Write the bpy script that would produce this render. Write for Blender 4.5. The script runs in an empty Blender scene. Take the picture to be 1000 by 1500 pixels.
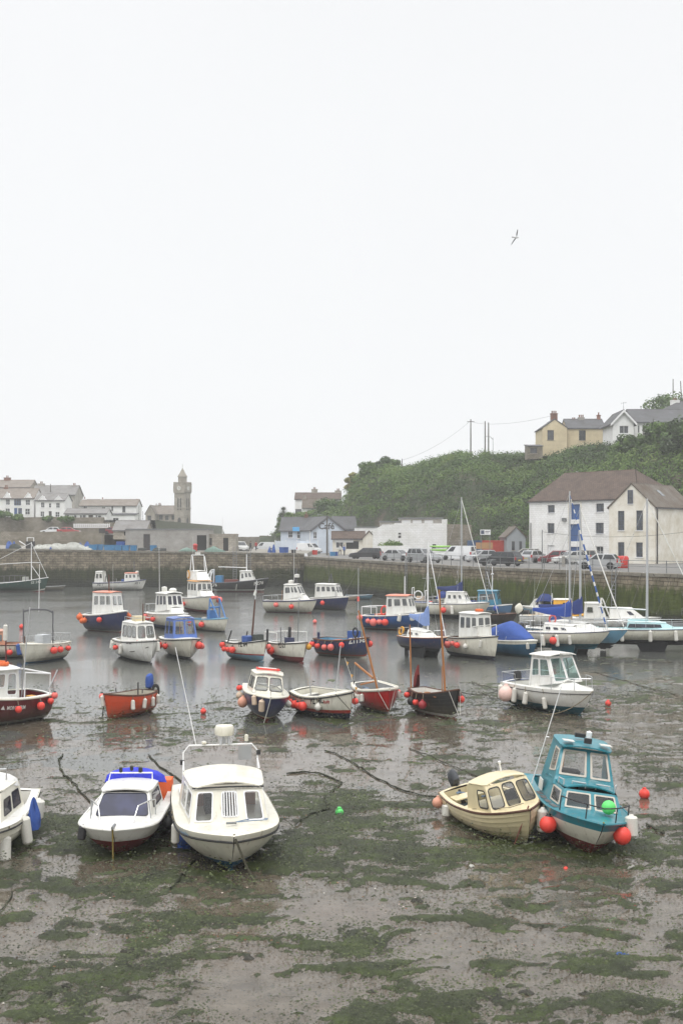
# Harbour at low tide under sea mist. Everything is built here: mesh code and procedural materials only.
EXPO, SUNE, HAZE = 0.10, 0.9, .00055
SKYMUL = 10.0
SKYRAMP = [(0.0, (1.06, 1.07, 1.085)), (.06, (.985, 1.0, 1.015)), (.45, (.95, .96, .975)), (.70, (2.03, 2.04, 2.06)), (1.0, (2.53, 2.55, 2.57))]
import bpy, bmesh, math, random
import numpy as np
from mathutils import Vector, Matrix
random.seed(7); RNG = np.random.default_rng(7)
SC = bpy.context.scene; COL = SC.collection
F, H, HY = 1750.0, 7.7, 785.0          # focal length (px of the 1000 px wide photo), eye height, horizon row
R = math.radians
def at(px, py, z=0.0):
    """the point at height z that lies on the ray through photo pixel (px, py)"""
    D = (H - z) * F / (py - HY)
    return Vector(((px - 500) / F * D, D, z))
def atD(px, py, D): return Vector(((px - 500) / F * D, D, H - (py - HY) / F * D))
def lin(v):
    v /= 255.0
    return v / 12.92 if v <= .04045 else ((v + .055) / 1.055) ** 2.4
def rgb(r, g, b): return (lin(r), lin(g), lin(b), 1)
# ---------------------------------------------------------------- materials
MATS = {}
def nt(m):
    m.use_nodes = True
    return m.node_tree.nodes, m.node_tree.links, m.node_tree.nodes['Principled BSDF']
def paint(name, col, rough=.45, metal=0, dirt=.25, scale=3.0, bump=0.0, coat=0.0, dirtcol=None, streak=1.0):
    """paint, gelcoat, fabric, metal ...: one base colour broken up by two scales of wear"""
    if name in MATS: return MATS[name]
    m = bpy.data.materials.new(name); N, L, P = nt(m)
    tc = N.new('ShaderNodeTexCoord'); mp = N.new('ShaderNodeMapping'); mp.inputs['Scale'].default_value = (1, 1, streak)
    L.new(tc.outputs['Object'], mp.inputs[0])
    n1 = N.new('ShaderNodeTexNoise'); n1.inputs['Scale'].default_value = scale; n1.inputs['Detail'].default_value = 6; n1.inputs['Roughness'].default_value = .65
    L.new(mp.outputs[0], n1.inputs['Vector'])
    rp = N.new('ShaderNodeValToRGB'); rp.color_ramp.elements[0].position = .38; rp.color_ramp.elements[1].position = .68
    d = dirtcol or (col[0] * .55, col[1] * .52, col[2] * .45, 1)
    mx = [col[i] * (1 - dirt) + d[i] * dirt for i in range(3)] + [1]
    rp.color_ramp.elements[0].color = mx; rp.color_ramp.elements[1].color = col
    L.new(n1.outputs['Fac'], rp.inputs[0]); L.new(rp.outputs[0], P.inputs['Base Color'])
    mr = N.new('ShaderNodeMapRange'); mr.inputs[3].default_value = min(1, rough + .18); mr.inputs[4].default_value = max(.04, rough - .08)
    L.new(n1.outputs['Fac'], mr.inputs[0]); L.new(mr.outputs[0], P.inputs['Roughness'])
    P.inputs['Metallic'].default_value = metal
    if coat: P.inputs['Coat Weight'].default_value = coat; P.inputs['Coat Roughness'].default_value = .1
    if bump:
        n2 = N.new('ShaderNodeTexNoise'); n2.inputs['Scale'].default_value = scale * 6; n2.inputs['Detail'].default_value = 4
        L.new(tc.outputs['Object'], n2.inputs['Vector'])
        b = N.new('ShaderNodeBump'); b.inputs['Strength'].default_value = bump; b.inputs['Distance'].default_value = .05
        L.new(n2.outputs['Fac'], b.inputs['Height']); L.new(b.outputs[0], P.inputs['Normal'])
    MATS[name] = m; return m
def P255(name, r, g, b, **k): return paint(name, rgb(r, g, b), **k)
def masonry(name, c1, c2, mortar, bw=.5, bh=.25, msize=.02, bump=.5, rough=.85, axis='xz', stain=None, nscale=.7):
    """stone blocks / brick / tiles laid out in object metres, weathered by noise"""
    if name in MATS: return MATS[name]
    m = bpy.data.materials.new(name); N, L, P = nt(m)
    tc = N.new('ShaderNodeTexCoord'); sep = N.new('ShaderNodeSeparateXYZ'); cmb = N.new('ShaderNodeCombineXYZ')
    L.new(tc.outputs['Object'], sep.inputs[0])
    if axis == 'sum':
        ad = N.new('ShaderNodeMath'); L.new(sep.outputs['X'], ad.inputs[0]); L.new(sep.outputs['Y'], ad.inputs[1]); L.new(ad.outputs[0], cmb.inputs['X'])
    else: L.new(sep.outputs[axis[0].upper()], cmb.inputs['X'])
    L.new(sep.outputs[axis[1].upper() if axis != 'sum' else 'Z'], cmb.inputs['Y'])
    nz = N.new('ShaderNodeTexNoise'); nz.inputs['Scale'].default_value = 1.3; nz.inputs['Detail'].default_value = 3
    L.new(tc.outputs['Object'], nz.inputs['Vector'])
    va = N.new('ShaderNodeVectorMath'); va.operation = 'MULTIPLY_ADD'; va.inputs[1].default_value = (bh * .35,) * 3
    L.new(nz.outputs['Color'], va.inputs[0]); L.new(cmb.outputs[0], va.inputs[2])
    br = N.new('ShaderNodeTexBrick'); L.new(va.outputs[0], br.inputs['Vector'])
    br.inputs['Color1'].default_value = c1; br.inputs['Color2'].default_value = c2; br.inputs['Mortar'].default_value = mortar
    br.inputs['Scale'].default_value = 1; br.inputs['Brick Width'].default_value = bw; br.inputs['Row Height'].default_value = bh
    br.inputs['Mortar Size'].default_value = msize; br.inputs['Mortar Smooth'].default_value = .4
    n2 = N.new('ShaderNodeTexNoise'); n2.inputs['Scale'].default_value = nscale; n2.inputs['Detail'].default_value = 8; n2.inputs['Roughness'].default_value = .7
    L.new(tc.outputs['Object'], n2.inputs['Vector'])
    rp = N.new('ShaderNodeValToRGB'); rp.color_ramp.elements[0].position = .35; rp.color_ramp.elements[1].position = .7
    s = stain or (.55, .5, .45, 1)
    rp.color_ramp.elements[0].color = s; rp.color_ramp.elements[1].color = (1.1, 1.1, 1.1, 1)
    L.new(n2.outputs['Fac'], rp.inputs[0])
    mx = N.new('ShaderNodeMix'); mx.data_type = 'RGBA'; mx.blend_type = 'MULTIPLY'; mx.inputs[0].default_value = 1
    L.new(br.outputs['Color'], mx.inputs[6]); L.new(rp.outputs[0], mx.inputs[7]); L.new(mx.outputs[2], P.inputs['Base Color'])
    P.inputs['Roughness'].default_value = rough
    sub = N.new('ShaderNodeMath'); sub.operation = 'MULTIPLY_ADD'; sub.inputs[1].default_value = -1
    L.new(br.outputs['Fac'], sub.inputs[0]); L.new(n2.outputs['Fac'], sub.inputs[2])
    b = N.new('ShaderNodeBump'); b.inputs['Strength'].default_value = bump; b.inputs['Distance'].default_value = .04
    L.new(sub.outputs[0], b.inputs['Height']); L.new(b.outputs[0], P.inputs['Normal'])
    MATS[name] = m; return m
def glass(name='window_glass', col=(.055, .06, .065, 1), rough=.06):
    if name in MATS: return MATS[name]
    m = bpy.data.materials.new(name); N, L, P = nt(m)
    tc = N.new('ShaderNodeTexCoord'); n1 = N.new('ShaderNodeTexNoise'); n1.inputs['Scale'].default_value = 2.2; n1.inputs['Detail'].default_value = 3
    L.new(tc.outputs['Object'], n1.inputs['Vector'])
    rp = N.new('ShaderNodeValToRGB'); rp.color_ramp.elements[0].position = .4; rp.color_ramp.elements[1].position = .62
    rp.color_ramp.elements[0].color = (col[0] * .7, col[1] * .7, col[2] * .7, 1); rp.color_ramp.elements[1].color = (col[0] * 1.3, col[1] * 1.3, col[2] * 1.3, 1)
    L.new(n1.outputs['Fac'], rp.inputs[0]); L.new(rp.outputs[0], P.inputs['Base Color'])
    P.inputs['Roughness'].default_value = rough; P.inputs['Specular IOR Level'].default_value = .6
    MATS[name] = m; return m
def clear_glass(name, tint):
    m = bpy.data.materials.new(name); N, L, P = nt(m); N.remove(P)
    t = N.new('ShaderNodeBsdfTransparent'); t.inputs[0].default_value = tint; g = N.new('ShaderNodeBsdfGlossy'); g.inputs['Roughness'].default_value = .05; g.inputs['Color'].default_value = (.9, .9, .9, 1)
    f = N.new('ShaderNodeFresnel'); f.inputs[0].default_value = 1.6; x = N.new('ShaderNodeMixShader'); L.new(f.outputs[0], x.inputs[0]); L.new(t.outputs[0], x.inputs[1]); L.new(g.outputs[0], x.inputs[2]); L.new(x.outputs[0], N['Material Output'].inputs['Surface'])
    MATS[name] = m; return m
# ---------------------------------------------------------------- mesh builder
class MB:
    def __init__(s): s.v = []; s.f = []; s.m = []
    def vert(s, p): s.v.append(tuple(p)); return len(s.v) - 1
    def face(s, idx, m=0): s.f.append(tuple(idx)); s.m.append(m)
    def poly(s, pts, m=0): s.face([s.vert(p) for p in pts], m)
    def box(s, c, d, m=0, M=None, taper=1.0):
        x, y, z = d[0] / 2, d[1] / 2, d[2] / 2; o = []
        for sz in (-1, 1):
            k = taper if sz > 0 else 1
            for sx, sy in ((-1, -1), (1, -1), (1, 1), (-1, 1)):
                p = Vector((sx * x * k, sy * y * k, sz * z))
                if M: p = M @ p
                o.append(s.vert(p + Vector(c)))
        for q in ((0, 3, 2, 1), (4, 5, 6, 7), (0, 1, 5, 4), (1, 2, 6, 5), (2, 3, 7, 6), (3, 0, 4, 7)): s.face([o[i] for i in q], m)
    def bbox(s, x0, x1, y0, y1, z0, z1, m=0): s.box(((x0 + x1) / 2, (y0 + y1) / 2, (z0 + z1) / 2), (x1 - x0, y1 - y0, z1 - z0), m)
    def tube(s, pts, r, m=0, n=8, cap=True, closed=False):
        pts = [Vector(p) for p in pts]; k = len(pts)
        rr = r if isinstance(r, (list, tuple)) else [r] * k
        rings = []; up = None
        for i, p in enumerate(pts):
            a = pts[i - 1] if (i > 0 or closed) else p; b = pts[(i + 1) % k] if (i < k - 1 or closed) else p
            t = (b - a)
            t = t.normalized() if t.length > 1e-9 else Vector((0, 0, 1))
            if up is None: up = Vector((0, 0, 1)) if abs(t.z) < .9 else Vector((1, 0, 0))
            u = t.cross(up)
            if u.length < 1e-6: u = t.cross(Vector((0, 1, 0)))
            u.normalize(); w = u.cross(t).normalized(); up = w
            rings.append([s.vert(p + (u * math.cos(2 * math.pi * j / n) + w * math.sin(2 * math.pi * j / n)) * rr[i]) for j in range(n)])
        for i in range(k if closed else k - 1):
            A, B = rings[i], rings[(i + 1) % k]
            for j in range(n): s.face((A[j], B[j], B[(j + 1) % n], A[(j + 1) % n]), m)
        if cap and not closed: s.face(rings[0], m); s.face(rings[-1][::-1], m)
    def lathe(s, prof, c=(0, 0, 0), n=14, m=0, M=None, mats=None):
        """prof: (radius, z) from bottom to top; radius 0 closes"""
        rings = []
        for (r, z) in prof:
            if r < 1e-6: ps = [Vector((0, 0, z))]
            else: ps = [Vector((r * math.cos(2 * math.pi * j / n), r * math.sin(2 * math.pi * j / n), z)) for j in range(n)]
            rings.append([s.vert((M @ p if M else p) + Vector(c)) for p in ps])
        for i in range(len(rings) - 1):
            A, B = rings[i], rings[i + 1]; mm = mats[i] if mats else m
            for j in range(n):
                k = (j + 1) % n
                if len(A) == 1 and len(B) == 1: continue
                if len(A) == 1: s.face((A[0], B[k], B[j]), mm)
                elif len(B) == 1: s.face((A[j], A[k], B[0]), mm)
                else: s.face((A[j], A[k], B[k], B[j]), mm)
    def prism(s, poly, axis, a, b, m=0):
        """polygon (2 coords) swept from a to b along axis 'x','y','z'"""
        def P(p, t): return {'x': (t, p[0], p[1]), 'y': (p[0], t, p[1]), 'z': (p[0], p[1], t)}[axis]
        A = [s.vert(P(p, a)) for p in poly]; B = [s.vert(P(p, b)) for p in poly]; n = len(poly)
        s.face(A[::-1], m); s.face(B, m)
        for i in range(n): s.face((A[i], A[(i + 1) % n], B[(i + 1) % n], B[i]), m)
    def grid(s, rows, m=0, mats=None, closed=False):
        ids = [[s.vert(p) for p in r] for r in rows]
        for i in range(len(ids) - 1):
            for j in range(len(ids[i]) - 1):
                s.face((ids[i][j], ids[i + 1][j], ids[i + 1][j + 1], ids[i][j + 1]), mats[j] if mats else m)
        return ids
    def rough(s, amt, seed=0):
        r = random.Random(seed); s.v = [(x + r.uniform(-amt, amt), y + r.uniform(-amt, amt), z + r.uniform(-amt, amt)) for x, y, z in s.v]
    def build(s, name, mats, parent=None, smooth=35, loc=None, fix=True):
        me = bpy.data.meshes.new(name); me.from_pydata(s.v, [], s.f)
        if not isinstance(mats, (list, tuple)): mats = [mats]
        for m in mats: me.materials.append(m)
        if len(mats) > 1: me.polygons.foreach_set('material_index', s.m)
        if fix:
            bm = bmesh.new(); bm.from_mesh(me)
            bmesh.ops.remove_doubles(bm, verts=bm.verts, dist=1e-5)
            bmesh.ops.recalc_face_normals(bm, faces=bm.faces); bm.to_mesh(me); bm.free()
        if smooth:
            me.polygons.foreach_set('use_smooth', [True] * len(me.polygons)); me.set_sharp_from_angle(angle=R(smooth))
        o = bpy.data.objects.new(name, me); COL.objects.link(o)
        if parent is not None: o.parent = parent
        if loc is not None: o.location = loc
        return o
def tag(o, label, cat, group=None, kind=None):
    o['label'] = label; o['category'] = cat
    if group: o['group'] = group
    if kind: o['kind'] = kind
    return o
def thing(name, label, cat, loc=(0, 0, 0), rz=0, group=None):
    o = bpy.data.objects.new(name, None); COL.objects.link(o); o.empty_display_size = .2
    o.location = loc; o.rotation_euler = (0, 0, rz)
    return tag(o, label, cat, group)
def struct(o, label=None, cat=None):
    o['kind'] = 'structure'
    if label: o['label'] = label
    if cat: o['category'] = cat
    return o
def kids(o): return [c for c in COL.objects if c.parent == o]
KIDS = {}
def dup(root, loc=None, rot=None, scale=None, label=None, group=None, mat=None):
    """a copy of a thing with copies of its parts and their sub-parts (mesh data shared)"""
    key = root.name
    if key not in KIDS: KIDS[key] = [(c, kids(c)) for c in kids(root)]
    r = root.copy(); COL.objects.link(r)
    if loc is not None: r.location = loc
    if rot is not None: r.rotation_euler = rot
    if scale is not None: r.scale = (scale,) * 3 if not hasattr(scale, '__len__') else scale
    if label: r['label'] = label
    if group: r['group'] = group
    for ch, gs in KIDS[key]:
        c = ch.copy(); COL.objects.link(c); c.parent = r
        for g in gs:
            d = g.copy(); COL.objects.link(d); d.parent = c
    return r
TXT = {}
def text_verts(s, h):
    """outlines of a line of lettering as flat faces, cap height h, starting at x = 0"""
    if s not in TXT:
        cu = bpy.data.curves.new('lettering', 'FONT'); cu.body = s; cu.size = 1.0; cu.resolution_u = 2; cu.offset = .028
        ob = bpy.data.objects.new('lettering', cu); COL.objects.link(ob)
        bpy.context.view_layer.update()
        me = bpy.data.meshes.new_from_object(ob.evaluated_get(bpy.context.evaluated_depsgraph_get()))
        bm = bmesh.new(); bm.from_mesh(me); bmesh.ops.triangulate(bm, faces=bm.faces); bm.to_mesh(me); bm.free()
        TXT[s] = ([tuple(v.co) for v in me.vertices], [tuple(p.vertices) for p in me.polygons])
        bpy.data.objects.remove(ob); bpy.data.curves.remove(cu); bpy.data.meshes.remove(me)
    V, Fc = TXT[s]
    if not V: return [], [], 0
    k = h / .7; x0 = min(v[0] for v in V); w = max(v[0] for v in V) - x0
    return [((v[0] - x0) * k, v[1] * k) for v in V], Fc, w * k
def lettering(name, s, h, mat, O, U, W, parent=None, center=True, off=.012):
    """flat letters standing on the plane O + a U + b W"""
    V, Fc, w = text_verts(s, h); mb = MB(); U = Vector(U).normalized(); W = Vector(W).normalized(); n = U.cross(W)
    O = Vector(O) - (U * w / 2 if center else U * 0)
    for (a, b) in V: mb.vert(O + U * a + W * b + n * off)
    for f in Fc: mb.face(f)
    return mb.build(name, mat, parent, smooth=0, fix=False)
# ---------------------------------------------------------------- numpy noise
_T = np.random.default_rng(3).random((256, 256))
def vnoise(x, y):
    xi = np.floor(x).astype(int); yi = np.floor(y).astype(int); fx = x - xi; fy = y - yi
    fx = fx * fx * (3 - 2 * fx); fy = fy * fy * (3 - 2 * fy); g = lambda a, b: _T[a & 255, b & 255]
    return (g(xi, yi) * (1 - fx) + g(xi + 1, yi) * fx) * (1 - fy) + (g(xi, yi + 1) * (1 - fx) + g(xi + 1, yi + 1) * fx) * fy
def fbm(x, y, o=5, gain=.5):
    s = 0; a = 1; t = 0
    for i in range(o): s = s + a * vnoise(x * 2 ** i + 17.3 * i, y * 2 ** i + 9.1 * i); t += a; a *= gain
    return s / t
def np_mesh(name, V, Q, mats, tint=None, smooth=False, extra=None):
    """V (n,3), Q (k,3 or 4) numpy arrays -> mesh object"""
    me = bpy.data.meshes.new(name); k = Q.shape[1]
    me.vertices.add(len(V)); me.vertices.foreach_set('co', V.astype(np.float32).ravel())
    me.loops.add(Q.size); me.loops.foreach_set('vertex_index', Q.astype(np.int32).ravel())
    me.polygons.add(len(Q)); me.polygons.foreach_set('loop_start', np.arange(0, Q.size, k, dtype=np.int32))
    me.polygons.foreach_set('loop_total', np.full(len(Q), k, dtype=np.int32))
    if smooth: me.polygons.foreach_set('use_smooth', np.ones(len(Q), dtype=bool))
    me.update(calc_edges=True)
    for nm, arr in ([('tint', tint)] if tint is not None else []) + list((extra or {}).items()):
        a = me.attributes.new(nm, 'FLOAT', 'POINT'); a.data.foreach_set('value', arr.astype(np.float32))
    for m in (mats if isinstance(mats, (list, tuple)) else [mats]): me.materials.append(m)
    o = bpy.data.objects.new(name, me); COL.objects.link(o); return o
# ================================================================ camera, light, air
cam = bpy.data.cameras.new('camera'); co = bpy.data.objects.new('camera', cam); COL.objects.link(co); SC.camera = co
co.location = (0, 0, H); co.rotation_euler = (R(90), 0, 0)
cam.sensor_fit = 'VERTICAL'; cam.sensor_height = 36; cam.lens = F / 1500 * 36; cam.shift_y = (HY - 750) / 1500
cam.clip_start = .5; cam.clip_end = 9000
SC.view_settings.view_transform = 'Standard'; SC.view_settings.look = 'None'; SC.view_settings.exposure = EXPO; SC.view_settings.gamma = 1
SC.cycles.use_denoising = True; SC.cycles.volume_bounces = 3; SC.cycles.max_bounces = 8; SC.cycles.diffuse_bounces = 3; SC.cycles.glossy_bounces = 4
SUN_EL, SUN_AZ = R(58), R(200)
W = bpy.data.worlds.new('World'); SC.world = W; W.use_nodes = True
N, L = W.node_tree.nodes, W.node_tree.links
bg = N['Background']; sky = N.new('ShaderNodeTexSky'); sky.sky_type = 'NISHITA'; sky.sun_disc = False
sky.sun_elevation = SUN_EL; sky.sun_rotation = SUN_AZ; sky.air_density = 1; sky.dust_density = 6; sky.ozone_density = 1
hs = N.new('ShaderNodeHueSaturation'); hs.inputs['Saturation'].default_value = .35; hs.inputs['Value'].default_value = .55
L.new(sky.outputs[0], hs.inputs['Color'])
# the cloud deck that hides the blue: soft, lifted low down to offset the mist, brightened overhead out of view to light the scene
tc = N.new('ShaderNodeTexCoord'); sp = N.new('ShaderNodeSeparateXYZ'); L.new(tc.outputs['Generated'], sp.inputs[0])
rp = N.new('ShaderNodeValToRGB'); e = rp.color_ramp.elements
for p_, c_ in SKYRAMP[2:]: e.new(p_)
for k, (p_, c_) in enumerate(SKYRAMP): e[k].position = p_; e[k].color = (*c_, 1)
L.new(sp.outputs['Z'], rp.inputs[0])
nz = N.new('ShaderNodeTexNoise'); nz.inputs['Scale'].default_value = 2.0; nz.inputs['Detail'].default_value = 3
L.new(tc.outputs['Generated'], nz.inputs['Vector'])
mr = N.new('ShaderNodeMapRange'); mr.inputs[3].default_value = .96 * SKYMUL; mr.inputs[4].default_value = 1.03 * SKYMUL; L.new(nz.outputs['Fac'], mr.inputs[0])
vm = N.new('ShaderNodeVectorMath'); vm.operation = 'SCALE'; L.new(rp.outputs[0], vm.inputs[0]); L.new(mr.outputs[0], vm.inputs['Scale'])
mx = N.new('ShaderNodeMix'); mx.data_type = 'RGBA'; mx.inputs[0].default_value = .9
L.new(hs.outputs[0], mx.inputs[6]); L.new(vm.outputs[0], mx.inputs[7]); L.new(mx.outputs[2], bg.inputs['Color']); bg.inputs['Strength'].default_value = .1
sd = bpy.data.lights.new('sun', 'SUN'); sd.energy = SUNE; sd.angle = R(25); sd.color = (1, .97, .93)
so = bpy.data.objects.new('sun', sd); COL.objects.link(so)
so.rotation_euler = Vector((math.sin(SUN_AZ) * math.cos(SUN_EL), math.cos(SUN_AZ) * math.cos(SUN_EL), math.sin(SUN_EL))).to_track_quat('Z', 'Y').to_euler()
hz = MB(); hz.bbox(-2600, 2600, -60, 4200, -2.2, 48)
hm = bpy.data.materials.new('sea_mist'); hm.use_nodes = True; hn = hm.node_tree.nodes; hn.remove(hn['Principled BSDF'])
pv = hn.new('ShaderNodeVolumePrincipled'); pv.inputs['Color'].default_value = (.98, .985, .99, 1); pv.inputs['Density'].default_value = HAZE; pv.inputs['Anisotropy'].default_value = 0
hm.node_tree.links.new(pv.outputs[0], hn['Material Output'].inputs['Volume'])
ho = hz.build('haze', hm, smooth=0); ho['kind'] = 'stuff'; ho['label'] = 'pale sea mist hanging over the whole harbour'; ho['category'] = 'haze'

# ================================================================ harbour bed
def shore(X):
    s = np.clip((X + 2) / 18, 0, 1); return 47 + 15 * s * s * (3 - 2 * s)
COV = ([12, 20, 24, 27, 30, 32.5, 35, 39, 45, 49, 52, 56, 61, 70, 82, 95], [.42, .47, .49, .60, .70, .52, .30, .24, .20, .26, .36, .32, .28, .22, .15, 0])
def warp(X, D): return X + 1.6 * (fbm(X * .5 + 31, D * .5, 3) - .5), D + 1.6 * (fbm(X * .5, D * .5 + 77, 3) - .5)
def weedmask(X, D):
    x, d = warp(X, D)
    n = .5 * fbm(x * .50 + 5, d * .85 + 3, 6, .68) + .5 * fbm(x * 1.7 + 9, d * 2.9, 6, .7)
    cov = np.interp(D + 2.5 * (fbm(X * .12, D * .05 + 8, 2) - .5) * 2, *COV) - .08 * (D > 33) * (X < -2)
    return n, cov
_rx = RNG.uniform(-30, 30, 20000); _rd = RNG.uniform(18, 90, 20000); _q = np.sort(weedmask(_rx, _rd)[0])
def weed(X, D):
    n, cov = weedmask(X, D)
    rank = np.searchsorted(_q, n.ravel()).reshape(n.shape) / len(_q)
    return rank - (1 - cov) + .22 * np.exp(-((X + 3.8) / 2.0) ** 2 - ((D - 43.6) / 1.6) ** 2)
def bed(X, D, w=None):
    z = np.clip((shore(X) - D) * .0026, -.7, .09)
    z = z + .10 * (fbm(X * .22 + 40, D * .22, 5, .55) - .5) + .016 * (fbm(X * 2.1, D * 2.1 + 4, 3) - .5)
    if w is None: w = weed(X, D)
    for (x, y) in ((-5.4, 30.2), (-2.7, 29.8), (4.2, 31.6), (6.2, 30.6), (-8.8, 29.8)): z = z - .07 * np.exp(-(((X - x) / 1.0) ** 2 + ((D - y) / 2.2) ** 2) ** 2)      # hollows round the near hulls, shaped to deepen the shade beneath
    z = z + .06 * np.exp(-((X + 3.8) / 1.8) ** 2 - ((D - 43.6) / 1.6) ** 2)
    return z + np.clip(w * .25, 0, .055)
s_ = np.linspace(-1, 1, 560); s_ = np.sign(s_) * np.abs(s_) ** 1.25
d_ = 13 * (215 / 13) ** np.linspace(0, 1, 520)
Sg, Dg = np.meshgrid(s_, d_); Xg = Sg * (Dg * .62 + 8); wg = weed(Xg, Dg); zg = bed(Xg, Dg, wg)
V = np.stack([Xg, Dg, zg], -1).reshape(-1, 3); i_ = np.arange(519)[:, None] * 560 + np.arange(559)[None]
Q = np.stack([i_, i_ + 1, i_ + 561, i_ + 560], -1).reshape(-1, 4)
mm = bpy.data.materials.new('wet_mud'); N, L, P = nt(mm)
tc = N.new('ShaderNodeTexCoord'); at_ = N.new('ShaderNodeAttribute'); at_.attribute_name = 'weed'
def noise(scale, det=5, ro=.6, vec=None):
    n = N.new('ShaderNodeTexNoise'); n.inputs['Scale'].default_value = scale; n.inputs['Detail'].default_value = det; n.inputs['Roughness'].default_value = ro
    L.new(vec or tc.outputs['Object'], n.inputs['Vector']); return n.outputs['Fac']
def ramp(inp, stops):
    r = N.new('ShaderNodeValToRGB'); el = r.color_ramp.elements
    for _ in stops[2:]: el.new(.5)
    for k, (p, c) in enumerate(stops): el[k].position = p; el[k].color = c if len(c) == 4 else (*c, 1)
    L.new(inp, r.inputs[0]); return r.outputs[0]
def math_(op, a, b):
    n = N.new('ShaderNodeMath'); n.operation = op
    for k, v in enumerate((a, b)):
        if hasattr(v, 'is_linked'): L.new(v, n.inputs[k])
        else: n.inputs[k].default_value = v
    return n.outputs[0]
def mixc(f, a, b, blend='MIX'):
    n = N.new('ShaderNodeMix'); n.data_type = 'RGBA'; n.blend_type = blend
    for k, v in ((0, f), (6, a), (7, b)):
        if hasattr(v, 'is_linked'): L.new(v, n.inputs[k])
        else: n.inputs[k].default_value = v
    return n.outputs[2]
fine = noise(13, 9, .78); med = noise(2.2, 6, .65); big = noise(.16, 4, .6)
wsum = math_('ADD', at_.outputs['Fac'], math_('MULTIPLY', math_('SUBTRACT', fine, .5), .62))
wf = ramp(wsum, [(.02, (0, 0, 0)), (.08, (1, 1, 1))])
mud = ramp(med, [(.3, (.062, .050, .035)), (.7, (.135, .113, .085))])
pink = ramp(big, [(.50, (0, 0, 0)), (.66, (1, 1, 1))])
mud = mixc(math_('MULTIPLY', pink, .5), mud, (.140, .104, .080, 1))
mud = mixc(math_('MULTIPLY', ramp(noise(15, 5, .65), [(.58, (0, 0, 0)), (.63, (1, 1, 1))]), .75), mud, (.020, .020, .012, 1))
specks = ramp(noise(34, 3, .5), [(.62, (0, 0, 0)), (.68, (1, 1, 1))])
mud = mixc(math_('MULTIPLY', specks, .6), mud, (.025, .023, .018, 1))
film = ramp(math_('ADD', wsum, math_('MULTIPLY', med, .15)), [(.0, (0, 0, 0)), (.12, (.25,) * 3)]); mud = mixc(film, mud, (.040, .044, .016, 1))
weedc = ramp(noise(1.1, 6, .7), [(.32, (.016, .017, .008)), (.52, (.036, .049, .011)), (.72, (.068, .098, .015))])
L.new(mixc(wf, mud, weedc), P.inputs['Base Color'])
wet = ramp(noise(.9, 5, .65), [(.42, (.05,) * 3), (.66, (.17,) * 3)])
rg = N.new('ShaderNodeMix'); L.new(wf, rg.inputs[0]); L.new(wet, rg.inputs[2]); rg.inputs[3].default_value = .62; L.new(rg.outputs[0], P.inputs['Roughness'])
P.inputs['IOR'].default_value = 1.5
hgt = math_('ADD', math_('MULTIPLY', wf, math_('ADD', fine, .35)), math_('MULTIPLY', noise(7, 4, .6), .07))
bp = N.new('ShaderNodeBump'); bp.inputs['Strength'].default_value = .7; bp.inputs['Distance'].default_value = .045; L.new(hgt, bp.inputs['Height']); L.new(bp.outputs[0], P.inputs['Normal'])
struct(np_mesh('mud_ground', V, Q, mm, smooth=True, extra={'weed': wg.ravel()}), 'wet grey brown mud of the drained harbour with weed patches', 'mud')
# loose weed standing off the mud: small ragged flakes
def scatter(n, lo, hi, cond):
    D = lo * (hi / lo) ** RNG.random(n * 4); X = RNG.uniform(-1, 1, n * 4) * (D * .34 + 2); k = cond(X, D); return X[k][:n], D[k][:n]
def flakes(X, D, Z, smin, smax, tilt, seed=1):
    n = len(X); a = RNG.uniform(0, 2 * np.pi, n); s = RNG.uniform(smin, smax, n)
    t = RNG.uniform(*tilt, n); ca, sa = np.cos(a), np.sin(a); P = []
    for (u, v) in ((-.7, -.4), (.6, -.55), (.9, .3), (-.35, .75)):
        u = (u + RNG.uniform(-.25, .25, n)) * s; v = (v + RNG.uniform(-.25, .25, n)) * s
        P.append(np.stack([X + u * ca - v * np.cos(t) * sa, D + u * sa + v * np.cos(t) * ca, Z + v * np.sin(t) + .4 * s * np.sin(t)], -1))
    V = np.stack(P, 1).reshape(-1, 3); return V, np.arange(4 * n).reshape(-1, 4)
def leafmat(name, stops, rough=.6, trans=0):
    m = bpy.data.materials.new(name); N, L, P = nt(m)
    a = N.new('ShaderNodeAttribute'); a.attribute_name = 'tint'; r = N.new('ShaderNodeValToRGB'); el = r.color_ramp.elements
    for _ in stops[2:]: el.new(.5)
    for k, (p, c) in enumerate(stops): el[k].position = p; el[k].color = (*c, 1)
    L.new(a.outputs['Fac'], r.inputs[0]); L.new(r.outputs[0], P.inputs['Base Color']); P.inputs['Roughness'].default_value = rough
    P.inputs['Specular IOR Level'].default_value = .3
    if trans: P.inputs['Subsurface Weight'].default_value = 0
    return m
X, D = scatter(110000, 18, 60, lambda X, D: (weed(X, D) + .25 * (vnoise(X * 9, D * 9) - .5) + np.where((D > 31) & (vnoise(X * 3.1 + 7, D * 4.3) > .84), .5, 0)) > .03)
fs = .007 + .0007 * D
V, Q = flakes(X, D, bed(X, D) + .004, .45, 1.6, (.05, .55)); V = V.reshape(-1, 4, 3); c_ = V.mean(1, keepdims=True); V = (c_ + (V - c_) * fs[:, None, None]).reshape(-1, 3)
V[:, 2] = np.maximum(V[:, 2], np.repeat(bed(X, D), 4) - .01)
o = np_mesh('seaweed', V, Q, leafmat('seaweed_leaf', [(0, (.012, .013, .006)), (.5, (.034, .042, .012)), (.85, (.070, .092, .020)), (1, (.10, .12, .03))], .42),
            tint=np.repeat(np.clip(.3 + .9 * (fbm(X * .7, D * .7, 4) - .35) + RNG.normal(0, .11, len(X)), 0, 1), 4))
tag(o, 'green and brown seaweed strewn in patches over the wet mud', 'seaweed', kind='stuff')
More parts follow.
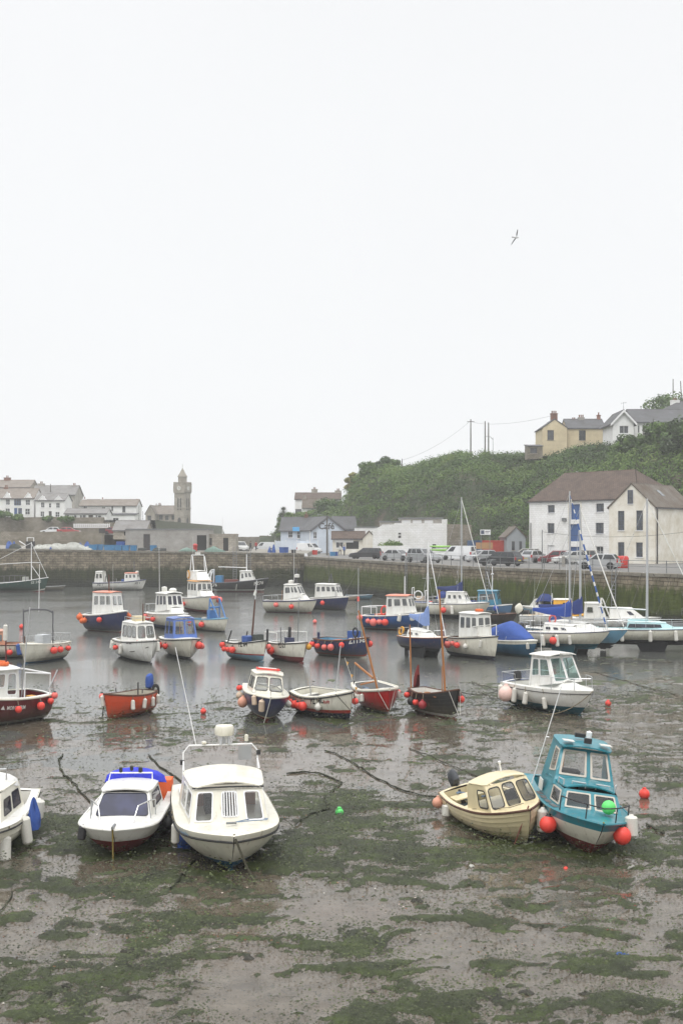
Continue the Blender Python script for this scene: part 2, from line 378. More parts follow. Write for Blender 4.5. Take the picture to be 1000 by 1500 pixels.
X, D = scatter(2600, 18, 34, lambda X, D: fbm(X * .3 + 60, D * .3, 3) > .5)
V, Q = flakes(X, D, bed(X, D) + .008, .010, .035, (0, .5))
o = np_mesh('shells', V, Q, leafmat('shell_bits', [(0, (.03, .028, .022)), (.45, (.06, .05, .04)), (.7, (.22, .12, .06)), (.86, (.16, .03, .02)), (1, (.6, .58, .5))]), tint=np.repeat(RNG.random(len(X)), 4))
tag(o, 'scattered shells pebbles and leaf scraps on the near mud', 'shells', kind='stuff')

# ================================================================ water
wm = bpy.data.materials.new('harbour_water'); N, L, P = nt(wm); tc = N.new('ShaderNodeTexCoord')
P.inputs['Base Color'].default_value = (.085, .088, .080, 1); P.inputs['Roughness'].default_value = .08; P.inputs['IOR'].default_value = 1.33
mp = N.new('ShaderNodeMapping'); mp.inputs['Scale'].default_value = (.55, 1.5, 1); mp.inputs['Rotation'].default_value = (0, 0, R(8)); L.new(tc.outputs['Object'], mp.inputs[0])
r1 = noise(2.4, 5, .6, mp.outputs[0]); r2 = noise(.10, 3, .5)
spy = N.new('ShaderNodeSeparateXYZ'); L.new(tc.outputs['Object'], spy.inputs[0]); dm = N.new('ShaderNodeMapRange'); dm.inputs[1].default_value = 48; dm.inputs[2].default_value = 92; dm.inputs[3].default_value = .15; dm.inputs[4].default_value = 4.5; L.new(spy.outputs['Y'], dm.inputs[0])
calm = math_('MULTIPLY', ramp(r2, [(.38, (.25,) * 3), (.62, (1,) * 3)]), dm.outputs[0])
bp = N.new('ShaderNodeBump'); bp.inputs['Distance'].default_value = .016; L.new(math_('MULTIPLY', calm, .6), bp.inputs['Strength']); L.new(r1, bp.inputs['Height']); L.new(bp.outputs[0], P.inputs['Normal'])
w = MB(); w.poly([(-2500, 24, 0), (2500, 24, 0), (2500, 4000, 0), (-2500, 4000, 0)])
struct(w.build('water', wm, smooth=0), 'calm grey shallow harbour water', 'water')
# seabed under the far sea, kept well below the water
w = MB(); w.poly([(-2550, -50, -1.1), (2550, -50, -1.1), (2550, 4100, -1.1), (-2550, 4100, -1.1)])
struct(w.build('seabed', paint('seabed_sand', (.05, .046, .04, 1), .8), smooth=0))

# ================================================================ quays
def quay_mat(name, zalg, green):
    m = bpy.data.materials.new(name); return m
def wall_material(name, z_dark, z_green, gcol):
    global N, L, P, tc
    m = bpy.data.materials.new(name); N, L, P = nt(m); tc = N.new('ShaderNodeTexCoord')
    sep = N.new('ShaderNodeSeparateXYZ'); L.new(tc.outputs['Object'], sep.inputs[0])
    cmb = N.new('ShaderNodeCombineXYZ'); L.new(sep.outputs['X'], cmb.inputs['X']); L.new(sep.outputs['Z'], cmb.inputs['Y'])
    wv = N.new('ShaderNodeVectorMath'); wv.operation = 'MULTIPLY_ADD'; wv.inputs[1].default_value = (.45, .22, .2)
    nn = N.new('ShaderNodeTexNoise'); nn.inputs['Scale'].default_value = .9; nn.inputs['Detail'].default_value = 4; L.new(tc.outputs['Object'], nn.inputs['Vector'])
    L.new(nn.outputs['Color'], wv.inputs[0]); L.new(cmb.outputs[0], wv.inputs[2])
    br = N.new('ShaderNodeTexBrick'); L.new(wv.outputs[0], br.inputs['Vector']); br.inputs['Scale'].default_value = 1
    br.inputs['Brick Width'].default_value = .85; br.inputs['Row Height'].default_value = .36; br.inputs['Mortar Size'].default_value = .03; br.inputs['Mortar Smooth'].default_value = .5
    br.inputs['Color1'].default_value = (.24, .21, .165, 1); br.inputs['Color2'].default_value = (.15, .13, .10, 1); br.inputs['Mortar'].default_value = (.045, .040, .030, 1)
    st = ramp(noise(.8, 8, .75), [(.32, (.45, .42, .34)), (.5, (.95, .93, .85)), (.7, (1.55, 1.5, 1.4))])
    pale = ramp(noise(1.9, 6, .8), [(.60, (0, 0, 0)), (.70, (1, 1, 1))])
    stone = mixc(math_('MULTIPLY', pale, .5), mixc(1.0, br.outputs['Color'], st, 'MULTIPLY'), (.34, .31, .26, 1))
    mp = N.new('ShaderNodeMapping'); mp.inputs['Scale'].default_value = (1, 1, .16); L.new(tc.outputs['Object'], mp.inputs[0])
    strk = noise(2.6, 6, .75, mp.outputs[0])
    zz = math_('ADD', sep.outputs['Z'], math_('MULTIPLY', math_('SUBTRACT', strk, .5), 2.6))
    def zr(lo, hi):
        r = N.new('ShaderNodeMapRange'); r.inputs[1].default_value = lo; r.inputs[2].default_value = hi; r.interpolation_type = 'SMOOTHSTEP'; L.new(zz, r.inputs[0]); return r.outputs[0]
    gv = ramp(noise(3, 6, .75, mp.outputs[0]), [(.3, tuple(c * .35 for c in gcol)), (.7, tuple(c * 1.3 for c in gcol))])
    dark = ramp(noise(2, 5, .7), [(.3, (.010, .011, .008)), (.7, (.026, .028, .018))])
    c1 = mixc(zr(z_green - .5, z_green + .35), gv, stone); L.new(mixc(zr(z_dark - .5, z_dark + .7), dark, c1), P.inputs['Base Color'])
    P.inputs['Roughness'].default_value = .8; P.inputs['Specular IOR Level'].default_value = .25
    bp = N.new('ShaderNodeBump'); bp.inputs['Strength'].default_value = .8; bp.inputs['Distance'].default_value = .10
    L.new(math_('ADD', math_('MULTIPLY', br.outputs['Fac'], -.7), noise(3.2, 6, .7)), bp.inputs['Height']); L.new(bp.outputs[0], P.inputs['Normal'])
    return m
M_coping = masonry('coping_stone', (.26, .24, .20, 1), (.20, .185, .155, 1), (.07, .065, .055, 1), 1.4, 3.0, .03, .4, stain=(.6, .58, .52, 1))
def quay_wall(label, p0, p1, z0, z1, mat, seed):
    p0, p1 = Vector(p0), Vector(p1); ln = (p1 - p0).length; a = math.atan2(p1.y - p0.y, p1.x - p0.x)
    t = thing('harbour_wall', label, 'harbour wall', (p0.x, p0.y, 0), a)
    nx = max(8, int(ln / .55)); mb = MB(); rows = []; r = random.Random(seed)
    for i in range(nx + 1):
        x = ln * i / nx; zt = z0 + (z1 - z0) * i / nx - .28; row = []
        for k in range(15):
            z = -1.0 + (zt + 1.0) * k / 14
            row.append((x, -.35 * (1 - k / 14) + (r.uniform(-.07, .07) if k < 14 else 0), z))
        row.append((x, 1.0, zt)); rows.append(row)
    mb.grid(rows); mb.build('wall', mat, t, smooth=60)
    c = MB(); x = 0
    while x < ln - .05:
        w = min(r.uniform(1.0, 1.7), ln - x); zt = z0 + (z1 - z0) * (x + w / 2) / ln + r.uniform(-.015, .015)
        c.bbox(x + .012, x + w - .012, -.10 + r.uniform(-.03, .03), .95, zt - .28, zt); x += w
    c.build('coping', M_coping, t, smooth=0); return t
ML = wall_material('pier_stone', .9, 2.9, (.036, .040, .014)); MR = wall_material('quay_stone', 1.0, 3.35, (.066, .086, .014))
QL0, QC = (-135, 178), (-5.6, 180.6); QM = (12.3, 127.0); QR = (28.3, 99.0); QE = (40.5, 77.6)
ZL0, ZL1, ZR = 7.1, 5.06, 4.5
def zq(X): return ZL1 + (-5.6 - X) * (ZL0 - ZL1) / 129.4
quay_wall('long stone pier wall across the harbour, dark and weedy at its foot', QL0, QC, ZL0, ZL1, ML, 1)
quay_wall('stone quay wall with bright green algae running from the steps to the vans', QC, QM, ZR + .1, ZR, MR, 2)
quay_wall('stone quay wall with bright green algae below the car park railing', QM, QR, ZR, ZR, MR, 3)
quay_wall('nearest stretch of weedy quay wall at the right edge', QR, QE, ZR, ZR, MR, 4)
asph = masonry('quay_tarmac', (.17, .165, .155, 1), (.16, .155, .15, 1), (.165, .16, .15, 1), 5, 5, .01, .15, .8, 'xy', (.7, .7, .68, 1), .35)
g = MB(); g.poly([(QC[0] + .5, QC[1] + .3, ZR), (QM[0] + .8, QM[1] + .5, ZR - .004), (QR[0] + .8, QR[1] + .5, ZR - .004), (QE[0] + .8, QE[1] + .5, ZR - .004), (140, 77.6, ZR), (140, 330, ZR), (QC[0] + .5, 330, ZR)])
struct(g.build('quay_road', asph, smooth=0), 'grey tarmac quayside road and car park', 'road')
g = MB(); g.poly([(-135, 178.6, ZL0 - .01), (-5.2, 181.2, ZL1 - .01), (-5.2, 226, ZL1 + .02), (-135, 226, ZL0 + .02)])
g.poly([(-5.2, 181.2, ZL1 - .01), (-5.05, 181.2, ZR - .2), (-5.05, 226, ZR - .2), (-5.2, 226, ZL1 + .02)])
struct(g.build('pier_pavement', masonry('pier_concrete', (.27, .255, .225, 1), (.25, .235, .21, 1), (.2, .19, .17, 1), 3, 3, .02, .15, .85, 'xy', (.65, .63, .58, 1), .4), smooth=0), 'pale concrete top of the pier', 'pavement')
# flight of stone steps in the corner
mb = MB(); n = 13; x1 = -6.2
for k in range(n):
    zt = ZL1 - .15 - k * .36; mb.bbox(x1 - (k + 1) * .40, x1 - k * .40 - .004, 179.6, 180.2, -.6, zt)
tag(mb.build('stone_steps', ML, smooth=0), 'flight of worn stone steps down the pier corner', 'steps')
met = paint('galvanised_steel', (.22, .23, .235, 1), .5, .6, .3, 4); rust = paint('rusty_iron', (.09, .05, .03, 1), .8, .2, .4, 5)
def ladder(label, p, a, z0, z1, w=.5):
    t = thing('ladder', label, 'ladder', p, a, 'ladders on the harbour walls'); mb = MB()
    for s in (-w / 2, w / 2): mb.tube([(s, -.45, z0), (s, -.38, z1), (s, -.1, z1 + .7), (s, .5, z1 + .75)], .05, n=6)
    mb.build('rail', met, t); m2 = MB(); z = z0
    while z < z1: m2.tube([(-w / 2, -.42, z), (w / 2, -.42, z)], .035, n=5); z += .33
    m2.build('rung', met, t)
ladder('steel ladder with pale hoops on the pier near the steps', (at(366, 811, 5).x, 180.2, 0), 0, 0, 5.1)
ladder('steel ladder on the pier wall behind the white fishing boat', (-16.0, 180.0, 0), 0, 0, 5.3)
# railing along the car-park edge
def railing(label, pts, z, grp=None):
    t = thing('railing', label, 'railing', (pts[0][0], pts[0][1], z))
    O = Vector((pts[0][0], pts[0][1], 0)); P_ = [Vector((p[0], p[1], 0)) - O for p in pts]; mb = MB()
    for hh in (.55, 1.05): mb.tube([p + Vector((0, 0, hh)) for p in P_], .028, n=6)
    mb.build('rail', met, t); post = None
    for a, b in zip(P_, P_[1:]):
        n = int((b - a).length / 2.3)
        for k in range(n):
            p = a.lerp(b, k / n)
            if post is None: q = MB(); q.tube([(0, 0, 0), (0, 0, 1.1)], .04, n=6); post = q.build('post', met, t); post.location = p
            else: c = post.copy(); COL.objects.link(c); c.location = p
off = Vector((.35, .25, 0))
railing('thin grey steel railing along the edge of the quay car park', [tuple(Vector((*q, 0)) + off) for q in ((4.5, 150.5), QM, QR, QE)], ZR)
# ================================================================ wooded cliff on the right
RID = [(380, 786, 290, 282), (398, 786, 290, 280), (408, 770, 292, 272), (430, 757, 295, 265), (470, 750, 290, 256), (500, 744, 275, 246), (514, 712, 262, 240), (526, 700, 255, 235), (545, 693, 250, 228), (565, 685, 246, 222),
       (590, 690, 243, 214), (620, 682, 240, 207), (670, 668, 236, 200), (700, 671, 234, 196), (735, 675, 232, 194), (775, 673, 230, 190), (800, 670, 222, 186), (850, 664, 216, 182), (900, 657, 208, 178), (940, 650, 202, 174),
       (970, 640, 198, 172), (1000, 636, 195, 170), (1080, 628, 190, 165), (1250, 620, 180, 160)]
RP, RY, RD, RB = [np.array([r[k] for r in RID], float) for k in range(4)]
def hill(px, v):
    """v = 0 foot of the cliff, 1 ridge, above 1 the fields behind"""
    D0 = np.interp(px, RP, RB); D1 = np.interp(px, RP, RD); zr = H - (np.interp(px, RP, RY) - HY) / F * D1
    vv = np.clip(v, 0, 1); D = D0 + (D1 - D0) * vv; prof = 1 - (1 - vv) ** 1.7
    z = 4.3 + (zr - 4.3) * prof
    D = np.where(v > 1, D1 + (v - 1) * 60, D); z = np.where(v > 1, zr + (v - 1) * 1.0 * np.clip((px - 500) / 200, 0, 1) - (v - 1) * 6 * np.clip((520 - px) / 100, 0, 1), z)
    X = (px - 500) / F * D
    bump = 1.5 * (fbm(X * .10 + 3, D * .10, 4) - .5) * np.clip(vv * 4, 0, 1) * np.where(v > 1, .3, 1)
    return X, D, z + bump
p_ = np.linspace(380, 1250, 300); v_ = np.concatenate([np.linspace(0, 1, 60), np.linspace(1.03, 2, 12)])
Pg, Vg = np.meshgrid(p_, v_); X, D, Z = hill(Pg, Vg); V = np.stack([X, D, Z], -1).reshape(-1, 3)
nc = len(p_); i_ = np.arange(len(v_) - 1)[:, None] * nc + np.arange(nc - 1)[None]; Q = np.stack([i_, i_ + 1, i_ + nc + 1, i_ + nc], -1).reshape(-1, 4)
hm = bpy.data.materials.new('cliff_ground'); N, L, P = nt(hm); tc = N.new('ShaderNodeTexCoord')
c0 = ramp(noise(.25, 6, .7), [(.35, (.022, .034, .012)), (.52, (.036, .050, .018)), (.62, (.10, .078, .055)), (.75, (.15, .12, .09))])
L.new(c0, P.inputs['Base Color']); P.inputs['Roughness'].default_value = .95
bp = N.new('ShaderNodeBump'); bp.inputs['Strength'].default_value = 1; bp.inputs['Distance'].default_value = .5; L.new(noise(1.2, 6, .7), bp.inputs['Height']); L.new(bp.outputs[0], P.inputs['Normal'])
struct(np_mesh('hillside', V, Q, hm, smooth=True), 'steep cliff and hill above the quay', 'hillside')
def leaves(C, Rr, n, smin, smax, tint0, up=.25, flat=.8, tj=.055):
    """leaf-sized faces spread through ellipsoid clumps: C (k,3), Rr (k,), n faces each"""
    k = len(C); d = RNG.normal(size=(k, n, 3)); d[..., 2] = np.abs(d[..., 2]) * 1.0 - up * np.abs(RNG.normal(size=(k, n))); d /= np.linalg.norm(d, axis=-1, keepdims=True)
    lump = 1 + .22 * np.sin(d[..., 0] * 5 + C[:, None, 0]) * np.sin(d[..., 1] * 4 + C[:, None, 1])
    rad = Rr[:, None] * lump * RNG.uniform(.55, 1.05, (k, n)) ** .6
    p = C[:, None] + d * rad[..., None] * np.array([1, 1, flat]); p = p.reshape(-1, 3)
    nrm = (d + RNG.normal(0, .24, d.shape)).reshape(-1, 3); nrm /= np.linalg.norm(nrm, axis=-1, keepdims=True)
    a = np.cross(nrm, RNG.normal(size=nrm.shape)); a /= np.linalg.norm(a, axis=-1, keepdims=True); b = np.cross(nrm, a)
    s = RNG.uniform(smin, smax, (len(p), 1)); V = np.stack([p - a * s - b * s * .45, p + a * s * .25 - b * s * .6, p + a * s, p + a * s * .1 + b * s * .6], 1).reshape(-1, 3)
    t = np.clip(np.repeat(tint0, n) + RNG.normal(0, tj, len(p)), 0, 1)
    return V, np.arange(len(V)).reshape(-1, 4), np.repeat(t, 4)
LEAF = leafmat('hedge_leaf', [(0, (.020, .038, .008)), (.3, (.046, .092, .014)), (.65, (.090, .158, .024)), (.9, (.14, .205, .038)), (1, (.18, .20, .06))], .55)
nb = 2600; pxs = RNG.uniform(402, 1090, nb); vs = RNG.uniform(0, 1.08, nb) ** .85
keep = (fbm(pxs * .02, vs * 5, 3) > .30); pxs, vs = pxs[keep], vs[keep]
X, D, Z = hill(pxs, vs); Rr = RNG.uniform(.7, 1.9, len(X)) * np.where(pxs < 520, .75, 1) * (1 + .5 * (vs < .7) * RNG.random(len(X)))
tint = np.clip(.38 + 1.1 * (fbm(X * .09, D * .16 + Z * .1, 3) - .45) + RNG.normal(0, .15, len(X)), .05, .95)
V, Q, t = leaves(np.stack([X, D, Z + .15 * Rr], -1), Rr, 76, .09, .23, tint)
o = np_mesh('scrub', V, Q, LEAF, tint=t); tag(o, 'dense green scrub and brambles covering the cliff', 'scrub', kind='stuff')
BARK = paint('bark', (.06, .05, .04, 1), .9, 0, .4, 5)
def tree(name, label, cat, p, h, spread, tint, nclump=26, leaf=(.14, .36), nl=90, group=None, flat=.8, blossom=0, trunk_h=.35, lm=None, seed=0):
    rg = np.random.default_rng(seed + 11); t = thing(name, label, cat, p, 0, group); mb = MB(); r0 = h * .035
    top = Vector((0, 0, h * .7)); mb.tube([(0, 0, -.6), (.05 * h * .2, 0, h * trunk_h * .5), (0, .04 * h * .3, h * trunk_h), top], [r0 * 1.3, r0, r0 * .8, r0 * .3], n=8)
    C = []
    for k in range(nclump):
        a = rg.uniform(0, 2 * math.pi); rr = spread * math.sqrt(rg.random()) * .85; zz = h * (trunk_h * .8 + (1 - trunk_h * .8) * rg.random()) * (1 - .25 * (rr / spread) ** 2)
        rr *= math.sqrt(max(.05, 1 - ((zz / h - .5) / .62) ** 2)); C.append((rr * math.cos(a), rr * math.sin(a), zz * .93))
        if k % 3 == 0: mb.tube([(0, 0, h * trunk_h * rg.uniform(.7, 1.2)), tuple(np.array(C[-1]) * (.55, .55, .8)), C[-1]], [r0 * .5, r0 * .32, r0 * .1], n=5)
    mb.build('trunk', BARK, t)
    C = np.array(C); Rr = rg.uniform(.22, .42, nclump) * spread
    V, Q, tt = leaves(C, Rr, nl, leaf[0], leaf[1], np.clip(tint + rg.normal(0, .14, nclump), 0, 1), up=.8, flat=flat)
    o = np_mesh('crown', V, Q, lm or LEAF, tint=tt); o.parent = t
    if blossom:
        i = rg.integers(0, nclump, blossom); d = rg.normal(size=(blossom, 3)); d /= np.linalg.norm(d, axis=1, keepdims=True)
        V, Q, tt = leaves(C[i] + d * Rr[i][:, None], np.full(blossom, .12), 3, .06, .13, np.ones(blossom))
        o = np_mesh('blossom', V, Q, paint('white_blossom', (.55, .55, .5, 1), .7), tint=tt); o.parent = t
    return t
def hp(px, v): X, D, Z = hill(np.array([float(px)]), np.array([float(v)])); return Vector((X[0], D[0], Z[0]))
tree('broadleaf_tree', 'tall dark tree with pale blossom below the white hill house', 'tree', hp(968, .80), 3.6, 3.2, .30, 40, nl=110, blossom=70, seed=1, trunk_h=.15)
tree('broadleaf_tree', 'dark tree at the right edge above the grey slate roof', 'tree', hp(1002, .62), 5.2, 4.0, .20, 46, nl=110, blossom=25, seed=2, trunk_h=.15)
tree('broadleaf_tree', 'mid green tree left of the blossoming tree on the slope', 'tree', hp(925, .74), 3.2, 2.8, .38, 36, nl=100, blossom=30, seed=3, trunk_h=.12)
tree('shrub', 'rounded bushy tree at the seaward end of the ridge', 'tree', hp(541, .93), 2.4, 2.8, .32, 30, nl=90, seed=4, trunk_h=.1)
tree('shrub', 'rounded bush on the ridge beside the slim bare poles', 'bush', hp(566, .97), 1.9, 2.6, .28, 28, nl=90, seed=5, trunk_h=.1)
GORSE = leafmat('gorse_leaf', [(0, (.06, .07, .02)), (.5, (.20, .19, .05)), (1, (.34, .30, .09))])
tree('gorse_bush', 'yellow flowering bush at the seaward edge of the woods', 'bush', hp(515, .80), 4.0, 2.2, .5, 20, nl=80, seed=6, trunk_h=.1, lm=GORSE)
tree('shrub', 'low dark bushes on the shoulder below the cliff top villa', 'bush', hp(480, .85), 3.2, 3.4, .33, 26, nl=80, seed=7, trunk_h=.1)
tree('shrub', 'green scrubby bush at the seaward foot of the cliff', 'bush', hp(419, .7), 2.6, 2.2, .55, 22, nl=70, seed=8, trunk_h=.1)
tree('shrub', 'broad bush on the skyline behind the white hill house', 'bush', Vector((67.5, 243, 31.5)), 5.2, 6.0, .42, 46, nl=90, seed=9, trunk_h=.1)
tree('shrub', 'bush in the garden between the two hill houses', 'bush', Vector((50.6, 214, 23.8)), 2.6, 1.7, .4, 16, nl=70, seed=10, trunk_h=.1)
# cabbage palm
t = thing('palm_tree', 'spiky topped cabbage palm at the end of the cliff', 'palm', (-13.6, 278, 7.2)); mb = MB()
mb.tube([(0, 0, -1), (.1, 0, 2.5), (0, 0, 5.0), (.1, 0, 6.4)], [.28, .22, .18, .14], n=8); mb.tube([(0, 0, 4.4), (-.5, .1, 5.4)], [.14, .1], n=6); mb.build('trunk', BARK, t)
mb = MB(); r = random.Random(5)
for (cx, cz, n_, ln) in ((.1, 6.4, 130, 1.5), (-.5, 5.4, 60, 1.1)):
    for k in range(n_):
        a = r.uniform(0, 6.28); e = r.uniform(-.7, 1.3); d = Vector((math.cos(a) * math.cos(e), math.sin(a) * math.cos(e), math.sin(e))); s = d.cross(Vector((0, 0, 1))).normalized() * .06
        o_ = Vector((cx, 0, cz)); l_ = ln * r.uniform(.7, 1.1); m_ = o_ + d * l_ * .6; e_ = o_ + d * l_ + Vector((0, 0, -.25 * l_))
        mb.poly([o_ - s, o_ + s, m_ + s, m_ - s]); mb.poly([m_ - s, m_ + s, e_])
mb.build('crown', paint('palm_leaf', (.045, .06, .025, 1), .6), t, smooth=0)

# ================================================================ buildings
M_white = masonry('white_render', (.82, .82, .82, 1), (.79, .79, .79, 1), (.77, .77, .77, 1), .6, .3, .02, .2, .8, 'sum', (.90, .89, .86, 1), .5)
M_whitestone = masonry('limewashed_stone', (.84, .84, .84, 1), (.79, .79, .79, 1), (.70, .70, .70, 1), .55, .27, .03, .7, .85, 'sum', (.86, .85, .81, 1), .45)
M_cream = masonry('cream_render', (.77, .755, .70, 1), (.75, .735, .685, 1), (.73, .715, .665, 1), 3, 1, .004, .15, .85, 'sum', (.75, .70, .60, 1), .45)
M_yellow = masonry('yellow_render', (.64, .55, .37, 1), (.62, .53, .36, 1), (.60, .51, .34, 1), 3, 1, .004, .15, .85, 'sum', (.82, .8, .76, 1), .4)
M_pblue = masonry('pale_blue_render', (.60, .66, .74, 1), (.59, .65, .73, 1), (.57, .63, .71, 1), 3, 1, .004, .15, .8, 'sum', (.85, .85, .85, 1), .4)
M_stone = masonry('granite_stone', (.44, .405, .355, 1), (.35, .325, .285, 1), (.28, .26, .23, 1), .6, .3, .025, .6, .9, 'sum', (.65, .62, .56, 1), .5)  # stone colour lifted as painted haze for the far tower and town
M_rubble = masonry('terrace_rubble', (.33, .295, .25, 1), (.25, .225, .185, 1), (.17, .155, .13, 1), .5, .24, .03, .8, .9, 'sum', (.50, .48, .38, 1), .35)
M_block = masonry('grey_block', (.37, .36, .345, 1), (.34, .33, .315, 1), (.29, .285, .275, 1), .45, .22, .012, .3, .9, 'sum', (.7, .68, .64, 1), .4)
M_greyr = masonry('grey_render', (.45, .43, .40, 1), (.42, .40, .37, 1), (.40, .38, .35, 1), 2, 1, .01, .2, .9, 'sum', (.7, .68, .64, 1), .4)
M_slate = masonry('slate', (.105, .108, .118, 1), (.085, .088, .095, 1), (.05, .05, .055, 1), .35, .22, .02, .5, .7, 'xy', (.65, .62, .58, 1), .5)
M_paleslate = masonry('haze_paled_slate', (.24, .235, .23, 1), (.205, .20, .20, 1), (.15, .148, .145, 1), .35, .22, .02, .5, .8, 'xy', (.75, .72, .68, 1), .5)  # slate copy lightened in its colour to imitate haze over the town
M_paletile = masonry('haze_paled_tile', (.27, .235, .205, 1), (.23, .20, .175, 1), (.16, .14, .125, 1), .33, .24, .03, .6, .85, 'xy', (.72, .70, .66, 1), .6)  # tile copy with the distance haze put into its base colour
M_brownroof = masonry('brown_tile', (.145, .098, .074, 1), (.10, .070, .055, 1), (.05, .038, .03, 1), .33, .24, .03, .7, .85, 'xy', (.62, .6, .58, 1), .9)
M_lichen = masonry('lichened_slate', (.17, .16, .14, 1), (.145, .135, .12, 1), (.09, .085, .075, 1), .4, .26, .02, .5, .85, 'xy', (.60, .44, .32, 1), .5)
M_brick = masonry('red_brick', (.33, .13, .085, 1), (.25, .10, .065, 1), (.25, .22, .18, 1), .22, .075, .012, .3, .9, 'sum')
M_wood_w = paint('white_joinery', (.78, .78, .78, 1), .4, 0, .12, 2); M_wood_b = paint('blue_joinery', (.04, .105, .28, 1), .4, 0, .2, 2)
M_wood_d = paint('dark_joinery', (.05, .045, .045, 1), .5, 0, .2, 2); M_navyf = paint('navy_joinery', (.05, .07, .12, 1), .45, 0, .2, 2); M_gtrim = paint('grey_trim', (.10, .10, .11, 1), .6, 0, .2, 2)
M_lead = paint('lead_flashing', (.18, .185, .19, 1), .6, 0, .3, 2)
G1 = glass('window_glass', (.060, .066, .072, 1)); G2 = glass('pale_glass', (.17, .185, .19, 1))
def facade(mb, O, U, W, w, h, ops, dep, n):
    O, U, W, n = Vector(O), Vector(U), Vector(W), Vector(n)
    us = sorted({0, w, *[round(o[0], 3) for o in ops], *[round(o[2], 3) for o in ops]}); vs = sorted({0, h, *[round(o[1], 3) for o in ops], *[round(o[3], 3) for o in ops]})
    us = [u for u in us if 0 <= u <= w]; vs = [v for v in vs if 0 <= v <= h]
    for a, b in zip(us, us[1:]):
        for c, d in zip(vs, vs[1:]):
            m = ((a + b) / 2, (c + d) / 2)
            if any(o[0] < m[0] < o[2] and o[1] < m[1] < o[3] for o in ops): continue
            mb.poly([O + U * a + W * c, O + U * b + W * c, O + U * b + W * d, O + U * a + W * d])
    for (a, c, b, d) in ops:
        q = [O + U * a + W * c, O + U * b + W * c, O + U * b + W * d, O + U * a + W * d]; r = [p - n * dep for p in q]
        for k in range(4): mb.poly([q[k], q[(k + 1) % 4], r[(k + 1) % 4], r[k]])
def opening(parent, O, U, W, n, op, dep, typ):
    """window, door or plain opening set back in its hole"""
    O, U, W, n = Vector(O), Vector(U), Vector(W), Vector(n); a, c, b, d = op; w, h = b - a, d - c; kind = typ.split(':')[0]; var = typ.split(':')[1] if ':' in typ else 'w'
    P0 = O + U * a + W * c - n * (dep - .02)
    fm = {'w': M_wood_w, 'b': M_wood_b, 'd': M_wood_d, 'n': M_navyf}[var[0]]
    def bar(mb, u0, u1, v0, v1, t=.05, m=0):
        q = [P0 + U * u0 + W * v0, P0 + U * u1 + W * v0, P0 + U * u1 + W * v1, P0 + U * u0 + W * v1]; f = [p + n * t for p in q]
        mb.poly(f, m)
        for k in range(4): mb.poly([q[k], q[(k + 1) % 4], f[(k + 1) % 4], f[k]], m)
    mb = MB(); f = min(.07, w * .12, h * .12)
    if kind == 'win':
        bar(mb, f * .5, w - f * .5, f * .5, h - f * .5, .015, 1)
        for r_ in ((0, w, 0, f), (0, w, h - f, h), (0, f, f, h - f), (w - f, w, f, h - f)): bar(mb, *r_)
        nx, ny = (int(var[1]), int(var[2])) if len(var) >= 3 else (1, 2)
        for k in range(1, nx): bar(mb, w * k / nx - f * .35, w * k / nx + f * .35, f, h - f, .04)
        for k in range(1, ny): bar(mb, f, w - f, h * k / ny - f * .35, h * k / ny + f * .35, .038)
        o = mb.build('window', [fm, G1], parent, smooth=0)
        s = MB(); q = O + U * (a - .06) + W * (c - .09) - n * .02
        e = [q, q + U * (w + .12), q + U * (w + .12) + W * .086, q + W * .086]; e2 = [p + n * .11 for p in e]; s.poly(e2)
        for k in range(4): s.poly([e[k], e[(k + 1) % 4], e2[(k + 1) % 4], e2[k]])
        s.build('sill', M_wood_w if var[0] != 'd' else M_stone, o, smooth=0)
    elif kind == 'door':
        bar(mb, 0, w, 0, h, .03)
        for k in range(2):
            for j in range(2): bar(mb, w * (.12 + .44 * k), w * (.44 + .44 * k), h * (.08 + .48 * j), h * (.46 + .46 * j), .045)
        o = mb.build('door', fm, parent, smooth=0)
        k = MB(); k.box(P0 + U * w * .88 + W * h * .45 + n * .07, (.08, .08, .08)); k.build('handle', met, o, smooth=0)
    elif kind == 'planks':
        nn = max(3, int(w / .18))
        for k in range(nn): bar(mb, w * k / nn + .008, w * (k + 1) / nn - .008, 0, h, .05 + .004 * (k % 2))
        mb.build('loading_door', fm, parent, smooth=0)
    elif kind == 'void':
        bar(mb, 0, w, 0, h, .004); mb.build('doorway', paint('interior_shade', (.02, .02, .02, 1), .9), parent, smooth=0)  # near-black sheet: shade of the opening painted, no room behind
def hitpx(O, yaw, px, py):
    r = Vector(((px - 500) / F, 1, -(py - HY) / F)); C = Vector((0, 0, H)); n = Vector((math.sin(yaw), -math.cos(yaw), 0)); t = (Vector(O) - C).dot(n) / r.dot(n); P_ = C + r * t
    return (P_ - Vector(O)).dot(Vector((math.cos(yaw), math.sin(yaw), 0))), P_.z - O[2]
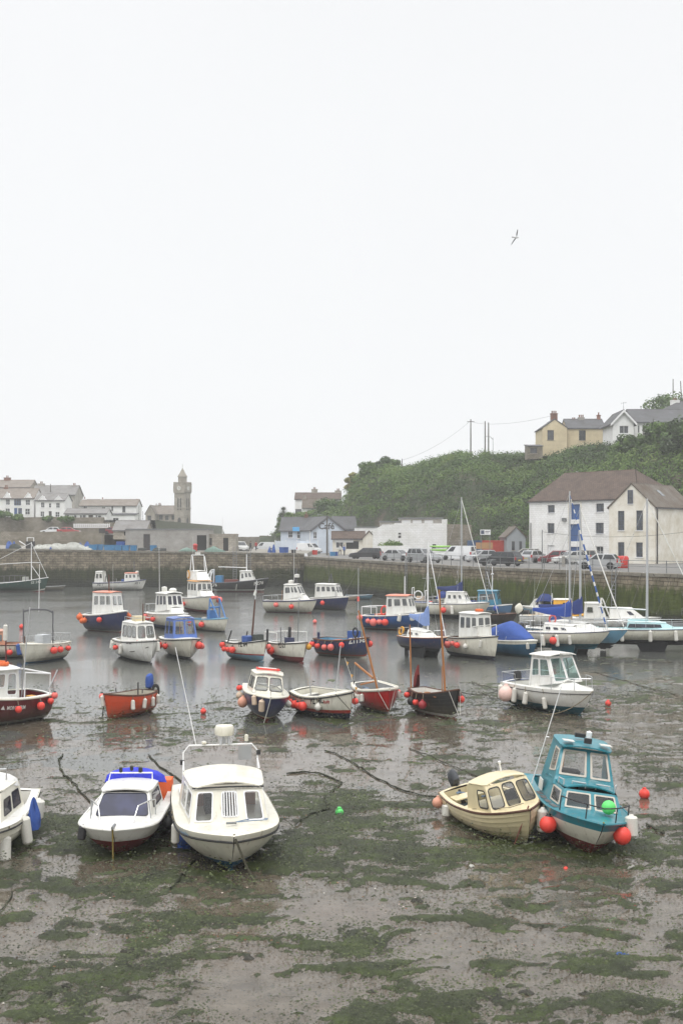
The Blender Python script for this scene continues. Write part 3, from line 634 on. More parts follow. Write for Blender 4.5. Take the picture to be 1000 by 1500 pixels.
def house(name, label, cat, O, yaw, w, d, he, hr, roof, wall, roofm, front=(), right=(), left=(), chim=(), over=.18, group=None, hipl=0, hipr=0, dep=.16, trim=None, gable_ops=(), ridge=None):
    """O = bottom left corner of the front; local x along the front, y into the building. openings of the front in photo pixels (x0,y0,x1,y1,type), of the sides in metres"""
    t = thing(name, label, cat, O, yaw, group); mb = MB()
    def conv(ops):
        out = []
        for (x0, y0, x1, y1, ty) in ops:
            a = hitpx(O, yaw, x0, y1); b = hitpx(O, yaw, x1, y0); a0, a1, b0, b1 = max(.1, a[0]), max(.02, a[1]), min(w - .1, b[0]), min(he - .08, b[1])
            if b0 - a0 > .15 and b1 - a1 > .15: out.append(((round(a0, 3), round(a1, 3), round(b0, 3), round(b1, 3)), ty))
        return out
    fo = conv(front)
    facade(mb, (0, 0, 0), (1, 0, 0), (0, 0, 1), w, he, [o for o, _ in fo], dep, (0, -1, 0))
    for o, ty in fo: opening(t, (0, 0, 0), (1, 0, 0), (0, 0, 1), (0, -1, 0), o, dep, ty)
    ro = [((a, c, b, e), ty) for (a, c, b, e, ty) in right]; lo = [((a, c, b, e), ty) for (a, c, b, e, ty) in left]
    facade(mb, (w, 0, 0), (0, 1, 0), (0, 0, 1), d, he, [o for o, _ in ro], dep, (1, 0, 0))
    for o, ty in ro: opening(t, (w, 0, 0), (0, 1, 0), (0, 0, 1), (1, 0, 0), o, dep, ty)
    facade(mb, (0, d, 0), (0, -1, 0), (0, 0, 1), d, he, [o for o, _ in lo], dep, (-1, 0, 0))
    for o, ty in lo: opening(t, (0, d, 0), (0, -1, 0), (0, 0, 1), (-1, 0, 0), o, dep, ty)
    mb.poly([(w, d, 0), (0, d, 0), (0, d, he), (w, d, he)])
    rm = MB(); th = .14; dz = hr - he
    def slab(q, up=th):
        q = [Vector(p) for p in q]; n = (q[1] - q[0]).cross(q[2] - q[0]).normalized(); n = -n if n.z < 0 else n
        q = [p + n * .012 for p in q]; f = [p + n * up for p in q]; rm.poly(f); rm.poly(q[::-1])
        for k in range(len(q)): rm.poly([q[k], q[(k + 1) % len(q)], f[(k + 1) % len(q)], f[k]])
    if roof == 'x':
        m = d / 2 if ridge is None else ridge; sl = dz / m * over; s2 = dz / (d - m) * over
        if not hipl: mb.poly([(0, d, he), (0, 0, he), (0, m, hr)])
        if not hipr: mb.poly([(w, 0, he), (w, d, he), (w, m, hr)])
        a, b = (hipl if hipl else -over), (w - hipr if hipr else w + over); a0, b0 = (-over, w + over)
        slab([(a0, -over, he - sl), (b0, -over, he - sl), (b, m, hr), (a, m, hr)]); slab([(b0, d + over, he - s2), (a0, d + over, he - s2), (a, m, hr), (b, m, hr)])
        if hipl: slab([(-over, d + over, he - s2), (-over, -over, he - sl), (hipl, m, hr)])
        if hipr: slab([(w + over, -over, he - sl), (w + over, d + over, he - s2), (w - hipr, m, hr)])
        rm.tube([(a, m, hr + .12), (b, m, hr + .12)], .11, n=6)
    elif roof == 'y':
        m = w / 2; sl = dz / m * over
        if gable_ops:
            go = conv_g(O, yaw, gable_ops)
            mb2 = MB()
            for (q, ty) in go: opening(t, (0, 0, 0), (1, 0, 0), (0, 0, 1), (0, -1, 0), q, -.05, ty)
        mb.poly([(0, 0, he), (w, 0, he), (m, 0, hr)]); mb.poly([(w, d, he), (0, d, he), (m, d, hr)])
        slab([(-over, d + over, he - sl), (-over, -over, he - sl), (m, -over, hr), (m, d + over, hr)]); slab([(w + over, -over, he - sl), (w + over, d + over, he - sl), (m, d + over, hr), (m, -over, hr)])
        rm.tube([(m, -over, hr + .12), (m, d + over, hr + .12)], .11, n=6)
        if trim:
            bm_ = MB()
            for sx in (-1, 1):
                e0 = Vector((m + sx * (m + over), -over - .03, he - sl)); e1 = Vector((m, -over - .03, hr)); up = Vector((0, 0, .26))
                bm_.poly([e0 - up, e0 + up * .7, e1 + up * .7, e1 - up]); bm_.poly([p + Vector((0, .06, 0)) for p in (e0 - up, e1 - up, e1 + up * .7, e0 + up * .7)])
            bm_.build('bargeboard', trim, t, smooth=0)
    elif roof == 'flat':
        rm.bbox(-over, w + over, -over, d + over, he + .004, he + .22)
    elif roof == 'lean':
        slab([(-over, -over, he - over * dz / d), (w + over, -over, he - over * dz / d), (w + over, d + over, hr + over * dz / d), (-over, d + over, hr + over * dz / d)])
        mb.poly([(0, d, he), (0, 0, he), (0, d, hr)]); mb.poly([(w, 0, he), (w, d, he), (w, d, hr)]); mb.poly([(w, d, he), (0, d, he), (0, d, hr), (w, d, hr)])
    mb.build('wall', wall, t, smooth=0); rf = rm.build('roof', roofm, t, smooth=0)
    if roof in 'xy' and over > .05:
        gt = MB()
        if roof == 'x': gt.tube([(-over, -over - .07, he - over * dz / (d / 2) - .02), (w + over, -over - .07, he - over * dz / (d / 2) - .02)], .06, n=6)
        else:
            for x in (-over - .07, w + over + .07): gt.tube([(x, 0, he - over * dz / (w / 2) - .02), (x, d, he - over * dz / (w / 2) - .02)], .06, n=6)
        gt.build('gutter', M_gtrim, t)
    for (cx, cy, cw, cd, ch, cm, pots) in chim:
        c = MB(); zb = hr - 1.0; c.bbox(cx - cw / 2, cx + cw / 2, cy - cd / 2, cy + cd / 2, zb, hr + ch); c.bbox(cx - cw / 2 - .06, cx + cw / 2 + .06, cy - cd / 2 - .06, cy + cd / 2 + .06, hr + ch + .002, hr + ch + .16)
        co_ = c.build('chimney', cm, rf, smooth=0)
        for k in range(pots): c2 = MB(); c2.lathe([(.13, 0), (.11, .3), (.14, .42), (.14, .48)], (cx + (k - (pots - 1) / 2) * .34, cy, hr + ch + .162), n=8); c2.build('chimney_pot', M_brick, t)
    return t
def conv_g(O, yaw, ops):
    out = []
    for (x0, y0, x1, y1, ty) in ops: a = hitpx(O, yaw, x0, y1); b = hitpx(O, yaw, x1, y0); out.append(((a[0], a[1], b[0], b[1]), ty))
    return out
def Z(y, D): return H - (y - HY) * D / F
def px_house(name, label, cat, xl, xr, yb, ye, yr, D, d, roof, wall, roofm, z0=None, chim=(), **k):
    """a frontal house from its outline in the photo, standing at distance D; chimneys as (px, width m, depth m, top row, material, pots)"""
    s = D / F; zb = Z(yb, D) if z0 is None else z0; O = ((xl - 500) * s, D, zb); he = Z(ye, D) - zb
    Dr = D + (d / 2 if roof == 'x' else 0); hr = Z(yr, Dr) - zb; w = (xr - xl) * s
    ch = [((cx - xl) * s, d / 2 if roof == 'x' else d * .6, cw, cd, Z(ty, D + d / 2) - zb - hr - .6, cm, np_) for (cx, cw, cd, ty, cm, np_) in chim]
    return house(name, label, cat, O, 0, w, d, he, hr, roof, wall, roofm, chim=ch, **k)
def z1(x, y): return x * .34, y * .34 + 660
def W1(*r): return [(a * .34, b * .34 + 660, c * .34, d * .34 + 660, ty) for (a, b, c, d, ty) in r]
# ---- terraces behind the pier
def terrace(name, label, x0, x1, D, zb, zt, mat, cat='retaining wall', dep=1.0, seed=0):
    a, b = (x0 - 500) / F * D, (x1 - 500) / F * D; mb = MB(); n = max(4, int((b - a) / 1.2)); r = random.Random(seed)
    t = [(a + (b - a) * i / n, r.uniform(-.06, .06)) for i in range(n + 1)]
    rows = [[(x, 0 + dz, zb - .5), (x, dz, (zb + zt) / 2), (x, .1 + dz, zt + dz), (x, dep, zt + dz), (x, dep, zb - .5)] for x, dz in t]; mb.grid(rows); mb.face([0, 4, 3, 2, 1]); k = len(mb.v) - 5; mb.face([k, k + 1, k + 2, k + 3, k + 4])
    return tag(mb.build(name, mat, smooth=0, loc=(0, D, 0)), label, cat)
terrace('retaining_wall', 'lower rubble wall behind the fishing gear on the pier', -60, 152, 222, 5.6, Z(778.8, 222), M_rubble, seed=1)
terrace('retaining_wall', 'upper garden wall of stone below the white terraced houses', -60, 152, 243, 7, Z(757.5, 243), M_rubble, seed=2)
terrace('retaining_wall', 'stone wall below the long white house beside the slate shed', 153, 216, 236, 6, Z(765, 236), M_rubble, seed=3)
g = MB(); g.poly([(-150, 223, Z(783, 222)), ((216 - 500) / F * 225, 223, Z(783, 222)), ((216 - 500) / F * 243, 242.8, Z(782, 243)), (-150, 242.8, Z(782, 243))])
struct(g.build('terrace_road', asph, smooth=0), 'road between the two stone terrace walls', 'road')
g = MB(); zt = Z(758.5, 244); g.poly([(-170, 244, zt), (-38, 244, zt - .5), (-38, 380, zt - .5), (-170, 380, zt)]); g.poly([(-38, 244, zt - .5), (-36, 236, 5), (-36, 380, 5), (-38, 380, zt - .5)])
struct(g.build('village_ground', paint('village_grass', (.06, .07, .035, 1), .95, 0, .4, .5), smooth=0), 'grassy ground of the village terrace', 'ground')
for (px, py, h, s, lb) in ((8, 758, 1.2, 1.8, 'rounded green bush on the terrace wall at the left edge'), (26, 760, .8, 1.5, 'low grey green bush below the blue trimmed house'), (98, 763, .7, 1.9, 'low scrub on the terrace wall below the bungalow'), (72, 762, .6, 1.4, 'small scrub clump on the terrace wall below the gabled house')):
    tree('shrub', lb, 'bush', atD(px, py, 242.2), h, s, .45, 14, (.12, .3), 60, seed=px, trunk_h=.1)
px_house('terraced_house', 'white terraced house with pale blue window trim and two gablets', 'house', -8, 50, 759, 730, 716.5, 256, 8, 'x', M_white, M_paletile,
         front=W1((26, 209, 44, 234, 'win:w22'), (62, 207, 92, 236, 'win:b32'), (111, 211, 131, 235, 'win:w22'), (24, 249, 44, 275, 'win:w22'), (62, 247, 76, 281, 'door:b'), (79, 248, 96, 279, 'win:b22'), (109, 250, 130, 276, 'win:w22')), chim=[(2, .9, .6, 711, M_brick, 2)])
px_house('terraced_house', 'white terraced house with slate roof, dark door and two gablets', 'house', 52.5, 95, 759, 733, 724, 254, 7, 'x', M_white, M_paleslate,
         front=W1((177, 223, 193, 246, 'win:w22'), (211, 227, 222, 246, 'win:w12'), (242, 225, 259, 247, 'win:w22'), (175, 262, 192, 284, 'win:w22'), (211, 261, 224, 294, 'door:d'), (239, 264, 258, 286, 'win:w22')))
for (px, py, D, lb) in ((11.5, 730, 255.6, 'left'), (42, 730, 255.6, 0), (63, 733.2, 253.6, 0), (86.5, 733.2, 253.6, 0)):
    pass
def gablet(parent, px, ye, ya, wpx, D, loc):
    s = D / F; c = Vector(((px - 500) * s, D, 0)) - Vector(loc); w = wpx * s / 2; a, b = Z(ye, D) - loc[2], Z(ya, D) - loc[2]; mb = MB()
    mb.prism([(c.x - w, a), (c.x + w, a), (c.x, b)], 'y', c.y - .12, c.y + 2.2); o = mb.build('gablet', M_white, parent, smooth=0)
    m2 = MB()
    for sx in (-1, 1): m2.poly([(c.x + sx * (w + .15), c.y - .2, a - .1), (c.x, c.y - .2, b + .02), (c.x, c.y - .2, b + .30), (c.x + sx * (w + .15), c.y - .2, a + .16)])
    m2.build('bargeboard', M_wood_w, o, smooth=0)
HS = [o for o in COL.objects if o.name.startswith('terraced_house')]
for hh, lst in ((HS[0], ((11.5, 731, 722), (42, 731, 723))), (HS[1], ((63, 733.5, 727), (86.5, 733.5, 728)))):
    for (px, ye, ya) in lst: gablet(hh, px, ye, ya, 11, hh.location.y, hh.location)
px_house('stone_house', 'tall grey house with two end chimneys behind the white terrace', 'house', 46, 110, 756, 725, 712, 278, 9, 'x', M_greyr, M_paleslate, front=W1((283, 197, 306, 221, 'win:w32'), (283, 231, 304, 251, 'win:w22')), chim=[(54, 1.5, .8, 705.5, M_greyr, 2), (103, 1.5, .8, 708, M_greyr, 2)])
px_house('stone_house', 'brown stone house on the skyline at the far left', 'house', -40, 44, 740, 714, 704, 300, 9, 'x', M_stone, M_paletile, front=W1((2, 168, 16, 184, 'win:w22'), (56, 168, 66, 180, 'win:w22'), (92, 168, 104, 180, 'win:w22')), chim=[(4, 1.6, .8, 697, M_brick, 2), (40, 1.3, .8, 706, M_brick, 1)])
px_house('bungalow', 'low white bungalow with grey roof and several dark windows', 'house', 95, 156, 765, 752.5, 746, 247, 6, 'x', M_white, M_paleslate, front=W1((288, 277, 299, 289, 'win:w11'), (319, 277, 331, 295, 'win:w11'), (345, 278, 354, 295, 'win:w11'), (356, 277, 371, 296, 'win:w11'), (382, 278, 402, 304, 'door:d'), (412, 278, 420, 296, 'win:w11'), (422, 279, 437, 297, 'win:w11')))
px_house('long_house', 'long white two storey house with mossy roof', 'house', 117, 200, 766, 741, 732.5, 264, 7, 'x', M_white, M_paletile, front=W1((360, 238, 376, 251, 'win:w21'), (440, 243, 455, 257, 'win:w21'), (480, 240, 489, 262, 'win:w12'), (528, 240, 541, 265, 'win:d12'), (458, 281, 484, 305, 'win:d32'), (560, 280, 586, 296, 'win:d21')), chim=[(119.5, .9, .6, 728, M_white, 1), (146, .8, .6, 729, M_white, 1), (197, .9, .6, 731, M_white, 1)])
px_house('annexe', 'low white annexe with flat roof in front of the long house', 'annexe', 163, 198, 766, 754.5, 752, 256, 4, 'lean', M_white, M_slate, front=W1((487, 290, 512, 305, 'win:w21')))
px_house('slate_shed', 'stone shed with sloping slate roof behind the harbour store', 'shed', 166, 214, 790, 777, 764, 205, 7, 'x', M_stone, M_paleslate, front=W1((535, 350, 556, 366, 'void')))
px_house('harbour_store', 'long grey flat roofed harbour store with brown door and open bay', 'store', 184, 306, 807.5, 776.5, 775, 186, 7, 'flat', M_block, M_lead, front=[(210.5, 782.5, 220, 806.5, 'door:d'), (288.5, 784, 302.5, 806, 'void')], over=.06)
px_house('harbour_store', 'small brown stone store with two doorways at the pier end', 'store', 306.3, 345, 808, 784, 783, 186.6, 5, 'flat', M_stone, M_stone, front=[(307, 788, 310.5, 799, 'door:d'), (327, 788, 334.5, 807, 'void')], over=.06)
# white balustrade
t = thing('balustrade', 'white castellated balustrade on the terrace wall', 'balustrade', atD(108, 773, 235)); ln = 53 * 235 / F; mb = MB(); mb.bbox(0, ln, 0, .25, 0, .14); mb.bbox(0, ln, 0, .25, .48, .62); mb.build('rail', M_wood_w, t, smooth=0)
b0 = None
for k in range(18):
    if b0 is None: q = MB(); q.box((0, .125, .42), (.2, .21, .80)); b0 = q.build('baluster', M_wood_w, t, smooth=0); b0.location = (.1, 0, 0)
    else: c = b0.copy(); COL.objects.link(c); c.location = (.1 + k * (ln - .2) / 17, 0, 0)
# ---- the institute and its clock tower
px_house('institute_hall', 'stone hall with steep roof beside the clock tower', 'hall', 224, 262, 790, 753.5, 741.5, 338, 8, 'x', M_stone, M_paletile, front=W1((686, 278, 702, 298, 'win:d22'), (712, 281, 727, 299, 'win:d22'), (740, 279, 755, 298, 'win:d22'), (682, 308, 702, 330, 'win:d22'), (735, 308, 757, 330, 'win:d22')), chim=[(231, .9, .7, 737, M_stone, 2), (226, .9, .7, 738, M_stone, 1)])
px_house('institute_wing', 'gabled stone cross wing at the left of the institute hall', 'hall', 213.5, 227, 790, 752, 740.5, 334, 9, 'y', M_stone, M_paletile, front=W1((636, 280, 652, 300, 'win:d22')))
D = 336; s = D / F; t = thing('clock_tower', 'tall square stone clock tower with pointed turret', 'tower', ((267.5 - 500) * s, D, 4), R(-24)); tw = 3.3; zt = Z(709, D) - 4; mb = MB()
mb.bbox(-tw / 2, tw / 2, -tw / 2, tw / 2, 0, zt - 2.6); w2 = tw / 2 + .22
mb.prism([(-tw / 2, zt - 2.6), (tw / 2, zt - 2.6), (w2, zt - 2.2), (w2, zt), (-w2, zt), (-w2, zt - 2.2)], 'y', -w2, w2)
for k in (-1, 0, 1):
    for sx, sy in ((1, 0), (0, 1)):
        for sg in (-1, 1): mb.box((k * 1.3 * sy + sg * sx * w2 * .95, k * 1.3 * sx + sg * sy * w2 * .95, zt + .25), (.75 if sy else .3, .75 if sx else .3, .5))
for z in (zt * .33, zt * .62): mb.bbox(-tw / 2 - .12, tw / 2 + .12, -tw / 2 - .12, tw / 2 + .12, z, z + .3)
mb.build('shaft', M_stone, t, smooth=0)
q = MB(); q.lathe([(1.25, zt - .2), (1.25, zt + 1.9), (1.45, zt + 2.0), (1.35, zt + 2.2), (.55, zt + 3.6), (.0, zt + 4.6)], n=8); q.tube([(0, 0, zt + 4.4), (0, 0, zt + 5.6)], .05, n=5); q.build('turret', M_stone, t, smooth=0)
for (nx, ny) in ((0, -1), (-1, 0), (1, 0)):
    n = Vector((nx, ny, 0)); U = n.cross(Vector((0, 0, 1))) * -1; M4 = Matrix((U, Vector((0, 0, 1)).cross(n).cross(n) * 0 + Vector((0, 0, 1)), n)).transposed()
    q = MB(); q.lathe([(.0, w2 + .02), (.62, w2 + .02), (.62, w2 + .06), (.0, w2 + .07)], (0, 0, zt - 1.25), n=18, M=Matrix.Rotation(math.atan2(ny, nx), 3, 'Z') @ Matrix.Rotation(R(90), 3, 'Y')); cf = q.build('clock_face', paint('clock_white', (.6, .6, .57, 1), .5), t)
    hnd = MB(); a = Vector((0, 0, zt - 1.25)) + n * (w2 + .085); hnd.poly([a - U * .04, a + U * .04, a + U * .03 + Vector((0, 0, .45)), a - U * .03 + Vector((0, 0, .45))]); hnd.poly([a - Vector((0, 0, .05)), a + Vector((0, 0, .05)), a + U * .32 + Vector((0, 0, .03)), a + U * .32 - Vector((0, 0, .03))]); hnd.build('clock_hand', M_wood_d, cf, smooth=0)
    for k in (-.42, .42): m2 = MB(); a = n * (tw / 2 + .03) + U * k; m2.poly([a - U * .22 + Vector((0, 0, zt * .60)), a + U * .22 + Vector((0, 0, zt * .60)), a + U * .22 + Vector((0, 0, zt * .77)), a + Vector((0, 0, zt * .79)), a - U * .22 + Vector((0, 0, zt * .77))]); m2.build('louvre', M_wood_d, t, smooth=0)
    m2 = MB(); a = n * (tw / 2 + .03); m2.poly([a + U * .55 * math.cos(x) + Vector((0, 0, zt * .44 + max(0, .8 * math.sin(x)) + (0 if math.sin(x) >= 0 else -1.4))) for x in [i * math.pi / 8 for i in range(9)]] + [a - U * .55 + Vector((0, 0, zt * .44 - 1.4)), a + U * .55 + Vector((0, 0, zt * .44 - 1.4))]); m2.build('window', M_wood_d, t, smooth=0)
# far pier beyond the gap
terrace('sea_wall', 'distant low breakwater wall seen past the pier end', 240, 432, 330, 1, Z(786.5, 330), M_rubble, 'breakwater', 3, 6)
# ---- cafe, kiosk, white yard wall
def z2(x, y): return x * .34 + 330, y * .34 + 660
def W2(*r): return [(a * .34 + 330, b * .34 + 660, c * .34 + 330, d * .34 + 660, ty) for (a, b, c, d, ty) in r]
O = at(456, 810.3, ZR); O = Vector(((456 - 500) / F * 222, 222, ZR)); yaw = R(14)
cafe = house('cafe', 'pale blue cafe with dark roof and its name on the gable', 'cafe', O, yaw, 6.4, 12, Z(776, 222) - ZR, Z(757, 222) - ZR, 'y', M_pblue, M_slate, front=[(459, 779, 464, 789, 'win:w22')], over=.3, trim=M_gtrim)
u, v = hitpx(O, yaw, 478, 775); lettering('cafe_name', 'Café', 1.15, M_wood_d, (u, 0, v), (1, 0, 0), (0, 0, 1), cafe)
O2 = Vector(((411 - 500) / F * 232, 232, ZR)); yaw2 = R(-4)
house('cafe', 'pale blue long wing of the cafe with white porch posts', 'cafe', O2, yaw2, 6.6, 8, Z(777, 232) - ZR, Z(758.5, 236) - ZR, 'x', M_pblue, M_slate, front=W2((270, 342, 290, 376, 'win:w22'), (308, 346, 326, 378, 'win:w12'), (335, 348, 345, 380, 'win:w12')), chim=[(4.6, 4, .7, .6, .5, M_brick, 1)], over=.3)
O3 = Vector(((489 - 500) / F * 229, 229, ZR))
house('cafe_annexe', 'slate roofed annexe at the right of the cafe', 'annexe', O3, R(4), 4.2, 7, Z(775, 229) - ZR, Z(757.5, 232) - ZR, 'x', M_pblue, M_slate, over=.25)
O4 = Vector(((519 - 500) / F * 226, 226, ZR)); house('low_shed', 'low pale grey flat roofed building beside the cafe', 'shed', O4, 0, 4.4, 6, Z(773, 226) - ZR, 0, 'flat', M_white, M_lead, over=.1)
sg = MB(); a = atD(428.5, 778, 219); sg.bbox(a.x, a.x + 1.25, a.y, a.y + .06, a.z, a.z + .75); so_ = sg.build('sign_board', paint('sky_blue_sign', (.09, .36, .68, 1), .5, 0, .1), smooth=0); tag(so_, 'small bright blue sign board on the cafe front', 'sign')
# white blue picket fence before the cafe
t = thing('picket_fence', 'pale blue boarded fence in front of the cafe terrace', 'fence', atD(403, 806, 218)); mb = MB(); ln = 7.8
for k in range(40): mb.bbox(k * ln / 40, (k + .88) * ln / 40, 0, .04, 0, 1.65 + .08 * (k % 2))
mb.build('board_panel', M_pblue, t, smooth=0)
pz = None
for k in range(5):
    if pz is None: q = MB(); q.bbox(-.07, .07, .042, .18, 0, 1.85); pz = q.build('post', M_wood_w, t, smooth=0)
    else: c = pz.copy(); COL.objects.link(c); c.location = (k * ln / 4, 0, 0)
O5 = Vector(((487 - 500) / F * 205, 205, ZR))
kio = house('kiosk', 'cream kiosk with dark roof and open serving hatch', 'kiosk', O5, 0, 5.4, 4.0, Z(789, 205) - ZR, Z(779.5, 207) - ZR, 'x', M_cream, M_brownroof, front=W2((476, 392, 508, 420, 'win:w21'), (520, 390, 574, 424, 'void')), over=.25)
kb = MB(); a = hitpx(O5, 0, 490, 794.5); kb.bbox(a[0], a[0] + 3.2, -.12, -.06, a[1], a[1] + .42); kb.build('fascia_board', M_wood_w, kio, smooth=0)
O5b = Vector(((531 - 500) / F * 204.6, 204.6, ZR)); house('kiosk', 'cream gabled end bay of the kiosk', 'kiosk', O5b, 0, 2.25, 3.6, Z(789, 205) - ZR, Z(779, 205) - ZR, 'y', M_cream, M_brownroof, over=.12)
# yard wall: stepped white wall of a roofless building
D = 186; s = D / F; t = thing('yard_wall', 'tall whitewashed stone yard wall with stepped top', 'wall', ((543 - 500) * s, D, ZR)); mb = MB()
def wp(px, py): return ((px - 543) * s, Z(py, D) - ZR)
prof = [wp(546, 816), wp(546, 777), wp(560, 769), wp(577, 768), wp(577.5, 766), wp(647, 766.5), wp(647.5, 761), wp(654.5, 760.5), wp(655, 816)]
mb.prism(prof, 'y', 0, .6); mb.build('wall', M_whitestone, t, smooth=0)
q = MB(); q.prism([wp(655.3, 816), wp(655.3, 791), wp(660, 791), wp(662, 794), wp(662, 816)], 'y', -1, 5); q.build('buttress', M_whitestone, t, smooth=0)
for r_ in ((583, 780.5, 587, 783), (583, 784.5, 587, 788), (633, 797, 638, 803)):
    a, b = wp(r_[0], r_[3]), wp(r_[2], r_[1]); q = MB(); q.bbox(a[0], b[0], -.03, .01, a[1], b[1]); q.build('vent', M_wood_d, t, smooth=0)
O6 = Vector(((549 - 500) / F * 176, 176, ZR)); mb = MB(); mb.bbox(0, 5.2, 0, .4, 0, Z(799.5, 176) - ZR); mb.bbox(5.2, 9.6, -.3, .25, 0, Z(806, 176) - ZR)
tag(mb.build('low_wall', M_whitestone, smooth=0, loc=O6), 'low whitewashed wall in front of the tall yard wall', 'wall')
tree('shrub', 'grassy weeds growing behind the low white wall', 'bush', (O6.x + 2.5, 180, ZR), 2.3, 2.6, .6, 20, (.1, .25), 70, seed=33, trunk_h=.1)
px_house('garage_row', 'row of flat roofed garages with pale doors above the yard wall', 'garage', 557, 586, 775, 765, 762.5, 193, 4, 'flat', M_greyr, M_lead, z0=6.0, front=[(559, 768, 571, 775, 'door:w')], over=.1)
px_house('garage_row', 'taller grey garages with white doors above the yard wall', 'garage', 585, 648, 775, 760, 757.5, 195, 4, 'flat', M_greyr, M_lead, z0=6.2, front=[(588, 761.5, 601, 775, 'door:w'), (604, 761.5, 617, 775, 'door:w'), (621, 761.5, 634, 775, 'door:w')], over=.1)
# ---- villa on the cliff end
px_house('villa', 'white villa with big chimneys on the seaward end of the cliff', 'house', 432, 499, 762, 731.5, 722.5, 300, 9, 'x', M_white, M_brownroof, front=W2((296, 252, 328, 282, 'win:d31')), chim=[(460, 1.5, 1.0, 714, M_stone, 2), (495, 1.6, 1.0, 716, M_stone, 2)])
px_house('villa', 'lower white front wing of the cliff villa with pale slate roof', 'house', 443, 481, 762, 744, 731, 293, 6, 'x', M_white, M_lichen, front=W2((352, 258, 366, 274, 'win:d21')), chim=[(445, .9, .7, 723, M_stone, 1)])
# ---- hill houses
def W3(*r): return [(a * .34 + 660, b * .34 + 540, c * .34 + 660, d * .34 + 540, ty) for (a, b, c, d, ty) in r]
px_house('hill_house', 'yellow rendered gable end of the hill house with dark window', 'house', 794, 830, 668, 627, 614.5, 218, 8, 'y', M_yellow, M_slate, front=W3((415, 265, 443, 307, 'win:d22')), chim=[(817.5, 1.2, .9, 601.5, M_brick, 3)], over=.1)
px_house('hill_house', 'yellow side wing of the hill house under grey slate', 'house', 830.5, 886, 668, 627.5, 615, 220, 7, 'x', M_yellow, M_slate, front=W3((551, 265, 580, 308, 'win:d22')), chim=[(882, .6, .6, 604.5, M_brick, 1), (856, 1.1, .8, 608, M_greyr, 3), (845, .8, .8, 612, M_brick, 2)], over=.12)
px_house('lean_to', 'dark weathered lean-to at the left of the yellow house', 'lean-to', 773, 794, 672, 654, 650, 214, 4, 'lean', M_rubble, M_gtrim, front=[(776, 656, 786, 664, 'win:d31')], over=.15)
px_house('hill_house', 'red brick house end between the yellow and white hill houses', 'house', 888, 897, 650, 622, 617, 240, 6, 'flat', M_brick, M_lead)
px_house('hill_house', 'white gable of the large white hill house with wide window', 'house', 897, 927.5, 662, 618, 601.8, 205, 8, 'y', M_white, M_slate, front=[(906.5, 623.5, 920, 635, 'win:w21')], over=.5, trim=M_wood_w)
px_house('hill_house', 'long right wing of the white hill house under dark slate', 'house', 928, 1060, 662, 618, 601, 207.5, 9, 'x', M_white, M_slate, front=[(933.5, 623, 936, 634, 'win:w11'), (940.5, 626, 946, 640, 'door:d'), (956, 622, 962, 632, 'win:w11'), (988, 620, 1000, 630, 'win:w21')], over=.3)
px_house('hill_house', 'upper roof storey of the white hill house with white chimney', 'house', 962, 1060, 640, 606, 589, 219, 8, 'x', M_white, M_slate, chim=[(996.5, 1.5, 1.1, 583, M_white, 2)], over=.3, hipl=5)
tv = thing('aerial', 'thin television aerial on the white hill house gable', 'aerial', atD(912.5, 601, 206)); mb = MB(); mb.tube([(0, 0, -.3), (0, 0, 1.4)], .03, n=5)
mb.tube([(-.5, 0, 1.2), (.5, 0, 1.35)], .02, n=4); mb.build('mast', met, tv)
m2 = MB()
for k in range(6): x = -.45 + k * .18; m2.tube([(x, -.25, 1.2 + .1 * k / 6), (x, .25, 1.2 + .1 * k / 6)], .015, n=4)
m2.build('rod', met, tv)
# ---- white warehouse and beige building
def W4(*r): return [(a * .34 + 660, b * .34 + 680, c * .34 + 660, d * .34 + 680, ty) for (a, b, c, d, ty) in r]
ww = R(-50.2); Ow = Vector((25.9, 165, ZR))
wh = house('warehouse', 'large white stone warehouse with brown tiled roof and blue loading doors', 'warehouse', Ow, ww, 18, 11, 12.42 - ZR, 16.3 - ZR, 'x', M_whitestone, M_brownroof,
      front=W4((416, 176, 446, 209, 'win:n22'), (624, 169, 658, 205, 'win:n22'), (415, 254, 445, 297, 'win:n22'), (622, 252, 657, 299, 'win:n22'), (515, 172, 555, 238, 'planks:b'), (512, 258, 553, 332, 'planks:b'), (415, 349, 445, 402, 'door:w'), (506, 356, 556, 420, 'door:b'), (622, 354, 655, 402, 'win:w22')),
      over=.12, hipl=1.6, hipr=4.4, dep=.25)
# stone jambs of the loading doors, downpipe
a = hitpx(Ow, ww, 834, 762); b = hitpx(Ow, ww, 848.5, 736)
mb = MB(); mb.bbox(a[0] - .28, a[0] - .03, -.06, .02, a[1] - 4.0, b[1]); mb.bbox(b[0] + .06, b[0] + .3, -.06, .02, a[1] - 4.0, b[1]); mb.bbox(a[0] - .3, b[0] + .3, -.08, .02, b[1] + .03, b[1] + .3); mb.build('door_surround', M_cream, wh, smooth=0)
mb = MB(); mb.tube([(.35, -.12, 0), (.35, -.12, 5.0)], .06, n=6); mb.build('downpipe', M_wood_d, wh)
mb = MB(); c = hitpx(Ow, ww, 826.5, 761); mb.bbox(c[0] - .3, c[0] + .3, -.3, 0, c[1] - .2, c[1] + .2); mb.build('wall_lamp', met, wh, smooth=0)
yb = R(-40); Pr = Vector((35.6, 136, ZR)); wb = 5.7; Ob = Pr - Vector((math.cos(yb), math.sin(yb), 0)) * wb
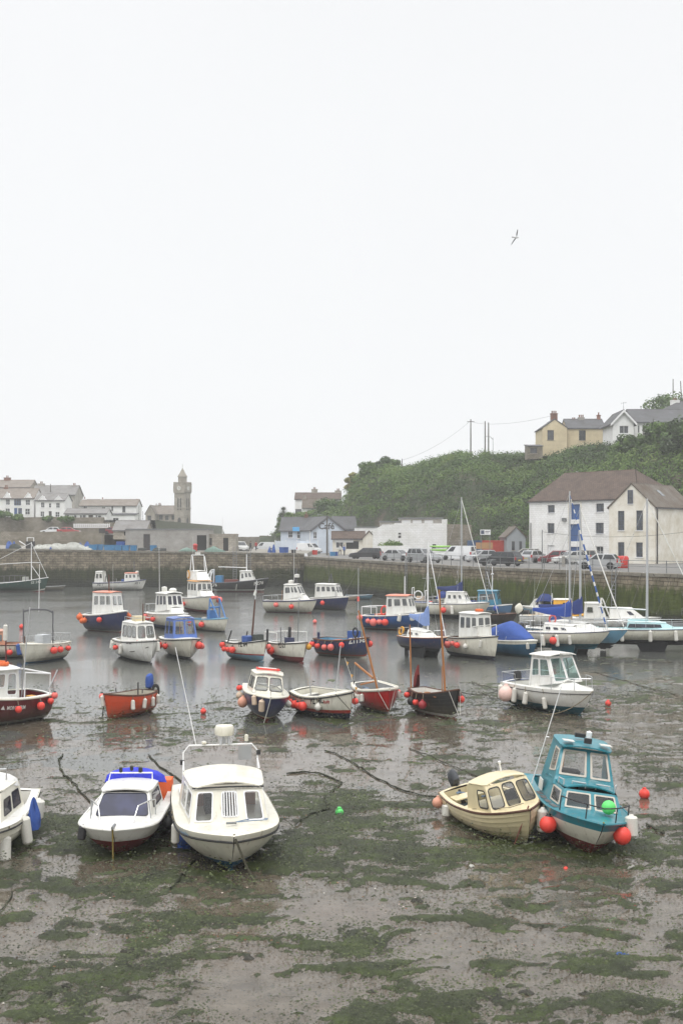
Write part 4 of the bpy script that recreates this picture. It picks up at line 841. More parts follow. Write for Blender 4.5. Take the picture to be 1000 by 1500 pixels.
bg_ = house('warehouse', 'cream gabled building with tall windows and lichened slate roof', 'warehouse', Ob, yb, wb, 10.6, 11.0 - ZR, 13.65 - ZR, 'y', M_cream, M_lichen,
      front=W4((718, 201, 746, 285, 'win:n24'), (797, 199, 826, 285, 'win:n24'), (718, 336, 746, 400, 'win:n23'), (796, 337, 825, 400, 'win:n23')), gable_ops=W4((762, 111, 784, 170, 'win:n12')), over=.12, dep=.22)
mb = MB(); mb.tube([(wb + .1, .5, 0), (wb + .1, .5, 11 - ZR)], .07, n=6); mb.build('downpipe', M_wood_d, bg_)
mb = MB(); mb.prism([(wb - 1.55, 0), (wb - .75, 0)] + [], 'z', 0, 0) if False else None
m_, dz_ = wb / 2, 2.65; sl = Vector((m_, 0, -dz_)).normalized(); base = Vector((m_, 0, 13.65 - ZR)); nn = Vector((dz_, 0, m_)).normalized()
mb = MB(); q = [base + sl * 1.0 + nn * .2 + Vector((0, 4.6, 0)), base + sl * 2.0 + nn * .2 + Vector((0, 4.6, 0)), base + sl * 2.0 + nn * .2 + Vector((0, 5.4, 0)), base + sl * 1.0 + nn * .2 + Vector((0, 5.4, 0))]; mb.poly(q)
for k in range(4): mb.poly([q[k], q[(k + 1) % 4], q[(k + 1) % 4] - nn * .12, q[k] - nn * .12])
mb.build('rooflight', G2, bg_, smooth=0)
# ---- yard things left of the warehouse
px_house('boat_shed', 'small grey boarded shed with gable and two narrow windows', 'shed', 742, 769, 818, 786.5, 773, 168, 7, 'y', paint('grey_boarding', (.30, .325, .345, 1), .7, 0, .25, 2), M_lichen, front=[(749, 793, 753.5, 806, 'win:d12'), (760, 793, 764, 806, 'win:d12')], over=.15)
def container(label, col, x0, x1, D, d=6.0, h=2.55):
    s = D / F; w = (x1 - x0) * s; t = thing('shipping_container', label, 'container', ((x0 - 500) * s, D, ZR)); m = paint('container_' + str(round(col[0], 2)), col, .55, 0, .3, 1.5); mb = MB(); pts = []
    n = int(w / .14)
    for k in range(n): x = .06 + (w - .12) * k / n; dx = (w - .12) / n; pts += [(x, .0), (x + dx * .35, .0), (x + dx * .5, .04), (x + dx * .85, .04)]
    pts += [(w - .06, 0)]; rows = [[(p[0], p[1], .12) for p in pts], [(p[0], p[1], h - .12) for p in pts]]; mb.grid(rows)
    mb.bbox(.02, w - .02, .06, d, .05, h - .02); mb.build('side_panel', m, t, smooth=0); q = MB()
    for z in (.0, h - .13): q.bbox(0, w, -.03, .1, z, z + .13)
    for x in (0, w - .12): q.bbox(x, x + .12, -.034, .1, .132, h - .132)
    q.build('frame', m, t, smooth=0)
container('blue steel container behind the parked cars', (.03, .085, .20, 1), 690, 706, 172); container('red steel container behind the parked cars', (.48, .06, .04, 1), 706.5, 743, 171)
mb = MB(); mb.bbox(0, 2.4, 0, .12, 0, .9); tag(mb.build('board_stack', paint('plywood', (.42, .24, .11, 1), .8, 0, .3, 3), smooth=0, loc=atD(696.5, 804, 169.5)), 'orange brown board leaning by the blue container', 'board')
t = thing('sign_board', 'white sign board with a dark blue square on two posts', 'sign', atD(703, 815, 166)); mb = MB(); w = 15 * 166 / F; z0, z1_ = 3.0, 3.0 + .72; mb.bbox(0, w, 0, .05, z0, z1_); mb.build('panel', M_wood_w, t, smooth=0)
mb = MB(); mb.bbox(.08, .55, -.012, -.004, z0 + .1, z1_ - .1); mb.build('emblem', M_navyf, t, smooth=0); mb = MB()
mb.poly([(.66, -.008, z0 + .42), (1.3, -.008, z0 + .42), (1.3, -.008, z0 + .52), (.66, -.008, z0 + .52)]); mb.poly([(.66, -.008, z0 + .22), (1.2, -.008, z0 + .22), (1.2, -.008, z0 + .3), (.66, -.008, z0 + .3)]); mb.build('text_line', M_gtrim, t, smooth=0)
for x in (.1, w - .1): q = MB(); q.tube([(x, .1, 0), (x, .1, z1_)], .05, n=6); q.build('post', met, t)
terrace('rock_wall', 'old ivy topped stone wall at the foot of the cliff', 655, 690, 180, 4.5, Z(768, 180), M_rubble, 'wall', 1.0, 12)
# ================================================================ poles, wires, lamps
M_pole = paint('weathered_pole', (.10, .09, .08, 1), .9, 0, .3, 3); M_conc = paint('concrete_post', (.30, .285, .26, 1), .9, 0, .3, 3)
def pole(label, p, h, r=.13, arm=False, m=None, lean=0, cat='pole', name='utility_pole', side=-1):
    t = thing(name, label, cat, p); mb = MB(); mb.tube([(0, 0, -1), (lean * .5, 0, h * .5), (lean, 0, h)], [r, r * .9, r * .7], n=7); mb.build('shaft', m or M_pole, t)
    if arm == 'cross': q = MB(); q.box((lean, 0, h - .5), (1.4, .1, .12)); q.build('crossarm', M_pole, t, smooth=0)
    if arm == 'lamp':
        q = MB(); q.tube([(lean, 0, h - .4), (lean + side * .5, 0, h + .15), (lean + side * 1.3, 0, h + .25)], .045, n=6); q.build('lamp_arm', met, t); q = MB(); q.lathe([(0, -.12), (.16, -.08), (.16, .04), (.05, .1), (0, .1)], (lean + side * 1.5, 0, h + .22), n=8); q.build('lamp_head', met, t)
    return t
pa = atD(689, 664, 232); pole('wooden utility pole standing apart on the ridge', pa, Z(614, 232) - pa.z, .14, 'cross')
pb = atD(710, 664, 232); pole('wooden pole, left one of a close pair on the ridge', pb, Z(617, 232) - pb.z, .14)
pc = atD(715, 664, 235); pole('wooden pole, right one of a close pair on the ridge', pc, Z(619, 235) - pc.z, .14)
pd = atD(721.5, 664, 230); pole('slim grey lamp post on the ridge', pd, Z(641, 230) - pd.z, .05, 'lamp', met, name='lamp_post', cat='lamp post')
pe = atD(985, 600, 250); pole('bare wooden pole above the white hill house', pe, Z(555, 250) - pe.z, .12)
pf = atD(998, 600, 250); pole('bare wooden pole at the right edge of the skyline', pf, Z(558, 250) - pf.z, .12, lean=-.3)
pg = atD(956, 655, 200); pole('slim pole beside the white hill house wall', pg, Z(613, 200) - pg.z, .08)
ph = atD(588.5, 684, 244); pole('short twin pole stump on the seaward ridge', ph, Z(672, 244) - ph.z, .10)
def wire(label, a, b, sag=.6, r=.018, n=10, name='overhead_wire', cat='wire', m=None):
    a, b = Vector(a), Vector(b); mb = MB(); mb.tube([a.lerp(b, k / n) - Vector((0, 0, sag * 4 * (k / n) * (1 - k / n))) for k in range(n + 1)], r, n=4); return tag(mb.build(name, m or M_wood_d), label, cat)
top = lambda p, y, D: Vector((p.x, p.y, Z(y, D) - .3))
wire('thin wire from the lone ridge pole down to the seaward stump', top(pa, 614, 232), top(ph, 672, 244), 1.0); wire('thin wire between the ridge poles and the yellow house', top(pc, 619, 235), atD(817, 606, 219), .5)
wire('thin wire from the pair of poles to the lone pole', top(pb, 617, 232), top(pa, 614, 232), .3)
p = Vector(((479 - 500) / F * 196, 196, ZR)); pole('dark quayside lamp post by the kiosk', p, Z(756, 196) - ZR, .16, 'lamp', M_pole, name='lamp_post', cat='lamp post')
p = Vector(((454 - 500) / F * 210, 210, ZR)); pole('slim pale flagpole in front of the cafe', p, Z(778, 210) - ZR, .05, m=M_wood_w, name='flagpole', cat='flagpole')
p = Vector(((793.5 - 500) / F * 116, 116, ZR)); q1 = pole('slim grey post in the car park before the white warehouse', p, Z(776, 116) - ZR, .05, m=met, name='lamp_post', cat='lamp post')
p2 = Vector(((1012 - 500) / F * 104, 104, ZR)); wire('string of small bulbs across the car park', (p.x, p.y, Z(779, 116)), (p2.x, p2.y, Z(778, 104)), .5, .015, 14, 'festoon_cable', 'cable')
p = Vector(((326 - 500) / F * 188, 188, Z(783, 188))); pole('thin white mast rising behind the small stone store', p, Z(759, 188) - p.z, .05, m=M_wood_w, name='flagpole', cat='flagpole')
p = atD(204, 772, 215); pole('thin dark post beside the slate shed', p, Z(740, 215) - p.z, .06); p = atD(209.5, 772, 215); pole('thin pale post beside the slate shed', p, Z(749, 215) - p.z, .05, m=met)
p = atD(74.5, 726, 279); pole('tall thin chimney flue on the grey house', p, Z(709, 279) - p.z, .12, name='flue', cat='flue')
p = atD(150, 800, 184); pole('sign post with dark square board on the pier', p, Z(776, 184) - p.z, .06, m=met, name='sign_post', cat='sign')
q = MB(); q.bbox(-.5, .5, -.06, 0, Z(781, 184) - p.z, Z(774, 184) - p.z); q.build('board', M_wood_d, [o for o in COL.objects if o.name.startswith('sign_post')][0], smooth=0)
for (px, py) in ((769, 824.5), (824.5, 830)):
    b = at(px, py, ZR); mb = MB(); mb.box((0, 0, .5), (.34, .34, 1.0), taper=.85); mb.lathe([(.2, 1.0), (.15, 1.08), (0, 1.12)], n=8); tag(mb.build('stone_post', M_conc, smooth=0, loc=b), 'granite mooring post on the car park edge, ' + ('by the silver hatchback' if px < 800 else 'by the red car'), 'bollard')
# ================================================================ vehicles
M_tyre = paint('tyre_rubber', (.02, .02, .02, 1), .85); M_rim = paint('alloy_rim', (.32, .33, .34, 1), .35, .7, .2, 5); M_plate_y = paint('yellow_plate', (.65, .5, .06, 1), .5, 0, .1); M_plate_w = paint('white_plate', (.7, .7, .7, 1), .5, 0, .1)
M_hl = paint('headlamp_lens', (.6, .62, .64, 1), .15, 0, .05); M_tl = paint('tail_lamp_lens', (.42, .02, .02, 1), .2, 0, .1); M_trim = paint('black_trim', (.025, .025, .027, 1), .6)
GC = glass('car_glass', (.03, .034, .038, 1), .05)
CARS = {  # length, width, height, lower outline rear->front (x fraction, z), glasshouse: rear foot, rear top, front top, front foot (x fractions), belt height
 'hatch': (3.9, 1.68, 1.47, [(0, .42), (.0, .80), (.02, .95), (.68, .92), (.93, .78), (.985, .62), (1, .40)], (.015, .13, .55, .745), .93),
 'estate': (4.6, 1.76, 1.50, [(0, .42), (.0, .82), (.015, .96), (.70, .93), (.94, .78), (.985, .62), (1, .40)], (.012, .09, .56, .735), .94),
 'saloon': (4.4, 1.74, 1.42, [(0, .44), (.0, .82), (.03, .98), (.16, .98), (.70, .92), (.94, .76), (.985, .6), (1, .40)], (.10, .26, .56, .745), .94),
 'suv': (4.4, 1.82, 1.70, [(0, .50), (.0, .95), (.015, 1.10), (.70, 1.06), (.95, .96), (.99, .75), (1, .46)], (.012, .07, .56, .735), 1.08),
 'van': (4.4, 1.82, 1.88, [(0, .42), (.0, .9), (.0, 1.12), (.80, 1.06), (.95, .88), (.99, .68), (1, .42)], (.0, .012, .66, .845), 1.10)}
def car_build(kind, label, colour, cname, van_rear=False, group=None, cat='car'):
    Lc, Wc, Hc, prof, gh, belt = CARS[kind]; pm = paint('car_paint_' + cname, colour, .28, .35 if 'silver' in cname or 'grey' in cname else 0, .12, 2, coat=.4)
    t = thing('parked_van' if kind == 'van' else 'parked_car', label, cat, group=group); X = lambda f: (f - .5) * Lc
    mb = MB(); ys = (-.5, -.46, 0, .46, .5); rows = []
    low = [(prof[-1][0], .24), (.0, .26)]
    out = prof + [(.985, .22), (.02, .24)]
    for y in ys:
        k = abs(y) > .48; row = []
        for (f, z) in out: row.append((X(f + (.5 - f) * (.02 if k else 0)), y * Wc * (1 - (.06 if f > .97 or f < .01 else 0)), z - (.04 if k and z > .7 else 0)))
        row.append(row[0]); rows.append(row)
    ids = mb.grid(rows); mb.face([i for i in ids[0][:-1]]); mb.face([i for i in ids[-1][:-1]][::-1])
    wl, wt = .47 * Wc, .385 * Wc if kind != 'van' else .44 * Wc; z0, z1 = belt - .03, Hc
    B = [(X(gh[0]), z0), (X(gh[1]), z1), (X(gh[2]), z1), (X(gh[3]), z0)]; zr = z1 + .035
    low_ = [[mb.vert((B[0][0], s * wl, z0)), mb.vert((B[3][0], s * wl, z0))] for s in (-1, 1)]; up_ = [[mb.vert((B[1][0], s * wt, z1)), mb.vert((B[2][0], s * wt, z1))] for s in (-1, 1)]
    mid = [mb.vert((B[1][0] + .06, 0, zr)), mb.vert((B[2][0] - .06, 0, zr))]
    for s in (0, 1): mb.face((low_[s][0], low_[s][1], up_[s][1], up_[s][0])); mb.face((up_[s][0], up_[s][1], mid[1], mid[0]))
    mb.face((low_[0][0], low_[1][0], up_[1][0], mid[0], up_[0][0])); mb.face((low_[0][1], low_[1][1], up_[1][1], mid[1], up_[0][1]))
    mb.build('body', pm, t, smooth=32)
    def pane(name, q, off=.014, m=GC):
        q = [Vector(p) for p in q]; c = sum(q, Vector()) / len(q); n = (q[1] - q[0]).cross(q[2] - q[0]).normalized()
        if n.dot(c - Vector((0, 0, .8))) < 0: n = -n
        mb = MB(); mb.poly([c + (p - c) * .995 + n * off for p in q]); mb.build(name, m, t, smooth=0)
    def sidept(f, v, s): a = Vector((B[0][0] + (B[3][0] - B[0][0]) * f, s * wl, z0)); b = Vector((B[1][0] + (B[2][0] - B[1][0]) * f, s * wt, z1)); return a.lerp(b, v)
    spans = ((.03, .26), (.29, .58), (.61, .93)) if kind in ('estate', 'suv') else ((.04, .48), (.52, .92))
    if kind == 'van': spans = ((.70, .93),)
    for s in (-1, 1):
        for (a, b) in spans: pane('side_window', [sidept(a, .12, s), sidept(b, .12, s), sidept(b - .02, .88, s), sidept(a + .02, .88, s)])
    pane('windscreen', [(B[3][0] + (B[2][0] - B[3][0]) * .08, s * (wl - .09), z0 + (z1 - z0) * .08) for s in (-1, 1)] + [(B[3][0] + (B[2][0] - B[3][0]) * .9, s * (wt - .07), z0 + (z1 - z0) * .9) for s in (1, -1)])
    pane('rear_window', [(B[0][0] + (B[1][0] - B[0][0]) * .2, s * (wl - .16), z0 + (z1 - z0) * .2) for s in (-1, 1)] + [(B[0][0] + (B[1][0] - B[0][0]) * .88, s * (wt - .1), z0 + (z1 - z0) * .88) for s in (1, -1)])
    rw = .31 if kind != 'suv' else .35
    for f in (.18, .82):
        for s in (-1, 1):
            q = MB(); Mx = Matrix.Rotation(R(90) * s, 3, 'X'); q.lathe([(0, -.20), (rw - .05, -.20), (rw, -.16), (rw, -.01), (rw - .05, .03), (rw * .66, .02), (rw * .60, .0), (rw * .15, .015), (0, .02)], (X(f), s * (Wc / 2 + .005) * .985, rw), n=16, M=Mx, mats=[0, 0, 0, 0, 0, 1, 1, 1])
            q.build('wheel', [M_tyre, M_rim], t, smooth=40)
            a = MB(); pts = [(X(f) + (rw + .07) * math.cos(x), s * (Wc / 2 + .004), rw + (rw + .07) * math.sin(x)) for x in [math.pi * i / 10 for i in range(11)]]; a.poly(pts); a.build('wheel_arch', M_trim, t, smooth=0)
    for s in (-1, 1):
        q = MB(); q.box((X(.972), s * Wc * .37, prof[-2][1] + .06), (.16, .34, .14)); q.build('headlight', M_hl, t, smooth=0)
        q = MB(); q.box((X(.012), s * Wc * .44, belt - .10 if kind != 'van' else .95), (.14, .17, .34)); q.build('tail_light', M_tl, t, smooth=0)
        q = MB(); q.box((X(gh[3]) - .28, s * Wc * .545, belt + .06), (.14, .2, .13)); q.build('wing_mirror', pm, t, smooth=0)
    q = MB(); q.box((X(-.003), 0, .62), (.03, .5, .12)); q.build('number_plate', M_plate_y, t, smooth=0); q = MB(); q.box((X(1.002), 0, .42), (.03, .5, .12)); q.build('number_plate', M_plate_w, t, smooth=0)
    q = MB(); q.box((X(.99), 0, .36), (.12, Wc * .84, .16)); q.box((X(.008), 0, .36), (.12, Wc * .84, .16)); q.build('bumper', M_trim if kind in ('van', 'suv') else pm, t, smooth=0)
    return t
SIL = (.42, .43, .44, 1); WHT = (.74, .75, .76, 1); BLK = (.022, .024, .028, 1)
for (kind, px, py, hd, col, cn, lb) in (
 ('van', 386, 807.6, 184, WHT, 'white', 'white panel van facing left beside the blue tubs'),
 ('van', 453, 811, -28, WHT, 'white', 'white panel van facing right in front of the cafe'),
 ('estate', 536, 818.6, 165, (.05, .052, .056, 1), 'dark_grey', 'dark grey estate car beside the kiosk'),
 ('saloon', 583, 821.5, -38, SIL, 'silver', 'silver saloon car in front of the white yard wall'),
 ('suv', 621, 824.5, -52, (.34, .35, .36, 1), 'silver_dull', 'silver off-road car just right of the silver saloon'),
 ('van', 672, 821.0, 148, WHT, 'white', 'white panel van seen from behind, beside the kayaks'),
 ('estate', 704, 812.5, 158, WHT, 'white', 'white estate car behind the silver hatchback near the containers'),
 ('hatch', 706, 823.8, 205, SIL, 'silver', 'silver hatchback half hidden behind the black estate car'),
 ('saloon', 723, 813.5, 205, (.42, .43, .44, 1), 'silver', 'silver saloon car in front of the red container'),
 ('estate', 735, 829.3, 140, BLK, 'black', 'black estate car with red tail lamps nearest the quay railing'),
 ('estate', 769, 820.5, 168, (.36, .35, .32, 1), 'silver_warm', 'silver gold estate car beside the white warehouse corner'),
 ('hatch', 785, 825.0, 48, SIL, 'silver', 'silver hatchback showing its rear before the white warehouse'),
 ('hatch', 814, 825.6, 170, (.20, .018, .025, 1), 'dark_red', 'dark red hatchback in front of the white warehouse'),
 ('saloon', 838, 826.0, 205, (.55, .55, .53, 1), 'pale_silver', 'pale silver car just right of the dark red hatchback'),
 ('estate', 852, 825.2, 152, (.21, .19, .165, 1), 'grey_brown', 'grey brown estate car by the warehouse loading door'),
 ('hatch', 880, 834.0, 155, (.46, .47, .48, 1), 'silver_bright', 'silver hatchback nearest the cream gabled building')):
    t = car_build(kind, lb, col, cn, group='vehicles parked along the quay', cat='van' if kind == 'van' else 'car'); p = at(px, py, ZR); t.location = (p.x, p.y + 1.0, ZR); t.rotation_euler.z = R(hd)
for (px, py, col, cn, lb) in ((73, 783, WHT, 'white', 'white car on the terrace road behind the pier'), (98, 784, (.4, .05, .05, 1), 'red', 'red car on the terrace road behind the pier'), (165, 784, (.35, .06, .08, 1), 'dark_red', 'dark red car on the terrace road beside the shed')):
    t = car_build('saloon', lb, col, cn, group='cars parked on the terrace road'); p = atD(px, py, 229); t.location = (p.x, 231, Z(782.6, 231) - .05); t.rotation_euler.z = R(180 if px < 90 else 5)
t = car_build('suv', 'pale pick-up truck parked at the end of the stone store', (.5, .51, .52, 1), 'pale_silver', cat='pick-up'); t.location = ((352 - 500) / F * 195, 195, ZL1); t.rotation_euler.z = R(-70)
# ================================================================ clutter on the quays
def blob(name, label, cat, p, size, mat, seed, group=None, n=10, amp=.35):
    mb = MB(); r = random.Random(seed); ph = [r.uniform(0, 6) for _ in range(6)]; rows = []
    for i in range(7):
        th = math.pi / 2 * i / 6; row = []
        for j in range(n + 1):
            a = 2 * math.pi * (j % n) / n; k = 1 + amp * (math.sin(2 * a + ph[0]) * .5 + math.sin(3 * a + ph[1] + th * 2) * .4 + math.sin(5 * a + ph[2]) * .25) + (r.uniform(-.08, .08) if j < n else 0)
            if j == n: row.append(row[0]); continue
            row.append((math.cos(th) * math.cos(a) * size[0] * k, math.cos(th) * math.sin(a) * size[1] * k, math.sin(th) * size[2] * (1 + .3 * math.sin(2 * a + ph[3]))))
        rows.append(row)
    mb.grid(rows); return tag(mb.build(name, mat, smooth=50, loc=p), label, cat, group)
NET_W = paint('white_net', (.52, .53, .50, 1), .9, 0, .5, 6, bump=.8); NET_D = paint('dark_net', (.05, .06, .055, 1), .9, 0, .5, 6, bump=.8); NET_G = paint('green_net', (.20, .30, .26, 1), .9, 0, .5, 6, bump=.8); TUBB = paint('blue_tub_plastic', (.045, .20, .40, 1), .45, 0, .25, 3); BAGB = paint('blue_bag', (.03, .09, .32, 1), .6, 0, .3, 3, bump=.4)
def zp(px): return zq((px - 500) / F * 182)
for i, (px, w, hh, m, lb) in enumerate(((58, 1.0, .55, NET_W, 'pile of white netting beside the black winch'), (70, 1.1, .6, NET_W, 'white netting heap second from the winch'), (84, 1.2, .75, NET_W, 'pile of white netting below the small dinghy'), (95, 1.0, .7, NET_W, 'pale netting heap in the middle of the pier clutter'), (107, 1.2, .95, NET_W, 'tallest heap of white netting on the pier'), (119, .9, .6, NET_W, 'white netting heap just left of the blue tubs'), (130, .9, .45, NET_W, 'flat white netting heap by the blue tubs'), (22, .9, .6, NET_D, 'dark net heap at the left end of the pier'), (274, 1.2, .5, NET_G, 'pale green net heap near the store open bay'), (313, 1.5, .7, NET_G, 'pale green tarpaulin heap before the small stone store'), (230, .7, .4, NET_D, 'dark net heap beside the brown store door'))):
    blob('net_heap', lb, 'net heap', ((px - 500) / F * 181.2, 181.2, zp(px)), (w, .7, hh), m, i, 'net heaps on the pier')
for i, (px, D, w, h, lb, m) in enumerate(((14, 181.5, .9, .9, 'blue sack at the left end of the pier', BAGB), (21, 182, .7, .9, 'second blue sack at the left end of the pier', BAGB), (76, 181, .5, .5, 'small blue bag among the white nets', BAGB), (118, 182.6, 1.0, .9, 'blue sack behind the white nets', BAGB), (128, 182.8, 1.1, 1.0, 'tall blue sack left of the tubs', BAGB), (395, 184, .5, .8, 'bright blue sack by the pier end van', BAGB), (401, 184, .55, 1.0, 'tall bright blue sack by the pier end van', BAGB), (321, 181.5, .45, .4, 'small blue bag before the small stone store', BAGB))):
    blob('sack', lb, 'sack', ((px - 500) / F * D, D, zp(px)), (w * .6, .5, h), m, 50 + i, 'sacks on the pier', amp=.2)
def tub(label, px, D, w, h, m, dz=0):
    mb = MB(); w2 = w / 2; d2 = .5; o = [(-w2, -d2), (w2, -d2), (w2, d2), (-w2, d2)]; k = .92
    rows = [[(x * k, y * k, 0) for x, y in o] + [(o[0][0] * k, o[0][1] * k, 0)], [(x, y, h) for x, y in o] + [(*o[0], h)], [(x * 1.04, y * 1.06, h) for x, y in o] + [(o[0][0] * 1.04, o[0][1] * 1.06, h)], [(x * 1.04, y * 1.06, h + .06) for x, y in o] + [(o[0][0] * 1.04, o[0][1] * 1.06, h + .06)], [(x * .92, y * .88, h + .06) for x, y in o] + [(o[0][0] * .92, o[0][1] * .88, h + .06)], [(x * .85, y * .82, .12) for x, y in o] + [(o[0][0] * .85, o[0][1] * .82, .12)]]
    ids = mb.grid(rows); mb.face(ids[0][:4]); mb.face(ids[-1][:4]); return tag(mb.build('fish_tub', m, smooth=0, loc=((px - 500) / F * D, D, zp(px) + dz)), label, 'tub', 'plastic fish tubs on the quays')
tub('blue fish tub at the left of the tub row', 137, 181.3, 1.25, .75, TUBB); tub('blue fish tub left of the sign post', 146, 181.8, 1.1, .8, TUBB); tub('teal blue long tub right of the sign post', 161, 181, 1.6, .75, TUBB); tub('blue long tub second right of the sign post', 174, 181, 1.1, .75, TUBB); tub('blue long tub, fourth from the sign post', 185, 181, 1.0, .75, TUBB); tub('blue tub at the right end of the tub row', 196, 181, .9, .75, TUBB); tub('blue tub stacked behind the tub row', 177, 182.5, 1.2, 1.3, BAGB); tub('blue tub beside the brown store door', 225, 182.5, .9, .8, TUBB)
tub('dark blue tub by the pier end van', 413, 184, .8, .8, BAGB); tub('second dark blue tub by the pier end van', 418.5, 184.3, .8, .8, BAGB); tub('dark tub at the top of the steps', 430, 183, .7, .45, M_trim)
b = at(461, 812.5, ZR); tub('red crate beside the cafe van', 461, b.y, .9, .7, paint('red_plastic', (.5, .04, .03, 1), .5, 0, .2), ZR - zp(461)); tub('blue crate by the lamp post', 487, 191, .9, .6, TUBB, ZR - zp(487)); tub('second blue crate by the lamp post', 491.5, 192, .8, .6, BAGB, ZR - zp(491.5))
# red bin, winch, dinghy on the pier
mb = MB(); mb.lathe([(0, 0), (.3, 0), (.36, .9), (.4, .95), (.36, 1.05), (.15, 1.2), (0, 1.2)], n=14); tag(mb.build('litter_bin', paint('red_bin_paint', (.5, .035, .03, 1), .45, 0, .2), loc=((286 - 500) / F * 182.5, 182.5, zp(286))), 'red bin against the harbour store wall', 'bin')
q = at(911, 832, ZR); mb = MB(); mb.lathe([(0, 0), (.55, 0), (.62, .1), (.62, 1.0), (.5, 1.18), (0, 1.22)], n=16); t = mb.build('grit_bin', paint('red_drum_paint', (.55, .03, .02, 1), .45, 0, .2), loc=q); tag(t, 'red round container beside the cream building', 'container')
t = thing('winch', 'black pier winch with white frame among the nets', 'winch', ((45 - 500) / F * 181.5, 181.5, zp(45))); mb = MB(); mb.box((0, 0, .6), (1.2, .9, 1.1)); mb.build('drum_box', M_trim, t, smooth=0); mb = MB()
for x in (-.5, .5): mb.tube([(x, 0, 1.1), (x, 0, 1.7)], .06, n=6)
mb.tube([(-.55, 0, 1.7), (.55, 0, 1.7)], .06, n=6); mb.build('frame', M_wood_w, t); mb = MB(); mb.tube([(-.6, 0, .5), (-1.7, 0, 1.2)], .09, n=6); mb.build('arm', M_wood_w, t)
def lobster(label, px, D, dz=0):
    t = thing('lobster_pot', label, 'lobster pot', ((px - 500) / F * D, D, zp(px) + dz), 0, 'lobster pots on the pier'); mb = MB()
    for x in (-.35, 0, .35): mb.tube([(x, .25 * math.cos(a), .02 + .42 * math.sin(a)) for a in [math.pi * k / 8 for k in range(9)]], .03, n=5)
    mb.bbox(-.36, .36, -.26, .26, 0, .04); mb.build('frame', M_wood_d, t, smooth=0); mb = MB(); mb.grid([[(x, .235 * math.cos(a), .03 + .40 * math.sin(a)) for a in [math.pi * k / 8 for k in range(9)]] for x in (-.34, .34)]); mb.build('netting', NET_D, t)
for i, px in enumerate((206, 211, 232, 240)): lobster(('dark lobster pot on the pier, ' + ('first', 'second', 'third', 'fourth')[i] + ' right of the blue tubs'), px, 182)
# kayaks on a rack
t0 = None; KG = paint('kayak_green', (.22, .50, .05, 1), .35, 0, .1); KW = paint('kayak_white', (.7, .72, .72, 1), .35, 0, .1)
rk = thing('kayak_rack', 'metal rack holding kayaks beside the white van', 'rack', at(645, 818, ZR)); mb = MB()
for x in (-1.2, 1.2):
    mb.tube([(x, 0, 0), (x, 0, 1.7)], .05, n=6)
    for z in (.5, 1.0, 1.5): mb.tube([(x, -.6, z), (x, .1, z)], .04, n=5)
mb.build('frame', met, rk)
for i, (z, m, lb) in enumerate(((.55, KW, 'white kayak lowest on the rack'), (1.05, KG, 'green kayak in the middle of the rack'), (1.55, KG, 'green kayak on top of the rack'))):
    mb = MB(); rows = []
    for k in range(13):
        x = -1.6 + 3.2 * k / 12; w = .36 * math.sqrt(max(.002, 1 - (x / 1.62) ** 2)); hh = .26 * math.sqrt(max(.01, 1 - (x / 1.7) ** 2)); rows.append([(x, w * math.cos(a), .17 + .6 * hh * math.sin(a) + .06 * (x / 1.6) ** 2) for a in [2 * math.pi * j / 10 for j in range(11)]])
    ids = mb.grid(rows); o = mb.build('kayak', m, loc=at(645, 818, ZR) + Vector((0, -.3, z - .04))); tag(o, lb, 'kayak', 'kayaks on the quay rack')
# ================================================================ people on the quay (a few pixels each)
SKIN = paint('skin', (.45, .27, .19, 1), .6, 0, .1); HAIR = paint('dark_hair', (.03, .022, .018, 1), .7)
def person(label, p, rz, top, legs, phase=.15):
    me = bpy.data.meshes.new('person')
    V = [(0, 0, .95), (0, 0, 1.2), (0, .0, 1.42), (0, .01, 1.52), (0, .03, 1.64), (0, .03, 1.74), (.1, 0, .88), (.11, phase, .5), (.11, phase * .6, .06), (.11, phase * .6 + .14, .03), (-.1, 0, .88), (-.11, -phase * .6, .5), (-.11, -phase * 1.3, .08), (-.11, -phase * 1.3 + .13, .04),
         (.19, 0, 1.40), (.25, -.02, 1.14), (.24, .12, .92), (.24, .16, .83), (-.19, 0, 1.40), (-.25, .02, 1.14), (-.24, .08, .9), (-.24, .1, .82)]
    E = [(0, 1), (1, 2), (2, 3), (3, 4), (4, 5), (0, 6), (6, 7), (7, 8), (8, 9), (0, 10), (10, 11), (11, 12), (12, 13), (2, 14), (14, 15), (15, 16), (16, 17), (2, 18), (18, 19), (19, 20), (20, 21)]
    RR = [.14, .145, .13, .055, .10, .07, .09, .065, .05, .04, .09, .065, .05, .04, .065, .048, .035, .04, .065, .048, .035, .04]
    me.from_pydata(V, E, []); o = bpy.data.objects.new('person', me); COL.objects.link(o); o.modifiers.new('skin', 'SKIN'); o.modifiers.new('sub', 'SUBSURF').levels = 1
    for i, s in enumerate(me.skin_vertices[0].data): s.radius = (RR[i], RR[i] * .85)
    me.skin_vertices[0].data[0].use_root = True
    bpy.context.view_layer.update(); m2 = bpy.data.meshes.new_from_object(o.evaluated_get(bpy.context.evaluated_depsgraph_get())); bpy.data.objects.remove(o)
    for m in (legs, top, SKIN): m2.materials.append(m)
    for f in m2.polygons: z = f.center.z; f.material_index = 2 if (z > 1.5 or (abs(f.center.x) > .18 and z < .9)) else (1 if z > .93 else 0); f.use_smooth = True
    o = bpy.data.objects.new('person', m2); COL.objects.link(o); o.location = p; o.rotation_euler.z = rz; tag(o, label, 'person')
    q = MB(); q.lathe([(.112, 1.66), (.118, 1.72), (.09, 1.79), (0, 1.82)], (0, .015, 0), n=10); q.build('hair', HAIR, o)
